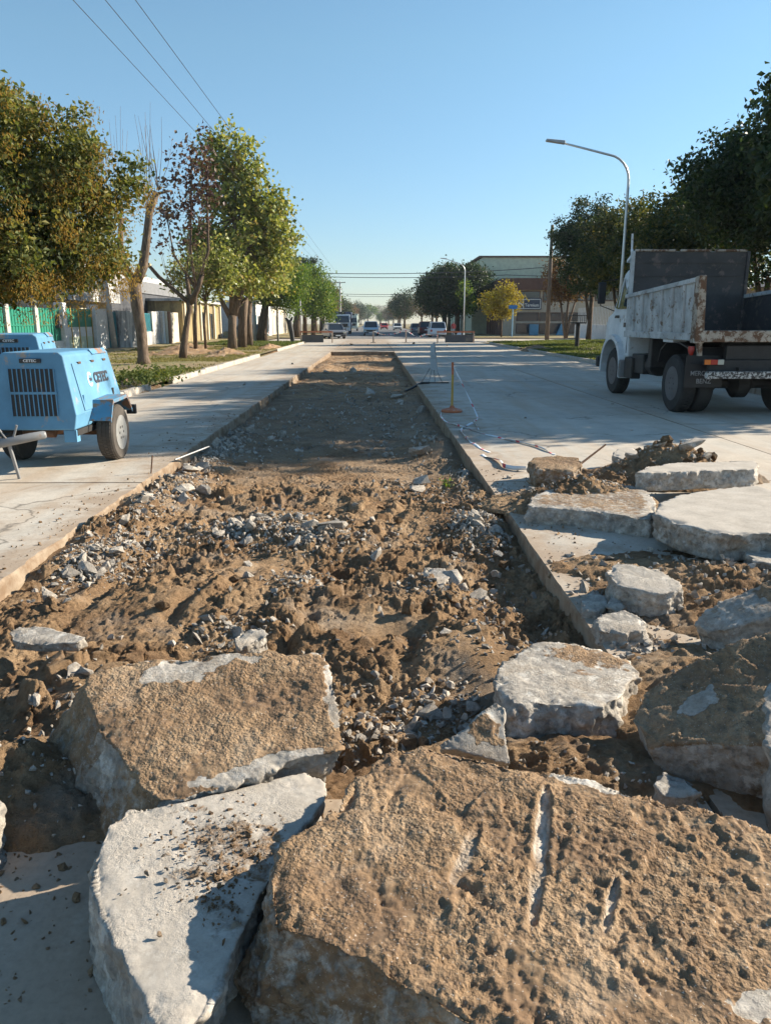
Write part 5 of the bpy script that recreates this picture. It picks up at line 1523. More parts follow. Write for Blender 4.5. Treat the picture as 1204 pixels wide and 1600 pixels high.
tape('barrier_tape', 'fallen end of red and white tape pinned by stones near the brown block', [(1.33, 9.4, 0.0), (1.42, 9.12, 0), (1.48, 8.86, 0.02), (1.46, 8.6, 0), (1.54, 8.42, 0), (1.68, 8.34, 0.01)], 0.024, 5)

# ================================================================== barrier across the far end
def far_barrier(label, xa, xb, y, panel):
    t = thing('road_barrier', label, 'barrier', ((xa + xb) / 2, y, 0))
    h = (xb - xa) / 2
    for s in (-1, 1):
        MB().box(s * h - 0.05, s * h + 0.05, -0.05, 0.05, 0, 0.93).build('post', M['rust_white'], t)
    MB().box(-h - 0.06, h + 0.06, -0.075, -0.052, 0.80, 0.93).build('rail', M['orange'], t)
    if panel:
        MB().hexa([(panel[0], 0.10, 0.02), (panel[1], 0.10, 0.02), (panel[1], 0.16, 0.02), (panel[0], 0.16, 0.02)], [(panel[0], 0.22, panel[3]), (panel[1], 0.22, panel[3]), (panel[1], 0.28, panel[3]), (panel[0], 0.28, panel[3])]).build('plate', M['grey_plate'], t)
    return t
M['rust_white'] = mat_paint('worn_white_post', (0.55, 0.45, 0.36), 0.7, 0.25, (0.4, 0.16, 0.07), 0.3, 6)
M['grey_plate'] = mat_paint('dark_grey_plate', (0.10, 0.105, 0.11), 0.6, 0.1, (0.2, 0.18, 0.15), 0.3, 2)
far_barrier('orange railed barrier with grey plate across the right lanes at the intersection', 5.2, 8.15, 64.0, (-0.85, 1.45, 0, 0.62))
far_barrier('orange railed barrier with dark plate in front of the grey car at the left', -5.9, -3.35, 64.5, (-1.3, 0.55, 0, 0.62))
for lbl, x in (('lone white post in the middle of the road at the intersection', 0.0), ('lone white post left of the railed barrier on the right lanes', 2.65)):
    t = thing('barrier_post', lbl, 'post', (x, 64.2, 0))
    MB().box(-0.06, 0.06, -0.05, 0.05, 0.04, 0.95).build('shaft', M['rust_white'], t)
    MB().box(-0.2, 0.2, -0.2, 0.2, 0, 0.04).build('foot', M['rust_white'], t)
tape('barrier_tape', 'sagging tape strung between the lone white posts at the intersection', [(0.0, 64.15, 0.85), (0.9, 64.2, 0.62), (1.8, 64.2, 0.70), (2.65, 64.15, 0.88), (3.6, 64.1, 0.45), (4.3, 64.0, 0.62), (5.2, 63.9, 0.55)], 0.05, 7)

# ================================================================== lamps, poles, wires
def street_lamp(label, x, y, h, reach, scale=1.0):
    t = thing('street_lamp', label, 'street lamp', (x, y, 0.1))
    pts = [(0, 0, 0), (0, 0, h * 0.5), (0, 0, h - 0.9)]
    for k in range(1, 7):
        a = R(90 * k / 6 * 0.93)
        pts.append((-0.85 * (1 - math.cos(a)), 0, h - 0.9 + 0.85 * math.sin(a)))
    pts.append((-reach, 0, h + 0.32))
    MB().tube(pts, [0.065, 0.055, 0.048] + [0.042] * 6 + [0.034], 12).build('column', M['galv'], t, smooth=True)
    MB().hexa([(-reach - 0.62, -0.13, h + 0.38), (-reach + 0.05, -0.10, h + 0.28), (-reach + 0.05, 0.10, h + 0.28), (-reach - 0.62, 0.13, h + 0.38)], [(-reach - 0.62, -0.11, h + 0.45), (-reach + 0.05, -0.08, h + 0.40), (-reach + 0.05, 0.08, h + 0.40), (-reach - 0.62, 0.11, h + 0.45)]).build('lamp_head', M['lamp_grey'], t, bevel=0.02)
    MB().tube([(0, 0, 0), (0, 0, 0.5)], 0.10, 12).build('base_sleeve', M['galv'], t)
    return t
street_lamp('tall galvanised street lamp with bent arm rising behind the dump truck cab', 9.15, 29.5, 7.35, 2.4)
street_lamp('distant street lamp with bent arm before the dark trees at the right corner', 9.3, 81.5, 7.4, 1.9)
def pole(label, x, y, h, r, mat, arms=(), rz=0, lean=0.0):
    t = thing('utility_pole', label, 'utility pole', (x, y, 0.05), rz)
    MB().tube([(0, 0, 0), (lean * 0.5, 0, h * 0.5), (lean, 0, h)], [r, r * 0.85, r * 0.65], 10).build('shaft', M[mat], t, smooth=True)
    for (z, w) in arms:
        a = MB().box(-w, w, -0.06, 0.06, z - 0.06, z + 0.06).build('crossarm', M['pole_wood'], t)
        for k in (-0.9, -0.05, 0.9):
            MB().lathe((k * w, 0, z + 0.06), (0, 0, 1), [(0.05, 0), (0.06, 0.05), (0.03, 0.12)], 8).build('insulator', M['dark'], a)
    return t
pole('dark wooden utility pole standing among right-hand trees near the corner shop', 15.2, 69.0, 9.6, 0.20, 'pole_wood')
pole('weathered concrete pole in front of the stained house on the left', -15.0, 46.0, 5.4, 0.17, 'concrete_pole', lean=-0.35)
pole('far concrete pole with crossarm behind the white lorry', -6.2, 150, 9.0, 0.22, 'concrete_pole', [(8.8, 1.0)])
pole('slim white post between fresh green trees on the left', -7.2, 79.0, 4.4, 0.09, 'concrete_pole')
pole('short white-painted post on the grass corner at left', -7.4, 61.5, 3.2, 0.09, 'concrete_pole')
pole('grey concrete post beside the plane tree trunks', -9.1, 61.0, 3.3, 0.15, 'concrete_pole')
pole('far lamp mast rising above the dark trees on the right', 12.2, 110, 9.2, 0.14, 'concrete_pole')
def wire(label, pts, r=0.012, sag=0.0):
    P3 = []
    for a, b in zip(pts[:-1], pts[1:]):
        for k in range(12):
            u = k / 12
            p = Vector(a).lerp(Vector(b), u); p.z -= sag * 4 * u * (1 - u)
            P3.append(p)
    P3.append(Vector(pts[-1]))
    o = MB().tube(P3, r, 5).build('overhead_wire', M['wire'])
    return tag(o, label, 'wire')
for k, (x, lb) in enumerate(((-6.95, 'leftmost of three overhead wires crossing the upper left sky'), (-6.2, 'middle one of three overhead wires crossing the upper left sky'), (-5.5, 'rightmost of three overhead wires crossing the upper left sky'))):
    wire(lb, [(x, -30, 9.0), (x, 150, 8.95)], 0.009, 0.12)
wire('upper dark cable spanning the street in front of the corner building', [(-9.0, 88, 6.9), (14.8, 88, 7.2), (30, 88, 9.0)], 0.035, 0.25)
wire('lower dark cable spanning the street in front of the corner building', [(-9.0, 88.5, 6.6), (14.8, 88.5, 6.7), (30, 88.5, 7.0)], 0.035, 0.25)
wire('thin cable crossing the street far away above the white lorry', [(-9.0, 150, 6.9), (12.0, 150, 6.9)], 0.04, 0.2)
wire('faint highest cable crossing the hazy end of the street', [(-9.0, 190, 7.8), (12.0, 190, 7.8)], 0.04, 0.2)
wire('second faint cable crossing the hazy end of the street', [(-9.0, 230, 6.4), (12.0, 230, 6.4)], 0.04, 0.2)

t = thing('litter_basket', 'black litter basket on a post, grass verge right of the road', 'litter basket', (12.3, 47.5, 0.2))
MB().tube([(0, 0, 0), (0, 0, 1.35)], 0.13, 10).build('post', M['black'], t)
bk = MB().box(-0.42, 0.42, -0.3, 0.3, 1.35, 1.42).build('tray', M['black'], t)
for k in range(8):
    x = -0.4 + 0.8 * k / 7
    MB().box(x - 0.012, x + 0.012, -0.3, -0.276, 1.42, 1.82).build('bar', M['black'], bk)
MB().box(-0.42, 0.42, -0.31, -0.28, 1.80, 1.84).box(-0.42, 0.42, 0.28, 0.31, 1.80, 1.84).box(-0.43, -0.40, -0.31, 0.31, 1.80, 1.84).box(0.40, 0.43, -0.31, 0.31, 1.80, 1.84).build('rim', M['black'], t)
t = thing('tree_stump', 'dark forked stump on the bright grass corner at the left', 'tree stump', (-6.3, 60.5, 0.1))
MB().tube([(0.15, 0, 0), (0.05, 0, 0.8), (-0.1, 0, 1.6)], [0.16, 0.18, 0.2], 8).build('trunk', M['dark'], t)
MB().tube([(-0.1, 0, 1.5), (-0.35, 0, 1.85)], [0.13, 0.08], 8).tube([(-0.05, 0, 1.5), (0.15, 0, 1.9)], [0.12, 0.07], 8).build('limb', M['dark'], t)
t = thing('street_sign', 'small blue street name sign on a thin post by the golden tree', 'sign', (14.75, 84.0, 0.1))
MB().tube([(0, 0, 0), (0, 0, 2.9)], 0.06, 8).build('post', mat_plain('light_blue_post', (0.25, 0.45, 0.6)), t)
MB().box(-0.45, 0.45, -0.03, 0.03, 2.9, 3.3).build('plate', mat_plain('blue_sign', (0.03, 0.16, 0.42)), t)

# ================================================================== trees
def curve_pts(a, b, bend, n=6):
    a, b = Vector(a), Vector(b)
    m = (a + b) / 2 + Vector(bend)
    return [a * (1 - u) ** 2 + m * 2 * u * (1 - u) + b * u * u for u in [k / (n - 1) for k in range(n)]]

def leaf_mesh(name, C, S, mat, parent, rs, droop=0.0, asp=0.6, up=0.35):
    """one four-cornered folded leaf per row of C"""
    n = len(C)
    d = rs.normal(size=(n, 3)); d[:, 2] -= droop
    d /= np.linalg.norm(d, axis=1)[:, None]
    nn = rs.normal(size=(n, 3)); nn[:, 2] += up * 2
    s = np.cross(d, nn); s /= np.linalg.norm(s, axis=1)[:, None] + 1e-6
    up_ = np.cross(s, d)
    S = S[:, None]
    a = C - d * S * 0.5
    b = C + s * S * asp * 0.5 + up_ * S * 0.12
    c = C + d * S * 0.5
    e = C - s * S * asp * 0.5 + up_ * S * 0.12
    V = np.stack([a, b, c, e], 1).reshape(-1, 3)
    F = np.arange(4 * n).reshape(n, 4)
    return fast_mesh(name, V, F, mat, parent)

def sample_blobs(blobs, n, rs, shell=0.5):
    w = np.array([b[3] * b[4] * b[5] for b in blobs]) ** 0.75
    k = rs.choice(len(blobs), n, p=w / w.sum())
    B = np.array(blobs)[k]
    d = rs.normal(size=(n, 3)); d /= np.linalg.norm(d, axis=1)[:, None]
    r = (shell + (1 - shell) * rs.random(n)) ** (1 / 1.6)
    return B[:, :3] + d * r[:, None] * B[:, 3:6]

def tree(label, base, trunk, blobs, clusters, per, cr, leaf, mat, bark='bark', seed=0, droop=0.0, name='tree', limbs=26, asp=0.6, shell=0.45, group=None, extra=None, twigs=True, up=0.35):
    """trunk: list of (points, radii); blobs: crown ellipsoids, local coordinates"""
    rs = np.random.default_rng(seed)
    t = thing(name, label, 'tree', base, 0, group)
    m = MB()
    for pts, rad in trunk:
        m.tube(pts, rad, 10)
    C = sample_blobs(blobs, clusters, rs, shell)
    tips = [Vector(p[-1]) for p, _ in trunk]
    trs = [r[-1] for _, r in trunk]
    pick = rs.choice(len(C), min(limbs, len(C)), replace=False)
    for i in pick:
        c = Vector(C[i])
        j = min(range(len(tips)), key=lambda k: (tips[k] - c).length)
        r0 = trs[j] * 0.62
        m.tube(curve_pts(tips[j] + Vector(rs.normal(0, 0.05, 3).tolist()), c, (0, 0, 0.12 * (c - tips[j]).length), 7), [r0, r0 * 0.8, r0 * 0.62, r0 * 0.48, r0 * 0.36, r0 * 0.24, r0 * 0.10], 6)
    if twigs:
        for i in range(0, len(C), 2):
            c = Vector(C[i])
            q = Vector(C[pick[i % len(pick)]])
            a = q.lerp(c, 0.55) if (q - c).length < 2.2 * cr * 2 else c
            if a != c:
                m.tube([a, a.lerp(c, 0.5) + Vector((0, 0, 0.08)), c], [0.014, 0.011, 0.006], 4)
    if name == 'tree':
        tv = np.array(m.v); dn = np.stack([fbm(tv + q, 3.2, 3, seed + q) for q in (1, 2, 3)], 1)
        m.v = (tv + dn * 0.07 * sstep(0.0, 0.5, tv[:, 2:3] + 0.2)).tolist()
    tk = m.build('trunk', M[bark], t, smooth=True)
    if per:
        L = np.repeat(C, per, 0) + rs.normal(size=(len(C) * per, 3)) * np.array([cr, cr, cr * 0.75])
        S = leaf * rs.uniform(0.6, 1.25, len(L))
        leaf_mesh('crown', L, S, M[mat], t, rs, droop, asp, up)
    if extra:
        extra(t, C, rs)
    return t

# big olive tree with ochre seed clusters, left border
def tassels(t, C, rs):
    sel = C[(C[:, 0] > -1.5) | (rs.random(len(C)) < 0.4)]
    sel = sel[rs.random(len(sel)) < 0.62]
    per = 150
    ctr = np.array([0.6, 0.2, 4.2])
    out = sel - ctr; out /= np.linalg.norm(out, axis=1)[:, None] + 1e-6
    base = np.repeat(sel + out * 0.36, per, 0)
    u = rs.random(len(base))
    off = rs.normal(size=(len(base), 3)) * np.array([0.17, 0.17, 0.05])
    off[:, 2] -= u * 0.5
    leaf_mesh('seed_clusters', base + off, 0.07 * rs.uniform(0.6, 1.3, len(base)), M['leaf_seed'], t, rs, 2.2, 0.28)
tree('large olive-green tree hung with ochre seed clusters at the left border', (-9.0, 17.6, 0.1),
     [([(0, 0, 0), (0.05, 0, 1.2), (0.2, 0, 2.4)], [0.32, 0.27, 0.24]), ([(0.15, 0, 2.2), (0.9, 0, 3.2), (1.6, 0, 4.2)], [0.2, 0.15, 0.1]), ([(0.15, 0, 2.2), (-0.6, 0.2, 3.4), (-0.9, 0.3, 4.8)], [0.2, 0.15, 0.1])],
     [(0.2, 0, 4.4, 2.6, 2.6, 2.0), (2.0, -0.2, 5.3, 1.3, 1.6, 1.0), (3.0, 0.3, 4.9, 0.9, 1.2, 0.8), (2.4, 0.2, 3.9, 1.3, 1.4, 1.0), (1.4, -0.4, 3.0, 1.7, 1.7, 1.0), (2.4, 0.2, 3.1, 1.3, 1.3, 0.7), (-1.8, 0, 4.0, 2.4, 2.4, 2.0), (0.3, -0.6, 2.8, 1.6, 1.5, 0.8), (1.3, 0, 5.9, 0.9, 1.0, 0.6)],
     440, 150, 0.21, 0.135, 'leaf_tipa', seed=4, droop=0.3, extra=tassels, shell=0.35, asp=0.6)
par = [q for q in bpy.data.objects if q.get('label', '').startswith('large olive-green')][0]
par.scale = (1, 1, 0.94)
tree('leafy twig of a tall tree reaching in at the upper left corner', (-9.6, 13.5, 0.1), [([(0, 0, 0), (0, 0, 3), (0.4, 0, 6.0)], [0.3, 0.24, 0.12])],
     [(-0.9, 0.2, 6.9, 1.4, 1.2, 0.7), (0.95, 0.1, 7.05, 0.3, 0.3, 0.35)], 24, 120, 0.22, 0.12, 'leaf_tipa', seed=6, limbs=10)

# pruned trunk with bare shoots
k = 0.0237
def shoots(starts, seed, zmax, n=7, r0=0.02, spread=0.35):
    rs = random.Random(seed); out = []
    for (x, y, z) in starts:
        for i in range(n):
            h = rs.uniform(0.45, 1.0) * (zmax - z)
            dx, dy = rs.gauss(0, spread), rs.gauss(0, spread)
            out.append(([(x, y, z), (x + dx * 0.5, y + dy * 0.5, z + h * 0.5), (x + dx * 0.85, y + dy * 0.85, z + h)], [r0, r0 * 0.7, r0 * 0.3]))
    return out
tree('pruned forked trunk with bare upright shoots next to the large olive tree', (-8.27, 28.4, 0.1),
     [([(0.0, 0, -0.05), (-0.02, 0, 0.3), (-0.02, 0, 1.2), (-0.1, 0, 2.1), (-0.12, 0, 2.9)], [0.30, 0.22, 0.20, 0.20, 0.22]), ([(-0.12, 0, 2.8), (-0.45, 0, 3.4), (-0.55, 0.1, 4.1), (-0.5, 0.2, 5.0)], [0.16, 0.15, 0.13, 0.09]), ([(-0.1, 0, 2.8), (0.22, 0, 3.4), (0.36, 0, 4.1), (0.58, 0, 5.2), (0.9, 0, 5.85)], [0.19, 0.17, 0.15, 0.13, 0.10]), ([(0.9, 0, 5.8), (1.4, 0, 5.9)], [0.05, 0.03])] + shoots([(0.7, 0, 5.4), (0.95, 0, 5.9), (0.5, 0, 5.0), (-0.5, 0.2, 4.9)], 3, 8.6, 6, 0.011),
     [(-0.5, 0.1, 5.2, 1.0, 0.8, 0.7), (0.1, 0, 6.3, 0.8, 0.6, 0.5), (-0.7, 0, 4.6, 0.5, 0.6, 0.4)], 6, 30, 0.18, 0.11, 'leaf_tipa', bark='bark_pale', seed=8, limbs=6, droop=0.6)
k = 0.0285
tree('small leaning bare tree with sawn-off pale branch end and brushy twigs', (-8.27, 34.2, 0.1),
     [([(0, 0, -0.05), (0.08, 0, 0.5), (0.2, 0, 1.2), (0.4, 0, 2.0), (0.45, 0, 2.4)], [0.19, 0.15, 0.13, 0.12, 0.13]), ([(0.45, 0, 2.3), (-0.2, 0, 2.9), (-0.8, 0, 3.4), (-1.2, 0, 3.9)], [0.11, 0.09, 0.08, 0.07]), ([(0.45, 0, 2.3), (0.4, 0.1, 3.0), (0.35, 0.1, 3.6)], [0.1, 0.07, 0.05]), ([(0.45, 0, 2.3), (0.8, 0, 2.9), (1.1, 0, 3.5)], [0.13, 0.1, 0.08])] + shoots([(1.1, 0, 3.4), (0.35, 0.1, 3.4), (0.8, 0, 3.0), (-0.3, 0, 3.0)], 5, 4.9, 9, 0.012, 0.55),
     [(0.4, 0, 4.0, 0.9, 0.6, 0.5)], 10, 26, 0.2, 0.10, 'leaf_plane', bark='bark', seed=9, limbs=5)
o = MB().lathe((-8.27 - 1.2, 34.18, 3.97), (-0.5, -0.6, 0.5), [(0.10, -0.08), (0.10, 0.0), (0.09, 0.012)], 12).build('sawn_end', mat_plain('fresh_cut_wood', (0.62, 0.45, 0.22)), None)
par = [q for q in bpy.data.objects if q.get('label', '').startswith('small leaning bare')][0]
o.parent = par; o.location = -Vector(par.location)
tree('sparse tree with dry purple-brown leaves left of the plane tree', (-9.1, 40.5, 0.1),
     [([(0, 0, 0), (0.05, 0, 1.6), (0.2, 0, 3.2)], [0.11, 0.09, 0.08]), ([(0.2, 0, 3.1), (0.0, 0, 5), (0.3, 0, 9.0)], [0.09, 0.06, 0.03]), ([(0.2, 0, 3.1), (-0.8, 0, 4.8), (-1.0, 0, 6.5)], [0.08, 0.05, 0.03]), ([(0.2, 0, 3.1), (0.9, 0, 5.0), (1.0, 0, 8.5)], [0.08, 0.05, 0.03])],
     [(0.0, 0, 7.9, 1.2, 1.0, 2.9), (-1.2, 0, 6.4, 0.8, 0.7, 2.0), (0.8, 0, 8.2, 0.8, 0.8, 2.6)], 170, 7, 0.28, 0.22, 'leaf_dry', bark='bark', seed=12, limbs=30, shell=0.1, asp=0.8)
tree('low leafy plane sapling filling in beneath the sparse dry tree', (-8.9, 42.0, 0.1), [([(0, 0, 0), (0, 0, 1.4), (0.1, 0, 2.6)], [0.07, 0.06, 0.05])],
     [(-0.2, 0, 3.8, 1.6, 1.1, 1.3), (0.9, 0, 4.4, 1.1, 1.0, 1.3)], 95, 34, 0.28, 0.19, 'leaf_plane', bark='bark', seed=13, limbs=12, asp=0.8)
tree('tall dense plane tree with clustered trunks on the left verge', (-8.06, 45.2, 0.1),
     [([(0, 0, -0.05), (0.02, 0, 1.0), (0.1, 0, 1.9)], [0.30, 0.24, 0.24]), ([(0.05, 0, 1.7), (-0.45, 0, 2.6), (-0.9, 0, 4.0)], [0.16, 0.12, 0.08]), ([(0.1, 0, 1.8), (0.6, 0.2, 3.2), (1.0, 0.3, 5.5)], [0.2, 0.15, 0.09]), ([(0.1, 0, 1.8), (0.15, 0.2, 4), (0.4, 0.3, 7)], [0.2, 0.15, 0.08])],
     [(0.5, 0.6, 6.2, 2.5, 2.0, 2.6), (0.1, 0.5, 9.6, 1.0, 1.0, 2.4), (1.0, 0.5, 9.8, 0.8, 0.9, 2.0), (1.9, 0.6, 8.3, 1.0, 1.1, 2.2), (2.6, 0.8, 6.2, 1.2, 1.3, 2.2), (-0.6, 0.4, 8.8, 0.8, 0.9, 2.6), (-1.3, 0.2, 5.0, 1.3, 1.3, 1.8), (0.9, 0.2, 3.8, 2.1, 1.8, 1.0)],
     270, 48, 0.34, 0.25, 'leaf_plane', bark='bark_pale', seed=14, limbs=44, asp=0.85, shell=0.3)
tree('second plane tree trunk close behind the tall dense one', (-8.2, 49.4, 0.1),
     [([(0, 0, 0), (0.1, 0, 1.6), (0.3, 0, 3.0)], [0.3, 0.24, 0.2]), ([(0.1, 0, 1.5), (-0.2, 0, 2.6), (-0.1, 0, 4.2)], [0.18, 0.14, 0.1])], [(1.0, 0, 5.2, 2.3, 2.0, 2.0), (1.2, 0, 7.2, 1.4, 1.4, 1.8)], 120, 40, 0.38, 0.25, 'leaf_plane', bark='bark_pale', seed=15, asp=0.85)
tree('third plane tree trunk, farthest of the cluster', (-8.25, 52.4, 0.1),
     [([(0, 0, 0), (0.05, 0, 1.8), (0.2, 0, 3.2)], [0.3, 0.22, 0.18])], [(1.2, 0, 4.8, 2.2, 2.0, 1.7), (0.6, 0, 6.4, 1.6, 1.5, 1.3)], 90, 38, 0.38, 0.25, 'leaf_plane', bark='bark_pale', seed=16, asp=0.85)
tree('feathery bright green tree hanging over the grass corner at left', (-8.6, 61.0, 0.1), [([(0, 0, 0), (0.1, 0, 1.4), (0.4, 0, 2.8)], [0.42, 0.36, 0.28])],
     [(1.4, 0, 4.4, 2.4, 2.2, 1.7), (0.2, 0, 5.2, 2.2, 2.2, 1.4), (2.4, 0, 3.3, 1.2, 1.4, 1.0)], 170, 105, 0.36, 0.18, 'leaf_fresh', seed=17, droop=0.8, limbs=18)
tree('feathery bright green tree across the intersection on the left', (-8.2, 84.0, 0.05), [([(0, 0, 0), (0.1, 0, 1.6), (0.3, 0, 3.0)], [0.45, 0.36, 0.28])],
     [(1.2, 0, 5.2, 2.6, 2.4, 2.2), (-0.6, 0, 6.0, 2.2, 2.2, 1.7), (2.2, 0, 3.9, 1.4, 1.4, 1.4)], 150, 80, 0.42, 0.24, 'leaf_fresh', seed=18, droop=0.8, limbs=14)
tree('yellowing green tree behind the slim white post on the left', (-7.2, 95.0, 0.05), [([(0, 0, 0), (0, 0, 2.4)], [0.3, 0.22])],
     [(0.6, 0, 4.4, 2.3, 2.2, 2.3), (1.4, 0, 3.0, 1.4, 1.4, 1.3)], 110, 60, 0.45, 0.27, 'leaf_fresh', seed=19, limbs=12)
tree('dark flat-topped conifer poking above the green trees at left', (-8.6, 100.0, 0.05), [([(0, 0, 0), (0, 0, 6.0), (0.1, 0, 8.6)], [0.3, 0.2, 0.1])],
     [(0.2, 0, 8.8, 1.6, 1.4, 0.5), (0.7, 0, 7.6, 1.6, 1.2, 0.4), (0.9, 0, 6.5, 1.8, 1.2, 0.4)], 46, 60, 0.3, 0.24, 'leaf_dark', seed=20, limbs=14)

# right hand row: tall, dark against the light
RT = [('dark evergreen tree right of the truck, out at the right border nearest the camera', 14.6, 17.4, 3.3, 10.2, 'leaf_dark', 31),
      ('dark tree squeezed between the two tall trees at the right border', 17.0, 21.8, 3.3, 10.6, 'leaf_dark', 38),
      ('tallest dark tree filling the right border behind the truck', 15.8, 25.6, 4.7, 10.8, 'leaf_dark', 32),
      ('dark tree stepping down left of the tallest tree behind the truck bed', 16.0, 32.4, 3.7, 9.6, 'leaf_dark', 33),
      ('sunlit-topped dark tree directly behind the truck headboard', 16.2, 39.0, 3.3, 8.8, 'leaf_olive', 34),
      ('ochre-topped tree right of the tall street lamp', 16.2, 45.4, 3.0, 8.4, 'leaf_olive', 35),
      ('olive tree seen through the tall street lamp column', 16.8, 54.0, 3.2, 9.4, 'leaf_olive', 36),
      ('round dark tree on the right verge nearest the corner shop', 17.2, 63.0, 3.3, 11.2, 'leaf_dark', 37)]
for (lb, x, y, r, h, mt, sd) in RT:
    rs = random.Random(sd)
    bl = [(0, 0, h * 0.60, r * 0.95, r * 0.95, h * 0.30)]
    for k in range(6):
        a = rs.uniform(0, 6.28)
        bl.append((math.cos(a) * r * 0.55, math.sin(a) * r * 0.55, h * rs.uniform(0.40, 0.78), r * rs.uniform(0.4, 0.6), r * rs.uniform(0.4, 0.6), h * rs.uniform(0.10, 0.17)))
    bl.append((rs.uniform(-0.4, 0.4), 0, h * 0.86, r * 0.5, r * 0.5, h * 0.13))
    n = int(70 + 19 * r * r)
    tree(lb, (x, y, 0.2), [([(0, 0, -0.1), (0.05, 0, 1.3), (0.1, 0, h * 0.32)], [0.24, 0.19, 0.16]), ([(0.05, 0, 1.2), (-0.35, 0.1, h * 0.3), (-0.6, 0.2, h * 0.45)], [0.12, 0.1, 0.07])], bl, n, 95, 0.30, 0.25 if y < 30 else 0.21, mt, seed=sd, limbs=26, shell=0.4)
tree('pale wispy tree rising behind the dark trees on the right', (24.0, 54.0, 0.2), [([(0, 0, 0), (0, 0, 5), (0.4, 0, 9.5)], [0.25, 0.18, 0.08]), ([(0, 0, 6), (-1.2, 0, 9.0), (-1.8, 0, 10)], [0.1, 0.07, 0.04])],
     [(0.6, 0, 11.2, 1.5, 1.2, 1.4), (-1.5, 0, 10.2, 1.4, 1.0, 0.9), (1.4, 0, 12.6, 0.8, 0.8, 0.6)], 46, 34, 0.34, 0.24, 'leaf_fresh', seed=41, limbs=20, droop=1.0)
tree('small rust-brown tree with several pale stems beside the dark utility pole', (17.2, 70.5, 0.2), [([(0, 0, 0), (-0.3, 0, 1.4), (-0.6, 0, 3.2)], [0.16, 0.12, 0.08]), ([(0.05, 0, 0), (0.25, 0, 1.6), (0.7, 0, 3.3)], [0.14, 0.11, 0.07]), ([(0, 0.1, 0), (0.0, 0.1, 1.8), (0.1, 0, 3.4)], [0.12, 0.1, 0.07])],
     [(-0.6, 0, 5.2, 1.6, 1.4, 1.7), (0.5, 0, 4.6, 1.5, 1.4, 1.2), (-0.9, 0, 3.9, 1.2, 1.0, 0.8)], 110, 50, 0.36, 0.22, 'leaf_rust', bark='bark_pale', seed=42)
tree('golden autumn tree at the corner in front of the shop', (14.1, 87.0, 0.05), [([(0, 0, 0), (0.02, 0, 1.0), (0, 0, 2.0)], [0.09, 0.08, 0.07])],
     [(0.2, 0, 3.9, 1.6, 1.5, 1.5), (-1.2, 0, 3.7, 1.1, 1.1, 1.2), (1.3, 0, 4.0, 0.9, 0.9, 1.1), (0.5, 0, 5.1, 0.7, 0.7, 0.8), (-0.4, 0, 2.6, 1.4, 1.2, 0.7)], 110, 42, 0.32, 0.24, 'leaf_yellow', seed=43, limbs=20)
tree('massive dark round tree overhanging the far right side of the street', (11.0, 104.0, 0.05), [([(0, 0, 0), (0, 0, 2.4)], [0.4, 0.3])],
     [(0, 0, 5.6, 4.2, 3.6, 3.0), (-2.6, 0, 5.0, 2.6, 2.6, 2.6), (1.8, 0, 6.6, 2.6, 2.6, 2.0), (-0.8, 0, 7.6, 2.2, 2.2, 1.4)], 330, 62, 0.50, 0.33, 'leaf_dark', seed=44, limbs=16)
tree('second massive dark tree behind it, left of the corner building', (10.6, 118.0, 0.05), [([(0, 0, 0), (0, 0, 2.8)], [0.4, 0.3])],
     [(0, 0, 6.0, 4.4, 3.6, 3.4), (2.4, 0, 5.6, 3.0, 2.6, 3.0)], 220, 52, 0.55, 0.38, 'leaf_dark', seed=45, limbs=12)
tree('vine-clad pale green shrub climbing the mast among dark trees', (11.2, 98.0, 0.05), [([(0, 0, 0), (0, 0, 5.5)], [0.15, 0.1])],
     [(0, 0, 5.0, 0.9, 0.9, 1.6), (0.7, 0, 3.6, 0.8, 0.8, 1.2)], 40, 40, 0.3, 0.26, 'leaf_fresh', seed=46, limbs=8)

# far avenue, fading with distance
kinds = ['leaf_hazel', 'leaf_dark', 'leaf_rust', 'leaf_fresh', 'leaf_olive']
protos = []
for i, mt in enumerate(kinds):
    t = tree('x', (0, 0, 0), [([(0, 0, 0), (0, 0, 2.6)], [0.28, 0.2])], [(0, 0, 5.2, 2.8, 2.8, 2.8), (1.2, 0, 6.2, 1.8, 1.8, 1.8), (-1.3, 0.3, 4.6, 1.8, 1.8, 1.6)], 120, 26 if mt != 'leaf_hazel' else 34, 0.55, 0.42 if mt != 'leaf_hazel' else 0.22, mt, seed=50 + i, limbs=18)
    protos.append(t)
used = set()
rs = random.Random(77)
for side, x0, seq in ((-1, -8.6, [0, 1, 2, 0, 1, 4, 0, 2, 1, 4, 0, 1]), (1, 12.0, [0, 2, 4, 0, 1, 4, 2, 0, 1, 0, 4, 1])):
    for k, kd in enumerate(seq):
        y = (118 if side < 0 else 136) + k * (13 + k * 2.4)
        lb = 'hazy %s tree in the distant %s row beyond the intersection' % (['bare brown-grey', 'dark green', 'rust-brown', 'fresh green', 'dull olive'][kd], 'left' if side < 0 else 'right')
        src = protos[kd]
        t = src if kd not in used else copy_tree(src)
        used.add(kd)
        t['label'] = lb; t['group'] = 'distant trees along the %s side' % ('left' if side < 0 else 'right')
        t.location = (x0 + rs.uniform(-1.4, 1.4) - (2 if side > 0 and k > 3 else 0), y, 0.05)
        t.rotation_euler = (0, 0, rs.uniform(0, 6.28))
        s = rs.uniform(0.85, 1.2) * (1 + 0.02 * k)
        t.scale = (s, s, s * rs.uniform(0.9, 1.1))
for i, p in enumerate(protos):
    if i not in used:
        p['label'] = 'hazy fresh green tree closing the far end of the avenue'; p.location = (2.0 + i, 520, 0)
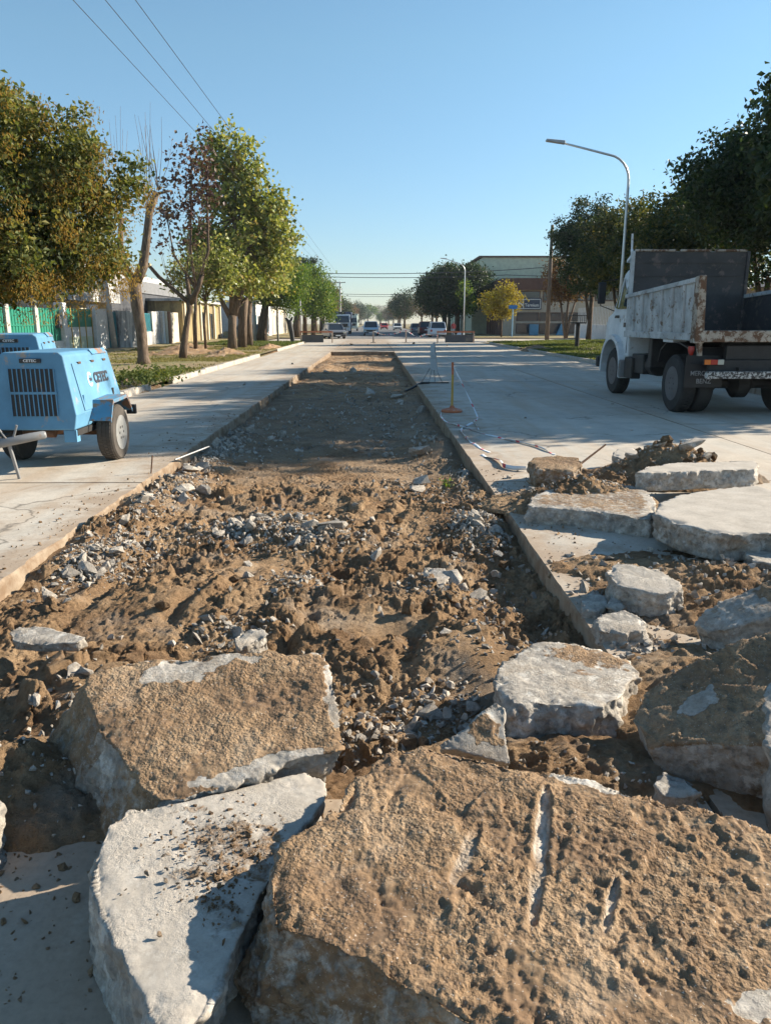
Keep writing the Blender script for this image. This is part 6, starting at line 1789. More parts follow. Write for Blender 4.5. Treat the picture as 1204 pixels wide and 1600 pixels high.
# trees closing the vanishing point
for k, x in enumerate((-14, -4, 5, 15, 24)):
    t = copy_tree(protos[(k * 2 + 1) % 5], None, 'bluish tree closing the far end of the avenue')
    t['group'] = 'trees closing the avenue'
    t.location = (x, 560 + 10 * k, 0); t.scale = (2.2, 2.2, 1.7)

# ================================================================== grass and weeds
def grass(name, label, n, area, h, mat, seed, dens=None, z=None, w=0.012):
    rs = np.random.default_rng(seed)
    x = rs.uniform(area[0], area[1], n * 3); y = rs.uniform(area[2], area[3], n * 3)
    p = np.stack([x, y, np.zeros_like(x)], 1)
    d = fbm(p, 0.45, 4, 61)
    keep = (d + rs.normal(0, 0.12, len(d))) > (dens if dens is not None else 0.0)
    p = p[keep][:n]
    m = len(p)
    zz = (z(p) if z else np.full(m, 0.1)) - 0.01
    hh = h * rs.uniform(0.4, 1.2, m)
    a = rs.uniform(0, 6.28, m)
    lean = rs.normal(0, 0.4, (m, 2)) * hh[:, None]
    b = np.stack([np.cos(a), np.sin(a), np.zeros(m)], 1) * (w * (1 + p[:, 1:2] / 30))
    base = np.stack([p[:, 0], p[:, 1], zz], 1)
    tip = base + np.stack([lean[:, 0], lean[:, 1], hh], 1)
    V = np.stack([base - b, base + b, tip], 1).reshape(-1, 3)
    o = fast_mesh(name, V, np.arange(3 * m).reshape(m, 3), M[mat])
    return tag(o, label, 'grass', kind='stuff')
def zl(p):
    e = np.minimum(np.abs(p[:, 0] + 45), np.abs(p[:, 0] - (KL - 0.16)))
    return 0.11 + 0.10 * fbm(p, 0.5, 4, 61) * sstep(0, 1.2, e)
def zr(p):
    e = np.minimum(np.abs(p[:, 0] - (KR + 0.16)), np.abs(p[:, 0] - 48))
    return 0.11 + 0.06 * fbm(p, 0.5, 4, 62) * sstep(0, 1.2, e) + 0.12 * sstep(0, 6, e)
grass('grass', 'thin dry grass on the left verge under the trees', 52000, (-13.5, KL - 0.3, 14, 62), 0.07, 'grass', 1, -0.02, zl)
grass('grass', 'bright green grass at the left street corner', 16000, (-12, KL - 0.3, 52, 63), 0.14, 'grass_green', 2, -0.6, zl, 0.02)
grass('grass', 'short green grass on the right verge around the litter basket', 52000, (KR + 0.3, 20, 24, 63), 0.09, 'grass_green', 3, -0.5, zr)
def weeds(label, cx, cy, rx, ry, n, seed):
    rs = np.random.default_rng(seed)
    C = np.stack([rs.normal(cx, rx, n), rs.normal(cy, ry, n), 0.12 + np.abs(rs.normal(0, 0.13, n))], 1)
    o = leaf_mesh('weeds', C, rs.uniform(0.06, 0.15, n), M['grass_green'], None, rs, 0, 0.55, 0.6)
    return tag(o, label, 'weeds', kind='stuff')
weeds('leafy weeds along the left kerb behind the compressor', -6.2, 20.2, 0.45, 1.2, 1500, 5)
weeds('weeds clinging to the left kerb farther on', -6.0, 23.0, 0.25, 0.8, 300, 6)
rs = np.random.default_rng(12)
z0 = bed_z(0.78, 8.1)
o = leaf_mesh('weed_sprig', np.stack([rs.normal(0.78, 0.04, 26), rs.normal(8.1, 0.04, 26), z0 + 0.02 + np.abs(rs.normal(0, 0.05, 26))], 1), rs.uniform(0.03, 0.06, 26), M['leaf_fresh'], None, rs, 0, 0.5, 0.5)
tag(o, 'tiny green weed sprig sprouting in the rubble at the edge of the tree shade', 'weed', kind='stuff')
o = MB().tube([(1.50, 21.0, 0.02), (1.28, 20.8, 0.03), (1.02, 20.5, -0.08), (0.80, 20.2, -0.15)], [0.03, 0.035, 0.03, 0.02], 7).build('hose', M['black'], None, smooth=True)
tag(o, 'short dark hose hanging over the trench rim by the folded trestle', 'hose')
# churned soil heaps along the left verge
for k, (x, y, rx, ry, h, lb) in enumerate([(-7.0, 37.5, 1.0, 3.2, 0.30, 'churned brown soil ridge on left verge before the plane trees'), (-6.2, 47.0, 0.6, 3.5, 0.28, 'churned soil along the broken left kerb'), (-9.6, 40.0, 1.6, 3.5, 0.30, 'trampled soil heap under the sparse dry tree'), (-11.2, 48.0, 1.6, 4.0, 0.25, 'brown soil bank before the yellowish house'), (-6.1, 19.3, 0.5, 1.3, 0.16, 'soil crumbling over the missing kerb at left'), (9.6, 46.0, 0.9, 2.2, 0.22, 'dug soil mound on the right kerb by the driveway')]):
    heap('soil_heap', lb, x, y, rx, ry, h + 0.1, 20 + k, 110, 0)

# ================================================================== buildings
M['green_panel'] = mat_paint('green_sheet', (0.015, 0.21, 0.14), 0.5, 0.05, (0.05, 0.15, 0.1), 0.2, 1.0)
M['white_wall'] = mat_wall('white_render', (0.66, 0.65, 0.63), (0.3, 0.28, 0.26), 0.25)
M['stained'] = mat_wall('stained_white_render', (0.56, 0.55, 0.53), (0.08, 0.08, 0.085), 0.75)
M['cream'] = mat_wall('cream_render', (0.60, 0.52, 0.40), (0.3, 0.24, 0.18), 0.4)
M['ochre'] = mat_wall('ochre_render', (0.42, 0.33, 0.17), (0.08, 0.065, 0.05), 0.85)
M['brickred'] = mat_wall('brick_red', (0.32, 0.17, 0.11), (0.15, 0.09, 0.07), 0.4)
M['charcoal'] = mat_wall('charcoal_wall', (0.09, 0.092, 0.10), (0.03, 0.03, 0.035), 0.5)
M['teal'] = mat_paint('teal_iron', (0.03, 0.20, 0.25), 0.5, 0.1, (0.1, 0.1, 0.1), 0.3, 3)
M['shed_green'] = mat_wall('pale_green_sheet', (0.56, 0.60, 0.46), (0.40, 0.44, 0.34), 0.3, 0.3)
M['fascia'] = mat_wall('brown_fascia', (0.13, 0.075, 0.06), (0.08, 0.05, 0.045), 0.4)
M['stone_clad'] = mat_wall('stone_cladding', (0.42, 0.37, 0.30), (0.26, 0.21, 0.16), 0.4, 2)
M['brick_dark'] = mat_wall('dark_brick', (0.17, 0.10, 0.08), (0.08, 0.05, 0.045), 0.4)
M['sign_navy'] = mat_plain('navy_sign', (0.035, 0.05, 0.085), 0.5)
M['shutter'] = mat_wall('beige_sheet', (0.42, 0.36, 0.29), (0.2, 0.16, 0.13), 0.4)

FX = -15.4
t = thing('green_fence', 'green sheet fence with white posts and gate behind the compressor', 'fence', (FX, 34.0, 0.1))
def fb(mb, name, mat, parent=None, **kw):
    return mb.build(name, M[mat], parent or t, **kw)
fb(MB().box(-0.12, 0.12, -10, 5.35, 0, 0.62), 'plinth', 'white_wall')
posts = [24.9, 27.8, 30.6, 33.4, 36.3]
for y in posts:
    fb(MB().box(-0.16, 0.17, y - 34 - 0.17, y - 34 + 0.17, 0, 2.25), 'post', 'concrete_pole', bevel=0.02)
for y in (39.4, 43.9):
    fb(MB().box(-0.22, 0.24, y - 34 - 0.24, y - 34 + 0.24, 0, 2.45), 'gate_post', 'white_wall', bevel=0.03)
ends = posts + [39.4]
for a, b in zip(ends[:-1], ends[1:]):
    p = MB()
    ya, yb = a - 34 + 0.18, b - 34 - (0.25 if b > 39 else 0.18)
    n = 18
    for k in range(n):                       # ribbed sheet
        y0, y1 = ya + (yb - ya) * k / n, ya + (yb - ya) * (k + 1) / n
        x = 0.05 if k % 2 else 0.025
        p.box(0.0, x, y0, y1, 0.64, 2.16)
    pn = fb(p, 'sheet_panel', 'green_panel')
    fb(MB().box(0.052, 0.075, ya, yb, 1.36, 1.41), 'rail', 'green_panel', pn)
gt = fb(MB().box(-0.02, 0.02, 5.68, 9.64, 1.28, 2.2), 'gate_sheet', 'green_panel')
fb(MB().box(-0.02, 0.02, 5.68, 9.64, 0.10, 0.78), 'gate_foot', 'shed_green', gt)
fb(MB().box(-0.02, 0.02, 5.68, 9.64, 0.785, 1.275), 'gate_mid', 'white_wall', gt)
for y in (5.70, 6.6, 7.66, 8.6, 9.58):
    fb(MB().box(0.021, 0.06, y, y + 0.06, 0.05, 2.25), 'gate_bar', 'yellow', gt)
fb(MB().box(0.06, 0.22, 4.6, 4.95, 1.25, 1.85), 'meter_box', 'charcoal')

def house(name, label, x0, x1, y0, y1, z, mat, cat='building'):
    t = thing(name, label, cat, ((x0 + x1) / 2, (y0 + y1) / 2, 0.05))
    hx, hy = (x1 - x0) / 2, (y1 - y0) / 2
    MB().box(-hx, hx, -hy, hy, 0, z).build('wall', M[mat], t)
    return t, hx, hy
def window(t, x, y0, y1, z0, z1, frame='white_wall', glass='glass', e=0.05):
    """window on a wall facing +x at local x"""
    f = MB().box(x + 0.002, x + e, y0, y1, z0, z0 + 0.07).box(x + 0.002, x + e, y0, y1, z1 - 0.07, z1).box(x + 0.002, x + e, y0, y0 + 0.07, z0 + 0.07, z1 - 0.07).box(x + 0.002, x + e, y1 - 0.07, y1, z0 + 0.07, z1 - 0.07).build('window', M[frame], t)
    MB().box(x + 0.001, x + 0.02, y0 + 0.07, y1 - 0.07, z0 + 0.07, z1 - 0.07).build('pane', M[glass], f)
    return f
t, hx, hy = house('house', 'two-storey house with black-streaked white upper floor above the green gate', -26, -17.2, 42.5, 52.4, 2.75, 'cream')
MB().box(-hx, hx + 0.7, -hy, hy, 2.75, 4.75).build('upper_storey', M['stained'], t)
MB().box(-hx - 0.1, hx + 0.8, -hy - 0.1, hy + 0.1, 4.752, 4.90).build('roof_slab', M['stained'], t)
window(t, hx + 0.7, 0.5, 2.4, 3.4, 4.3, 'stained'); window(t, hx, -3.2, -1.6, 1.0, 2.2); window(t, hx, 1.5, 2.6, 1.0, 2.2)
MB().lathe((hx - 0.5, 2.6, 4.9), (0, 0, 1), [(0.55, 0), (0.55, 0.9), (0.4, 1.05)], 16).build('water_tank', M['charcoal'], t)
for k in range(9):
    MB().box(hx + 0.55, hx + 0.60, -hy + 0.4 + k * 1.1, -hy + 0.45 + k * 1.1, 4.9, 5.5).build('railing_bar', M['white_wall'], t)
t, hx, hy = house('brick_house', 'low brick and dark roofed house above the green fence', -27, -19.5, 28, 41.5, 2.9, 'brickred')
MB().hexa([(-hx - 0.3, -hy - 0.3, 2.9), (hx + 0.5, -hy - 0.3, 2.9), (hx + 0.5, hy + 0.3, 2.9), (-hx - 0.3, hy + 0.3, 2.9)], [(-0.3, -hy + 1.5, 4.0), (0.3, -hy + 1.5, 4.0), (0.3, hy - 1.5, 4.0), (-0.3, hy - 1.5, 4.0)]).build('roof', M['charcoal'], t)
window(t, hx, -2, 0, 1, 2.2); window(t, hx, 3, 4.4, 1, 2.2)
t = thing('stained_wall', 'patchy white boundary wall with teal iron gate on the left', 'wall', (FX, 50.0, 0.05))
for (ya, yb, z, mt) in ((-5.85, -4.1, 2.3, 'white_wall'), (-2.2, 2.9, 2.25, 'stained'), (5.1, 7.9, 2.3, 'stained')):
    MB().box(-0.14, 0.14, ya, yb, 0, z).build('wall', M[mt], t)
MB().box(-0.13, 0.13, 2.91, 5.09, 0, 0.95).build('low_wall', M['stained'], t)
for (ya, yb, z0) in ((-4.1, -2.2, 0.05), (2.95, 5.05, 0.96)):
    gt = MB().box(-0.02, 0.02, ya + 0.03, yb - 0.03, z0, z0 + 0.06).box(-0.02, 0.02, ya + 0.03, yb - 0.03, 2.1, 2.16).build('gate', M['teal'], t)
    n = 13
    for k in range(n):
        y = ya + 0.05 + (yb - ya - 0.1) * k / (n - 1)
        MB().box(-0.02 + 0.001, 0.02 - 0.001, y - 0.045, y + 0.045, z0 + 0.06, 2.10).build('bar', M['teal'], gt)
for (y, mt) in ((8.3, 'cream'), (9.3, 'brickred'), (7.5, 'white_wall')):
    MB().box(-0.22, 0.3, y - 0.3, y + 0.3, 0, 2.35).build('pillar', M[mt], t, bevel=0.02)
MB().box(-0.14, 0.10, 9.61, 12.6, 0, 2.3).build('cream_wall', M['cream'], t)
t, hx, hy = house('warehouse', 'long charcoal warehouse wall behind the patchy wall on the left', -34, -17.8, 53.2, 78, 4.6, 'charcoal')
MB().box(-hx - 0.1, hx + 0.12, -hy - 0.1, hy + 0.1, 3.75, 4.62).build('parapet', mat_wall('grey_band', (0.20, 0.20, 0.205), (0.1, 0.1, 0.1), 0.4), t)
MB().box(-hx, hx - 1.5, -hy + 2, hy - 2, 4.62, 5.3).build('roof', mat_wall('pale_roof', (0.5, 0.5, 0.5), (0.3, 0.3, 0.3), 0.3), t)
MB().box(-hx + 2, hx - 3, -hy - 0.75, -hy - 0.1, 3.9, 4.1).build('canopy', M['white_wall'], t)
t, hx, hy = house('ochre_house', 'mottled ochre house with dark windows behind the plane trees', -17.7, -15.0, 62.9, 78.4, 3.2, 'ochre')
for (a, b, z0, z1) in ((-4.6, -3.4, 1.0, 2.4), (-1.6, -0.3, 0.9, 2.5), (2.4, 3.6, 0.0, 2.4)):
    window(t, hx, a, b, z0, z1, 'ochre', 'glass', 0.08)
for k in range(6):
    MB().box(hx + 0.002, hx + 0.14, -hy + 0.2 + k * 2.9, -hy + 0.6 + k * 2.9, 0, 3.2).build('pilaster', M['cream'], t)
MB().box(-hx - 0.2, hx + 0.4, -hy - 0.2, hy + 0.2, 3.202, 3.4).build('roof_slab', M['stained'], t)
t, hx, hy = house('row_house', 'pale low house glimpsed between trunks across the left side street', -26, -12.5, 83, 99, 3.6, 'white_wall')
window(t, hx, -5, -3.4, 1, 2.3); window(t, hx, 0, 1.4, 1, 2.3)
MB().box(hx + 0.002, hx + 0.08, -7.2, -6.2, 0, 2.3).build('door', M['teal'], t)
for k in range(4):
    MB().box(-hx + 3 + k * 3.0, -hx + 4.2 + k * 3.0, -hy - 0.06, -hy - 0.002, 1.0, 2.2).build('window', M['glass'], t)
MB().box(-hx - 0.2, hx + 0.3, -hy - 0.2, hy + 0.2, 3.602, 3.8).build('roof_slab', M['stained'], t)
t, hx, hy = house('row_house', 'pinkish house with dark opening farther along the left side', -26, -12.8, 101, 118, 3.4, 'cream')
window(t, hx, -5, -3, 0.2, 2.5); MB().box(-hx - 0.2, hx + 0.3, -hy - 0.2, hy + 0.2, 3.402, 3.6).build('roof_slab', M['stained'], t)

# corner shop and shed on the right
t = thing('corner_shop', 'corner shop with brown fascia, stone front and framed navy sign', 'shop', (21.0, 96.0, 0.05))
def sh(mb, name, mat, parent=None, **kw):
    return mb.build(name, M[mat], parent or t, **kw)
sh(MB().prism([(-5.2, 0.6, 0), (-5.2, 14, 0), (9.0, 14, 0), (9.0, 0, 0), (-4.0, 0, 0)], (0, 0, 5.35)), 'wall', 'stone_clad')
sh(MB().prism([(-5.6, 0.2, 5.352), (-5.6, 14.2, 5.352), (9.2, 14.2, 5.352), (9.2, -0.5, 5.352), (-4.3, -0.5, 5.352)], (0, 0, 1.35)), 'fascia', 'fascia')
for (a, b) in ((-3.6, -0.9), (-0.6, 2.2), (2.5, 5.4), (5.7, 8.6)):
    f = sh(MB().box(a, b, -0.06, -0.002, 4.05, 5.25), 'upper_window', 'fascia')
    sh(MB().box(a + 0.12, b - 0.12, -0.075, -0.061, 4.15, 5.15), 'pane', 'glass', f)
for (a, b) in ((-3.7, -1.0), (-0.9, 1.9), (2.0, 4.8)):
    f = sh(MB().box(a, b, -0.06, -0.002, 0.25, 2.75), 'shop_window', 'fascia')
    sh(MB().box(a + 0.1, b - 0.1, -0.075, -0.061, 0.35, 1.45), 'pane', 'glass', f)
    sh(MB().box(a + 0.1, b - 0.1, -0.075, -0.061, 1.72, 2.65), 'pane', 'glass', f)
sh(MB().box(-3.9, 5.4, -0.12, -0.08, 1.47, 1.70), 'lettered_band', 'stone_clad')
sg = sh(MB().box(-4.0, -0.75, -0.22, -0.10, 3.05, 4.40), 'sign_board', 'sign_navy')
for b in ((-3.85, -0.90, 4.22, 4.28), (-3.85, -0.90, 3.17, 3.23)):
    sh(MB().box(b[0], b[1], -0.24, -0.221, b[2], b[3]), 'frame_line', 'white_ink', sg)
for x in (-3.88, -2.98, -0.93):
    sh(MB().box(x, x + 0.06, -0.24, -0.221, 3.23, 4.22), 'frame_line', 'white_ink', sg)
lettering('Ternium', 0.52, M['white_ink'], sg, (-1.92, -0.235, 3.58), (R(90), 0, 0), bold=0.006, depth=0.01, xs=0.95)
sh(MB().hexa([(-3.78, -0.24, 3.55), (-3.66, -0.24, 3.42), (-3.66, -0.225, 3.42), (-3.78, -0.225, 3.55)], [(-3.44, -0.24, 3.98), (-3.40, -0.24, 3.84), (-3.40, -0.225, 3.84), (-3.44, -0.225, 3.98)]).hexa([(-3.44, -0.24, 3.98), (-3.40, -0.24, 3.84), (-3.40, -0.225, 3.84), (-3.44, -0.225, 3.98)], [(-3.02, -0.24, 3.62), (-3.08, -0.24, 3.50), (-3.08, -0.225, 3.50), (-3.02, -0.225, 3.62)]), 'house_emblem', 'white_ink', sg)
for k in range(6):
    sh(MB().box(-5.45, -5.202, 2.0 + k * 2.0, 2.9 + k * 2.0, 0, 5.3), 'pilaster', 'brick_dark')
sh(MB().box(-5.26, -5.202, 0.8, 1.9, 0, 2.6), 'door', 'black')
sh(MB().box(-2.2, -1.2, -1.2, -0.6, 0.05, 1.35), 'blue_cabinet', 'blue')
sh(MB().hexa([(1.0, -1.2, 0.05), (2.4, -1.2, 0.05), (2.4, -0.7, 0.05), (1.0, -0.7, 0.05)], [(1.6, -1.2, 1.4), (2.1, -1.2, 1.4), (2.1, -0.8, 1.4), (1.6, -0.8, 1.4)]), 'blue_display', 'blue')
t = thing('shed', 'large pale green corrugated shed rising above the corner shop', 'building', (25.0, 112.0, 0.05))
sh(MB().prism([(-11.5, -3, 0), (13, -3, 0), (13, -3, 9.2), (12.4, -3, 10.1), (-10.2, -3, 10.1), (-11.5, -3, 9.0)], (0, 34, 0)), 'wall', 'shed_green')
for k in range(40):
    x = -11.4 + k * 0.61
    sh(MB().box(x, x + 0.3, -3.05, -3.002, 0.0, 8.9), 'rib', 'shed_green')
sh(MB().box(-10.7, 12.5, -3.2, 31.2, 10.102, 10.3), 'roof_edge', 'fascia')
for k in range(3):
    f = sh(MB().box(-11.56, -11.502, -1.5 + k * 1.6, -0.5 + k * 1.6, 5.6, 7.2), 'window', 'fascia')
    sh(MB().box(-11.58, -11.561, -1.4 + k * 1.6, -0.6 + k * 1.6, 5.7, 7.1), 'pane', 'glass', f)
t = thing('board_fence', 'tall beige board fence behind the right-hand trees', 'fence', (20.0, 52.0, 0.2))
for k in range(58):
    sh(MB().box(-0.03, 0.0 + 0.006 * (k % 2), -10 + k * 0.28, -10 + k * 0.28 + 0.268, 0, 2.6 + 0.04 * math.sin(k * 1.7)), 'board', 'shutter')
sh(MB().box(0.02, 0.08, -10, 6.2, 0.6, 0.7).box(0.02, 0.08, -10, 6.2, 2.0, 2.1), 'rail', 'pole_wood')
t = thing('white_wall', 'white wall with grey grille beyond the right-hand trees', 'wall', (20.5, 66.0, 0.1))
sh(MB().box(-0.12, 0.12, -7.6, 14, 0, 1.3), 'wall', 'white_wall')
for k in range(44):
    sh(MB().box(-0.03, 0.03, -7.5 + k * 0.48, -7.42 + k * 0.48, 1.3, 2.9), 'bar', 'galv')
t = thing('corrugated_shed', 'dim beige shed behind the tall trees at right border', 'building', (30.0, 34.0, 0.1))
sh(MB().box(-6, 6, -16, 22, 0, 3.6), 'wall', 'shutter')
sh(MB().hexa([(-6.4, -16.4, 3.602), (6.4, -16.4, 3.602), (6.4, 22.4, 3.602), (-6.4, 22.4, 3.602)], [(-0.2, -16.4, 4.9), (0.2, -16.4, 4.9), (0.2, 22.4, 4.9), (-0.2, 22.4, 4.9)]), 'roof', 'charcoal')

# ================================================================== vehicles far down the street
def car(name, label, cat, loc, rz, col, L, W, H, hood, cabin, z0=0.22, roof_k=0.80, boxy=0.0, bed=False):
    """hood = length of bonnet share, cabin = (start, end) shares along the length from the front"""
    t = thing(name, label, cat, loc, rz)
    paint = mat_paint('car_paint_%s' % '_'.join('%02d' % int(c * 99) for c in col), col, 0.3, 0, grime=0.1)
    h1 = H * (0.58 if not boxy else 0.62)
    f, b = L / 2, -L / 2
    pr = [(f, z0 + 0.12), (f, h1 * 0.78), (f - 0.12, h1 * 0.90), (f - L * cabin[0] + 0.1, h1), (f - L * cabin[1], h1 * 1.02), (b + 0.08, h1 * 0.98), (b, h1 * 0.85), (b, z0 + 0.12), (b + 0.15, z0), (f - 0.15, z0)]
    n = len(pr)
    v = [(-W / 2, y, z) for y, z in pr] + [(W / 2, y, z) for y, z in pr]
    body = MB().add(v, [tuple(range(n)), tuple(reversed(range(n, 2 * n)))] + [(i, n + i, n + (i + 1) % n, (i + 1) % n) for i in range(n)]).build('body', paint, t, bevel=0.07, seg=3)
    yf, yb = f - L * cabin[0], f - L * cabin[1]
    sl = 0.45 if not boxy else 0.2
    a = [(-W / 2 * 0.95, yf, h1 - 0.03), (W / 2 * 0.95, yf, h1 - 0.03), (W / 2 * 0.95, yb, h1 - 0.03), (-W / 2 * 0.95, yb, h1 - 0.03)]
    c = [(-W / 2 * roof_k, yf - sl, H - 0.08), (W / 2 * roof_k, yf - sl, H - 0.08), (W / 2 * roof_k, yb + sl * 0.6, H - 0.08), (-W / 2 * roof_k, yb + sl * 0.6, H - 0.08)]
    cabn = MB().hexa(a, c).build('windows', M['glass'], t, bevel=0.02)
    d = [(x * 0.97, y, H) for x, y, z in c]
    MB().hexa(c, d).build('roof', paint, t, bevel=0.03)
    for i in range(4):
        MB().tube([a[i], c[i]], 0.05, 6).build('pillar', paint, cabn)
    for s in (-1, 1):
        for y in (f - L * 0.19, b + L * 0.20):
            r = 0.32
            w = MB().lathe((s * (W / 2 - 0.11) - 0.10, y, r), (1, 0, 0), [(0.2, 0), (r * 0.95, 0), (r, 0.03), (r, 0.17), (r * 0.95, 0.2), (0.2, 0.2)], 18).build('wheel', M['rubber'], t)
            MB().lathe((s * (W / 2 - 0.11) + s * 0.085, y, r), (s, 0, 0), [(0.2, 0), (0.19, 0.02), (0.05, 0.03)], 12).build('rim', M['rim'], w)
        MB().box(s * W * 0.36 - 0.16, s * W * 0.36 + 0.16, f - 0.04, f + 0.025, h1 * 0.62, h1 * 0.80).build('headlight', M['clear'], t, bevel=0.02)
        MB().box(s * W * 0.42 - 0.10, s * W * 0.42 + 0.10, b - 0.025, b + 0.04, h1 * 0.62, h1 * 0.86).build('tail_light', M['red'], t, bevel=0.02)
        MB().box(s * (W / 2 + 0.10) - 0.09, s * (W / 2 + 0.10) + 0.09, yf - 0.30, yf - 0.2, h1, h1 + 0.15).build('mirror', paint, t, bevel=0.02)
    MB().box(-W * 0.30, W * 0.30, f - 0.02, f + 0.03, h1 * 0.5, h1 * 0.72).build('grille', M['black'], t)
    MB().box(-W * 0.44, W * 0.44, f - 0.02, f + 0.05, z0 + 0.02, h1 * 0.44).build('front_bumper', M['dark'], t, bevel=0.02)
    MB().box(-0.25, 0.25, f + 0.051, f + 0.06, h1 * 0.32, h1 * 0.44).build('number_plate', M['white_ink'], t)
    MB().box(-0.25, 0.25, b - 0.02, b + 0.0, h1 * 0.60, h1 * 0.74).build('number_plate', M['white_ink'], t)
    return t
PI = math.pi
car('parked_car', 'dark grey hatchback facing the camera behind the left barrier', 'car', (-4.05, 81.5, 0), PI + 0.25, (0.16, 0.17, 0.19), 4.2, 1.75, 1.5, 0.3, (0.25, 0.97))
car('parked_car', 'silver car parked just behind the dark grey hatchback', 'car', (-4.6, 91, 0), PI, (0.55, 0.57, 0.6), 4.2, 1.75, 1.55, 0.3, (0.25, 0.97))
car('pickup_truck', 'light blue-white pickup driving towards the camera in mid street', 'pickup', (-0.3, 100.0, 0), PI, (0.42, 0.56, 0.68), 4.9, 1.85, 1.75, 0.3, (0.26, 0.62), 0.3)
car('parked_car', 'white sport utility car seen from behind, parked on the right', 'car', (7.2, 90.0, 0), 0, (0.62, 0.68, 0.75), 4.3, 1.8, 1.68, 0.3, (0.26, 0.98), 0.25)
car('parked_car', 'dark red minivan parked on the right beyond the white car', 'car', (6.9, 105.0, 0), 0, (0.13, 0.035, 0.04), 4.3, 1.8, 1.75, 0.3, (0.2, 0.98), 0.25)
car('parked_car', 'grey car half hidden left of the dark red minivan', 'car', (6.3, 116.0, 0), 0, (0.22, 0.24, 0.27), 4.2, 1.75, 1.5, 0.3, (0.25, 0.97))
car('far_car', 'tiny white car far off on the right side of the street', 'car', (5.0, 165.0, 0), PI, (0.65, 0.66, 0.68), 4.2, 1.75, 1.5, 0.3, (0.25, 0.97))
car('far_car', 'tiny red car near the vanishing point', 'car', (2.6, 190.0, 0), PI, (0.55, 0.03, 0.03), 4.2, 1.75, 1.5, 0.3, (0.25, 0.97))
car('parked_car', 'dark teal car shaded under trees on the left side street', 'car', (-12.5, 78.0, 0), PI / 2, (0.05, 0.10, 0.12), 4.2, 1.75, 1.45, 0.3, (0.25, 0.97))
def lorry(label, loc, rz, col, boxcol, L=7.5, H=3.1):
    t = thing('lorry', label, 'lorry', loc, rz)
    pc = mat_paint('lorry_paint_%d' % int(col[0] * 100), col, 0.35, 0, grime=0.1)
    bc = mat_paint('lorry_box_%d' % int(boxcol[0] * 100), boxcol, 0.5, 0, grime=0.2)
    MB().hexa([(-1.15, L / 2 - 1.9, 0.75), (1.15, L / 2 - 1.9, 0.75), (1.15, L / 2, 0.75), (-1.15, L / 2, 0.75)], [(-1.1, L / 2 - 1.9, H - 0.35), (1.1, L / 2 - 1.9, H - 0.35), (1.05, L / 2 - 0.45, H - 0.35), (-1.05, L / 2 - 0.45, H - 0.35)]).build('cab', pc, t, bevel=0.08, seg=3)
    MB().hexa([(-1.0, L / 2 - 0.16, 1.62), (1.0, L / 2 - 0.16, 1.62), (1.0, L / 2 - 0.10, 1.62), (-1.0, L / 2 - 0.10, 1.62)], [(-0.94, L / 2 - 0.42, 2.52), (0.94, L / 2 - 0.42, 2.52), (0.94, L / 2 - 0.36, 2.52), (-0.94, L / 2 - 0.36, 2.52)]).build('windscreen', M['glass'], t)
    MB().box(-0.8, 0.8, L / 2 - 0.02, L / 2 + 0.03, 1.0, 1.45).build('grille', M['dark'], t)
    MB().box(-1.18, 1.18, L / 2 - 0.1, L / 2 + 0.12, 0.45, 0.82).build('bumper', pc, t, bevel=0.03)
    MB().box(-0.5, 0.5, L / 2 - 0.9, L / 2 - 0.5, H - 0.34, H - 0.05).build('roof_sign', M['dark'], t)
    MB().box(-1.22, 1.22, -L / 2, L / 2 - 2.0, 0.95, H).build('cargo_box', bc, t, bevel=0.03)
    for s in (-1, 1):
        MB().box(s * 0.85 - 0.16, s * 0.85 + 0.16, L / 2 + 0.0, L / 2 + 0.05, 0.92, 1.12).build('headlight', M['clear'], t)
        MB().box(s * 1.32 - 0.09, s * 1.32 + 0.09, L / 2 - 0.3, L / 2 - 0.22, 1.6, 2.2).build('mirror', M['black'], t)
        for y in (L / 2 - 1.0, -L / 2 + 1.6):
            MB().lathe((s * 1.0 - 0.14, y, 0.48), (1, 0, 0), [(0.3, 0), (0.46, 0), (0.48, 0.04), (0.48, 0.24), (0.46, 0.28), (0.3, 0.28)], 18).build('wheel', M['rubber'], t)
    return t
lorry('white lorry with dark blue body coming towards the camera on the left', (-4.4, 116, 0), PI, (0.62, 0.66, 0.70), (0.05, 0.07, 0.13))
lorry('pale green box van parked behind the white lorry', (-4.2, 158, 0), PI, (0.45, 0.52, 0.48), (0.42, 0.48, 0.42), 6.5, 3.3)
t = thing('motorcycle', 'small motorcycle in front of the white lorry', 'motorcycle', (-3.5, 101, 0), PI)
for y in (0.62, -0.62):
    MB().lathe((-0.05, y, 0.31), (1, 0, 0), [(0.24, 0), (0.31, 0.01), (0.31, 0.09), (0.24, 0.1)], 18).build('wheel', M['rubber'], t)
MB().hexa([(-0.14, -0.6, 0.55), (0.14, -0.6, 0.55), (0.14, 0.3, 0.5), (-0.14, 0.3, 0.5)], [(-0.12, -0.6, 0.8), (0.12, -0.6, 0.8), (0.12, 0.25, 0.95), (-0.12, 0.25, 0.95)]).build('body', M['truck_white'], t, bevel=0.04)
MB().tube([(-0.36, 0.30, 1.08), (0, 0.42, 1.02), (0.36, 0.30, 1.08)], 0.02, 6).tube([(0, 0.62, 0.31), (0, 0.42, 1.02)], 0.04, 6).build('handlebar', M['dark'], t)
MB().lathe((0, 0.45, 0.92), (0, 1, 0), [(0.1, 0), (0.1, 0.06), (0.06, 0.09)], 12).build('headlight', M['clear'], t)

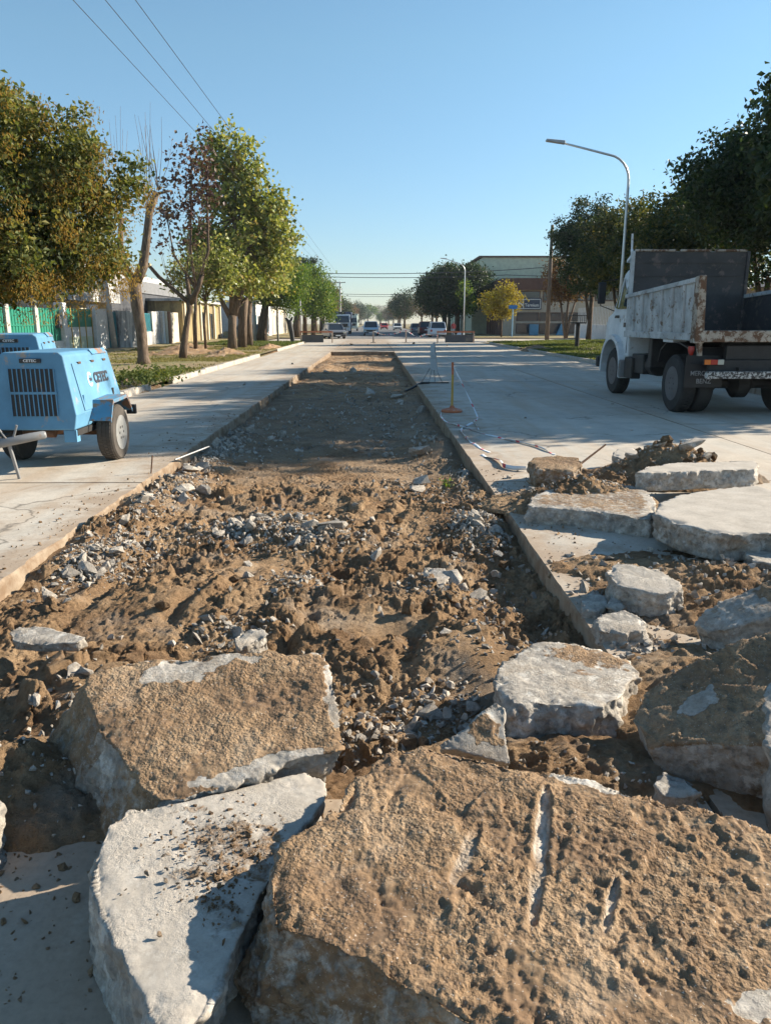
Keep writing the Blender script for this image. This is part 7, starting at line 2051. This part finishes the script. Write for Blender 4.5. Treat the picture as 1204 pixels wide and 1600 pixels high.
# person by the white car, a skinned figure
def person(label, loc, rz, top, legs):
    J = [(0, 0, 0.93), (0, 0, 1.15), (0, 0, 1.38), (0, 0, 1.50), (0, 0.02, 1.62), (0, 0.02, 1.72),
         (0.20, 0, 1.40), (0.27, 0.03, 1.13), (0.25, 0.16, 0.90), (-0.20, 0, 1.40), (-0.27, 0.03, 1.13), (-0.25, 0.14, 0.90),
         (0.10, 0, 0.90), (0.12, 0.04, 0.50), (0.12, -0.02, 0.08), (0.12, 0.14, 0.04), (-0.10, 0, 0.90), (-0.13, 0.0, 0.50), (-0.14, -0.06, 0.08), (-0.14, 0.10, 0.04)]
    E = [(0, 1), (1, 2), (2, 3), (3, 4), (4, 5), (2, 6), (6, 7), (7, 8), (2, 9), (9, 10), (10, 11), (0, 12), (12, 13), (13, 14), (14, 15), (0, 16), (16, 17), (17, 18), (18, 19)]
    rad = [0.15, 0.14, 0.15, 0.06, 0.09, 0.07, 0.07, 0.05, 0.04, 0.07, 0.05, 0.04, 0.09, 0.065, 0.05, 0.04, 0.09, 0.065, 0.05, 0.04]
    me = bpy.data.meshes.new('body'); me.from_pydata(J, E, [])
    t = thing('person', label, 'person', loc, rz)
    o = link(bpy.data.objects.new('body', me), t)
    o.modifiers.new('skin', 'SKIN')
    if not me.skin_vertices:
        bm = bmesh.new(); bm.from_mesh(me); bm.verts.layers.skin.verify(); bm.to_mesh(me); bm.free()
    for i, sv in enumerate(me.skin_vertices[0].data):
        sv.radius = (rad[i], rad[i] * 0.85)
        sv.use_root = (i == 0)
    s = o.modifiers.new('sub', 'SUBSURF'); s.levels = 1; s.render_levels = 1
    n = NT('person_clothes')
    sep = n.n('ShaderNodeSeparateXYZ'); n.l(n.coord(), sep.inputs[0])
    z = n.math('MULTIPLY', sep.outputs[2], 0.5)
    c = n.ramp(z, [(0.0, (0.03, 0.03, 0.03)), (0.04, legs), (0.47, top), (0.745, (0.42, 0.27, 0.2)), (0.835, (0.04, 0.03, 0.025))], 'CONSTANT')
    n.principled(c, 0.8, spec=0.2)
    me.materials.append(n.m)
    return t
person('person in a red top and pale trousers standing beside the white car', (8.75, 86.5, 0), 0.4, (0.52, 0.10, 0.09), (0.45, 0.45, 0.46))
o = hull_mesh('white_bag', np.random.default_rng(4), 20, M['white_ink'], (1, 0.8, 1.0), 0.15, 1)
q = bpy.data.objects.new('white_bag', o); link(q); q.location = (9.3, 86.0, 0.33); q.scale = (0.33, 0.33, 0.36); tag(q, 'white bag on the ground beside the person in red', 'bag')

# ================================================================== thin haze over the whole street
t = NT('haze_air')
v = t.n('ShaderNodeVolumePrincipled')
v.inputs['Color'].default_value = (0.80, 0.90, 1.0, 1)
v.inputs['Density'].default_value = 0.00022
v.inputs['Anisotropy'].default_value = 0.2
t.l(v.outputs[0], t.out.inputs[1])
hz = MB().box(-720, 720, -80, 1020, -1.2, 16.0).build('haze', t.m)
tag(hz, 'thin pale morning haze filling the far end of the street', 'haze', kind='stuff')
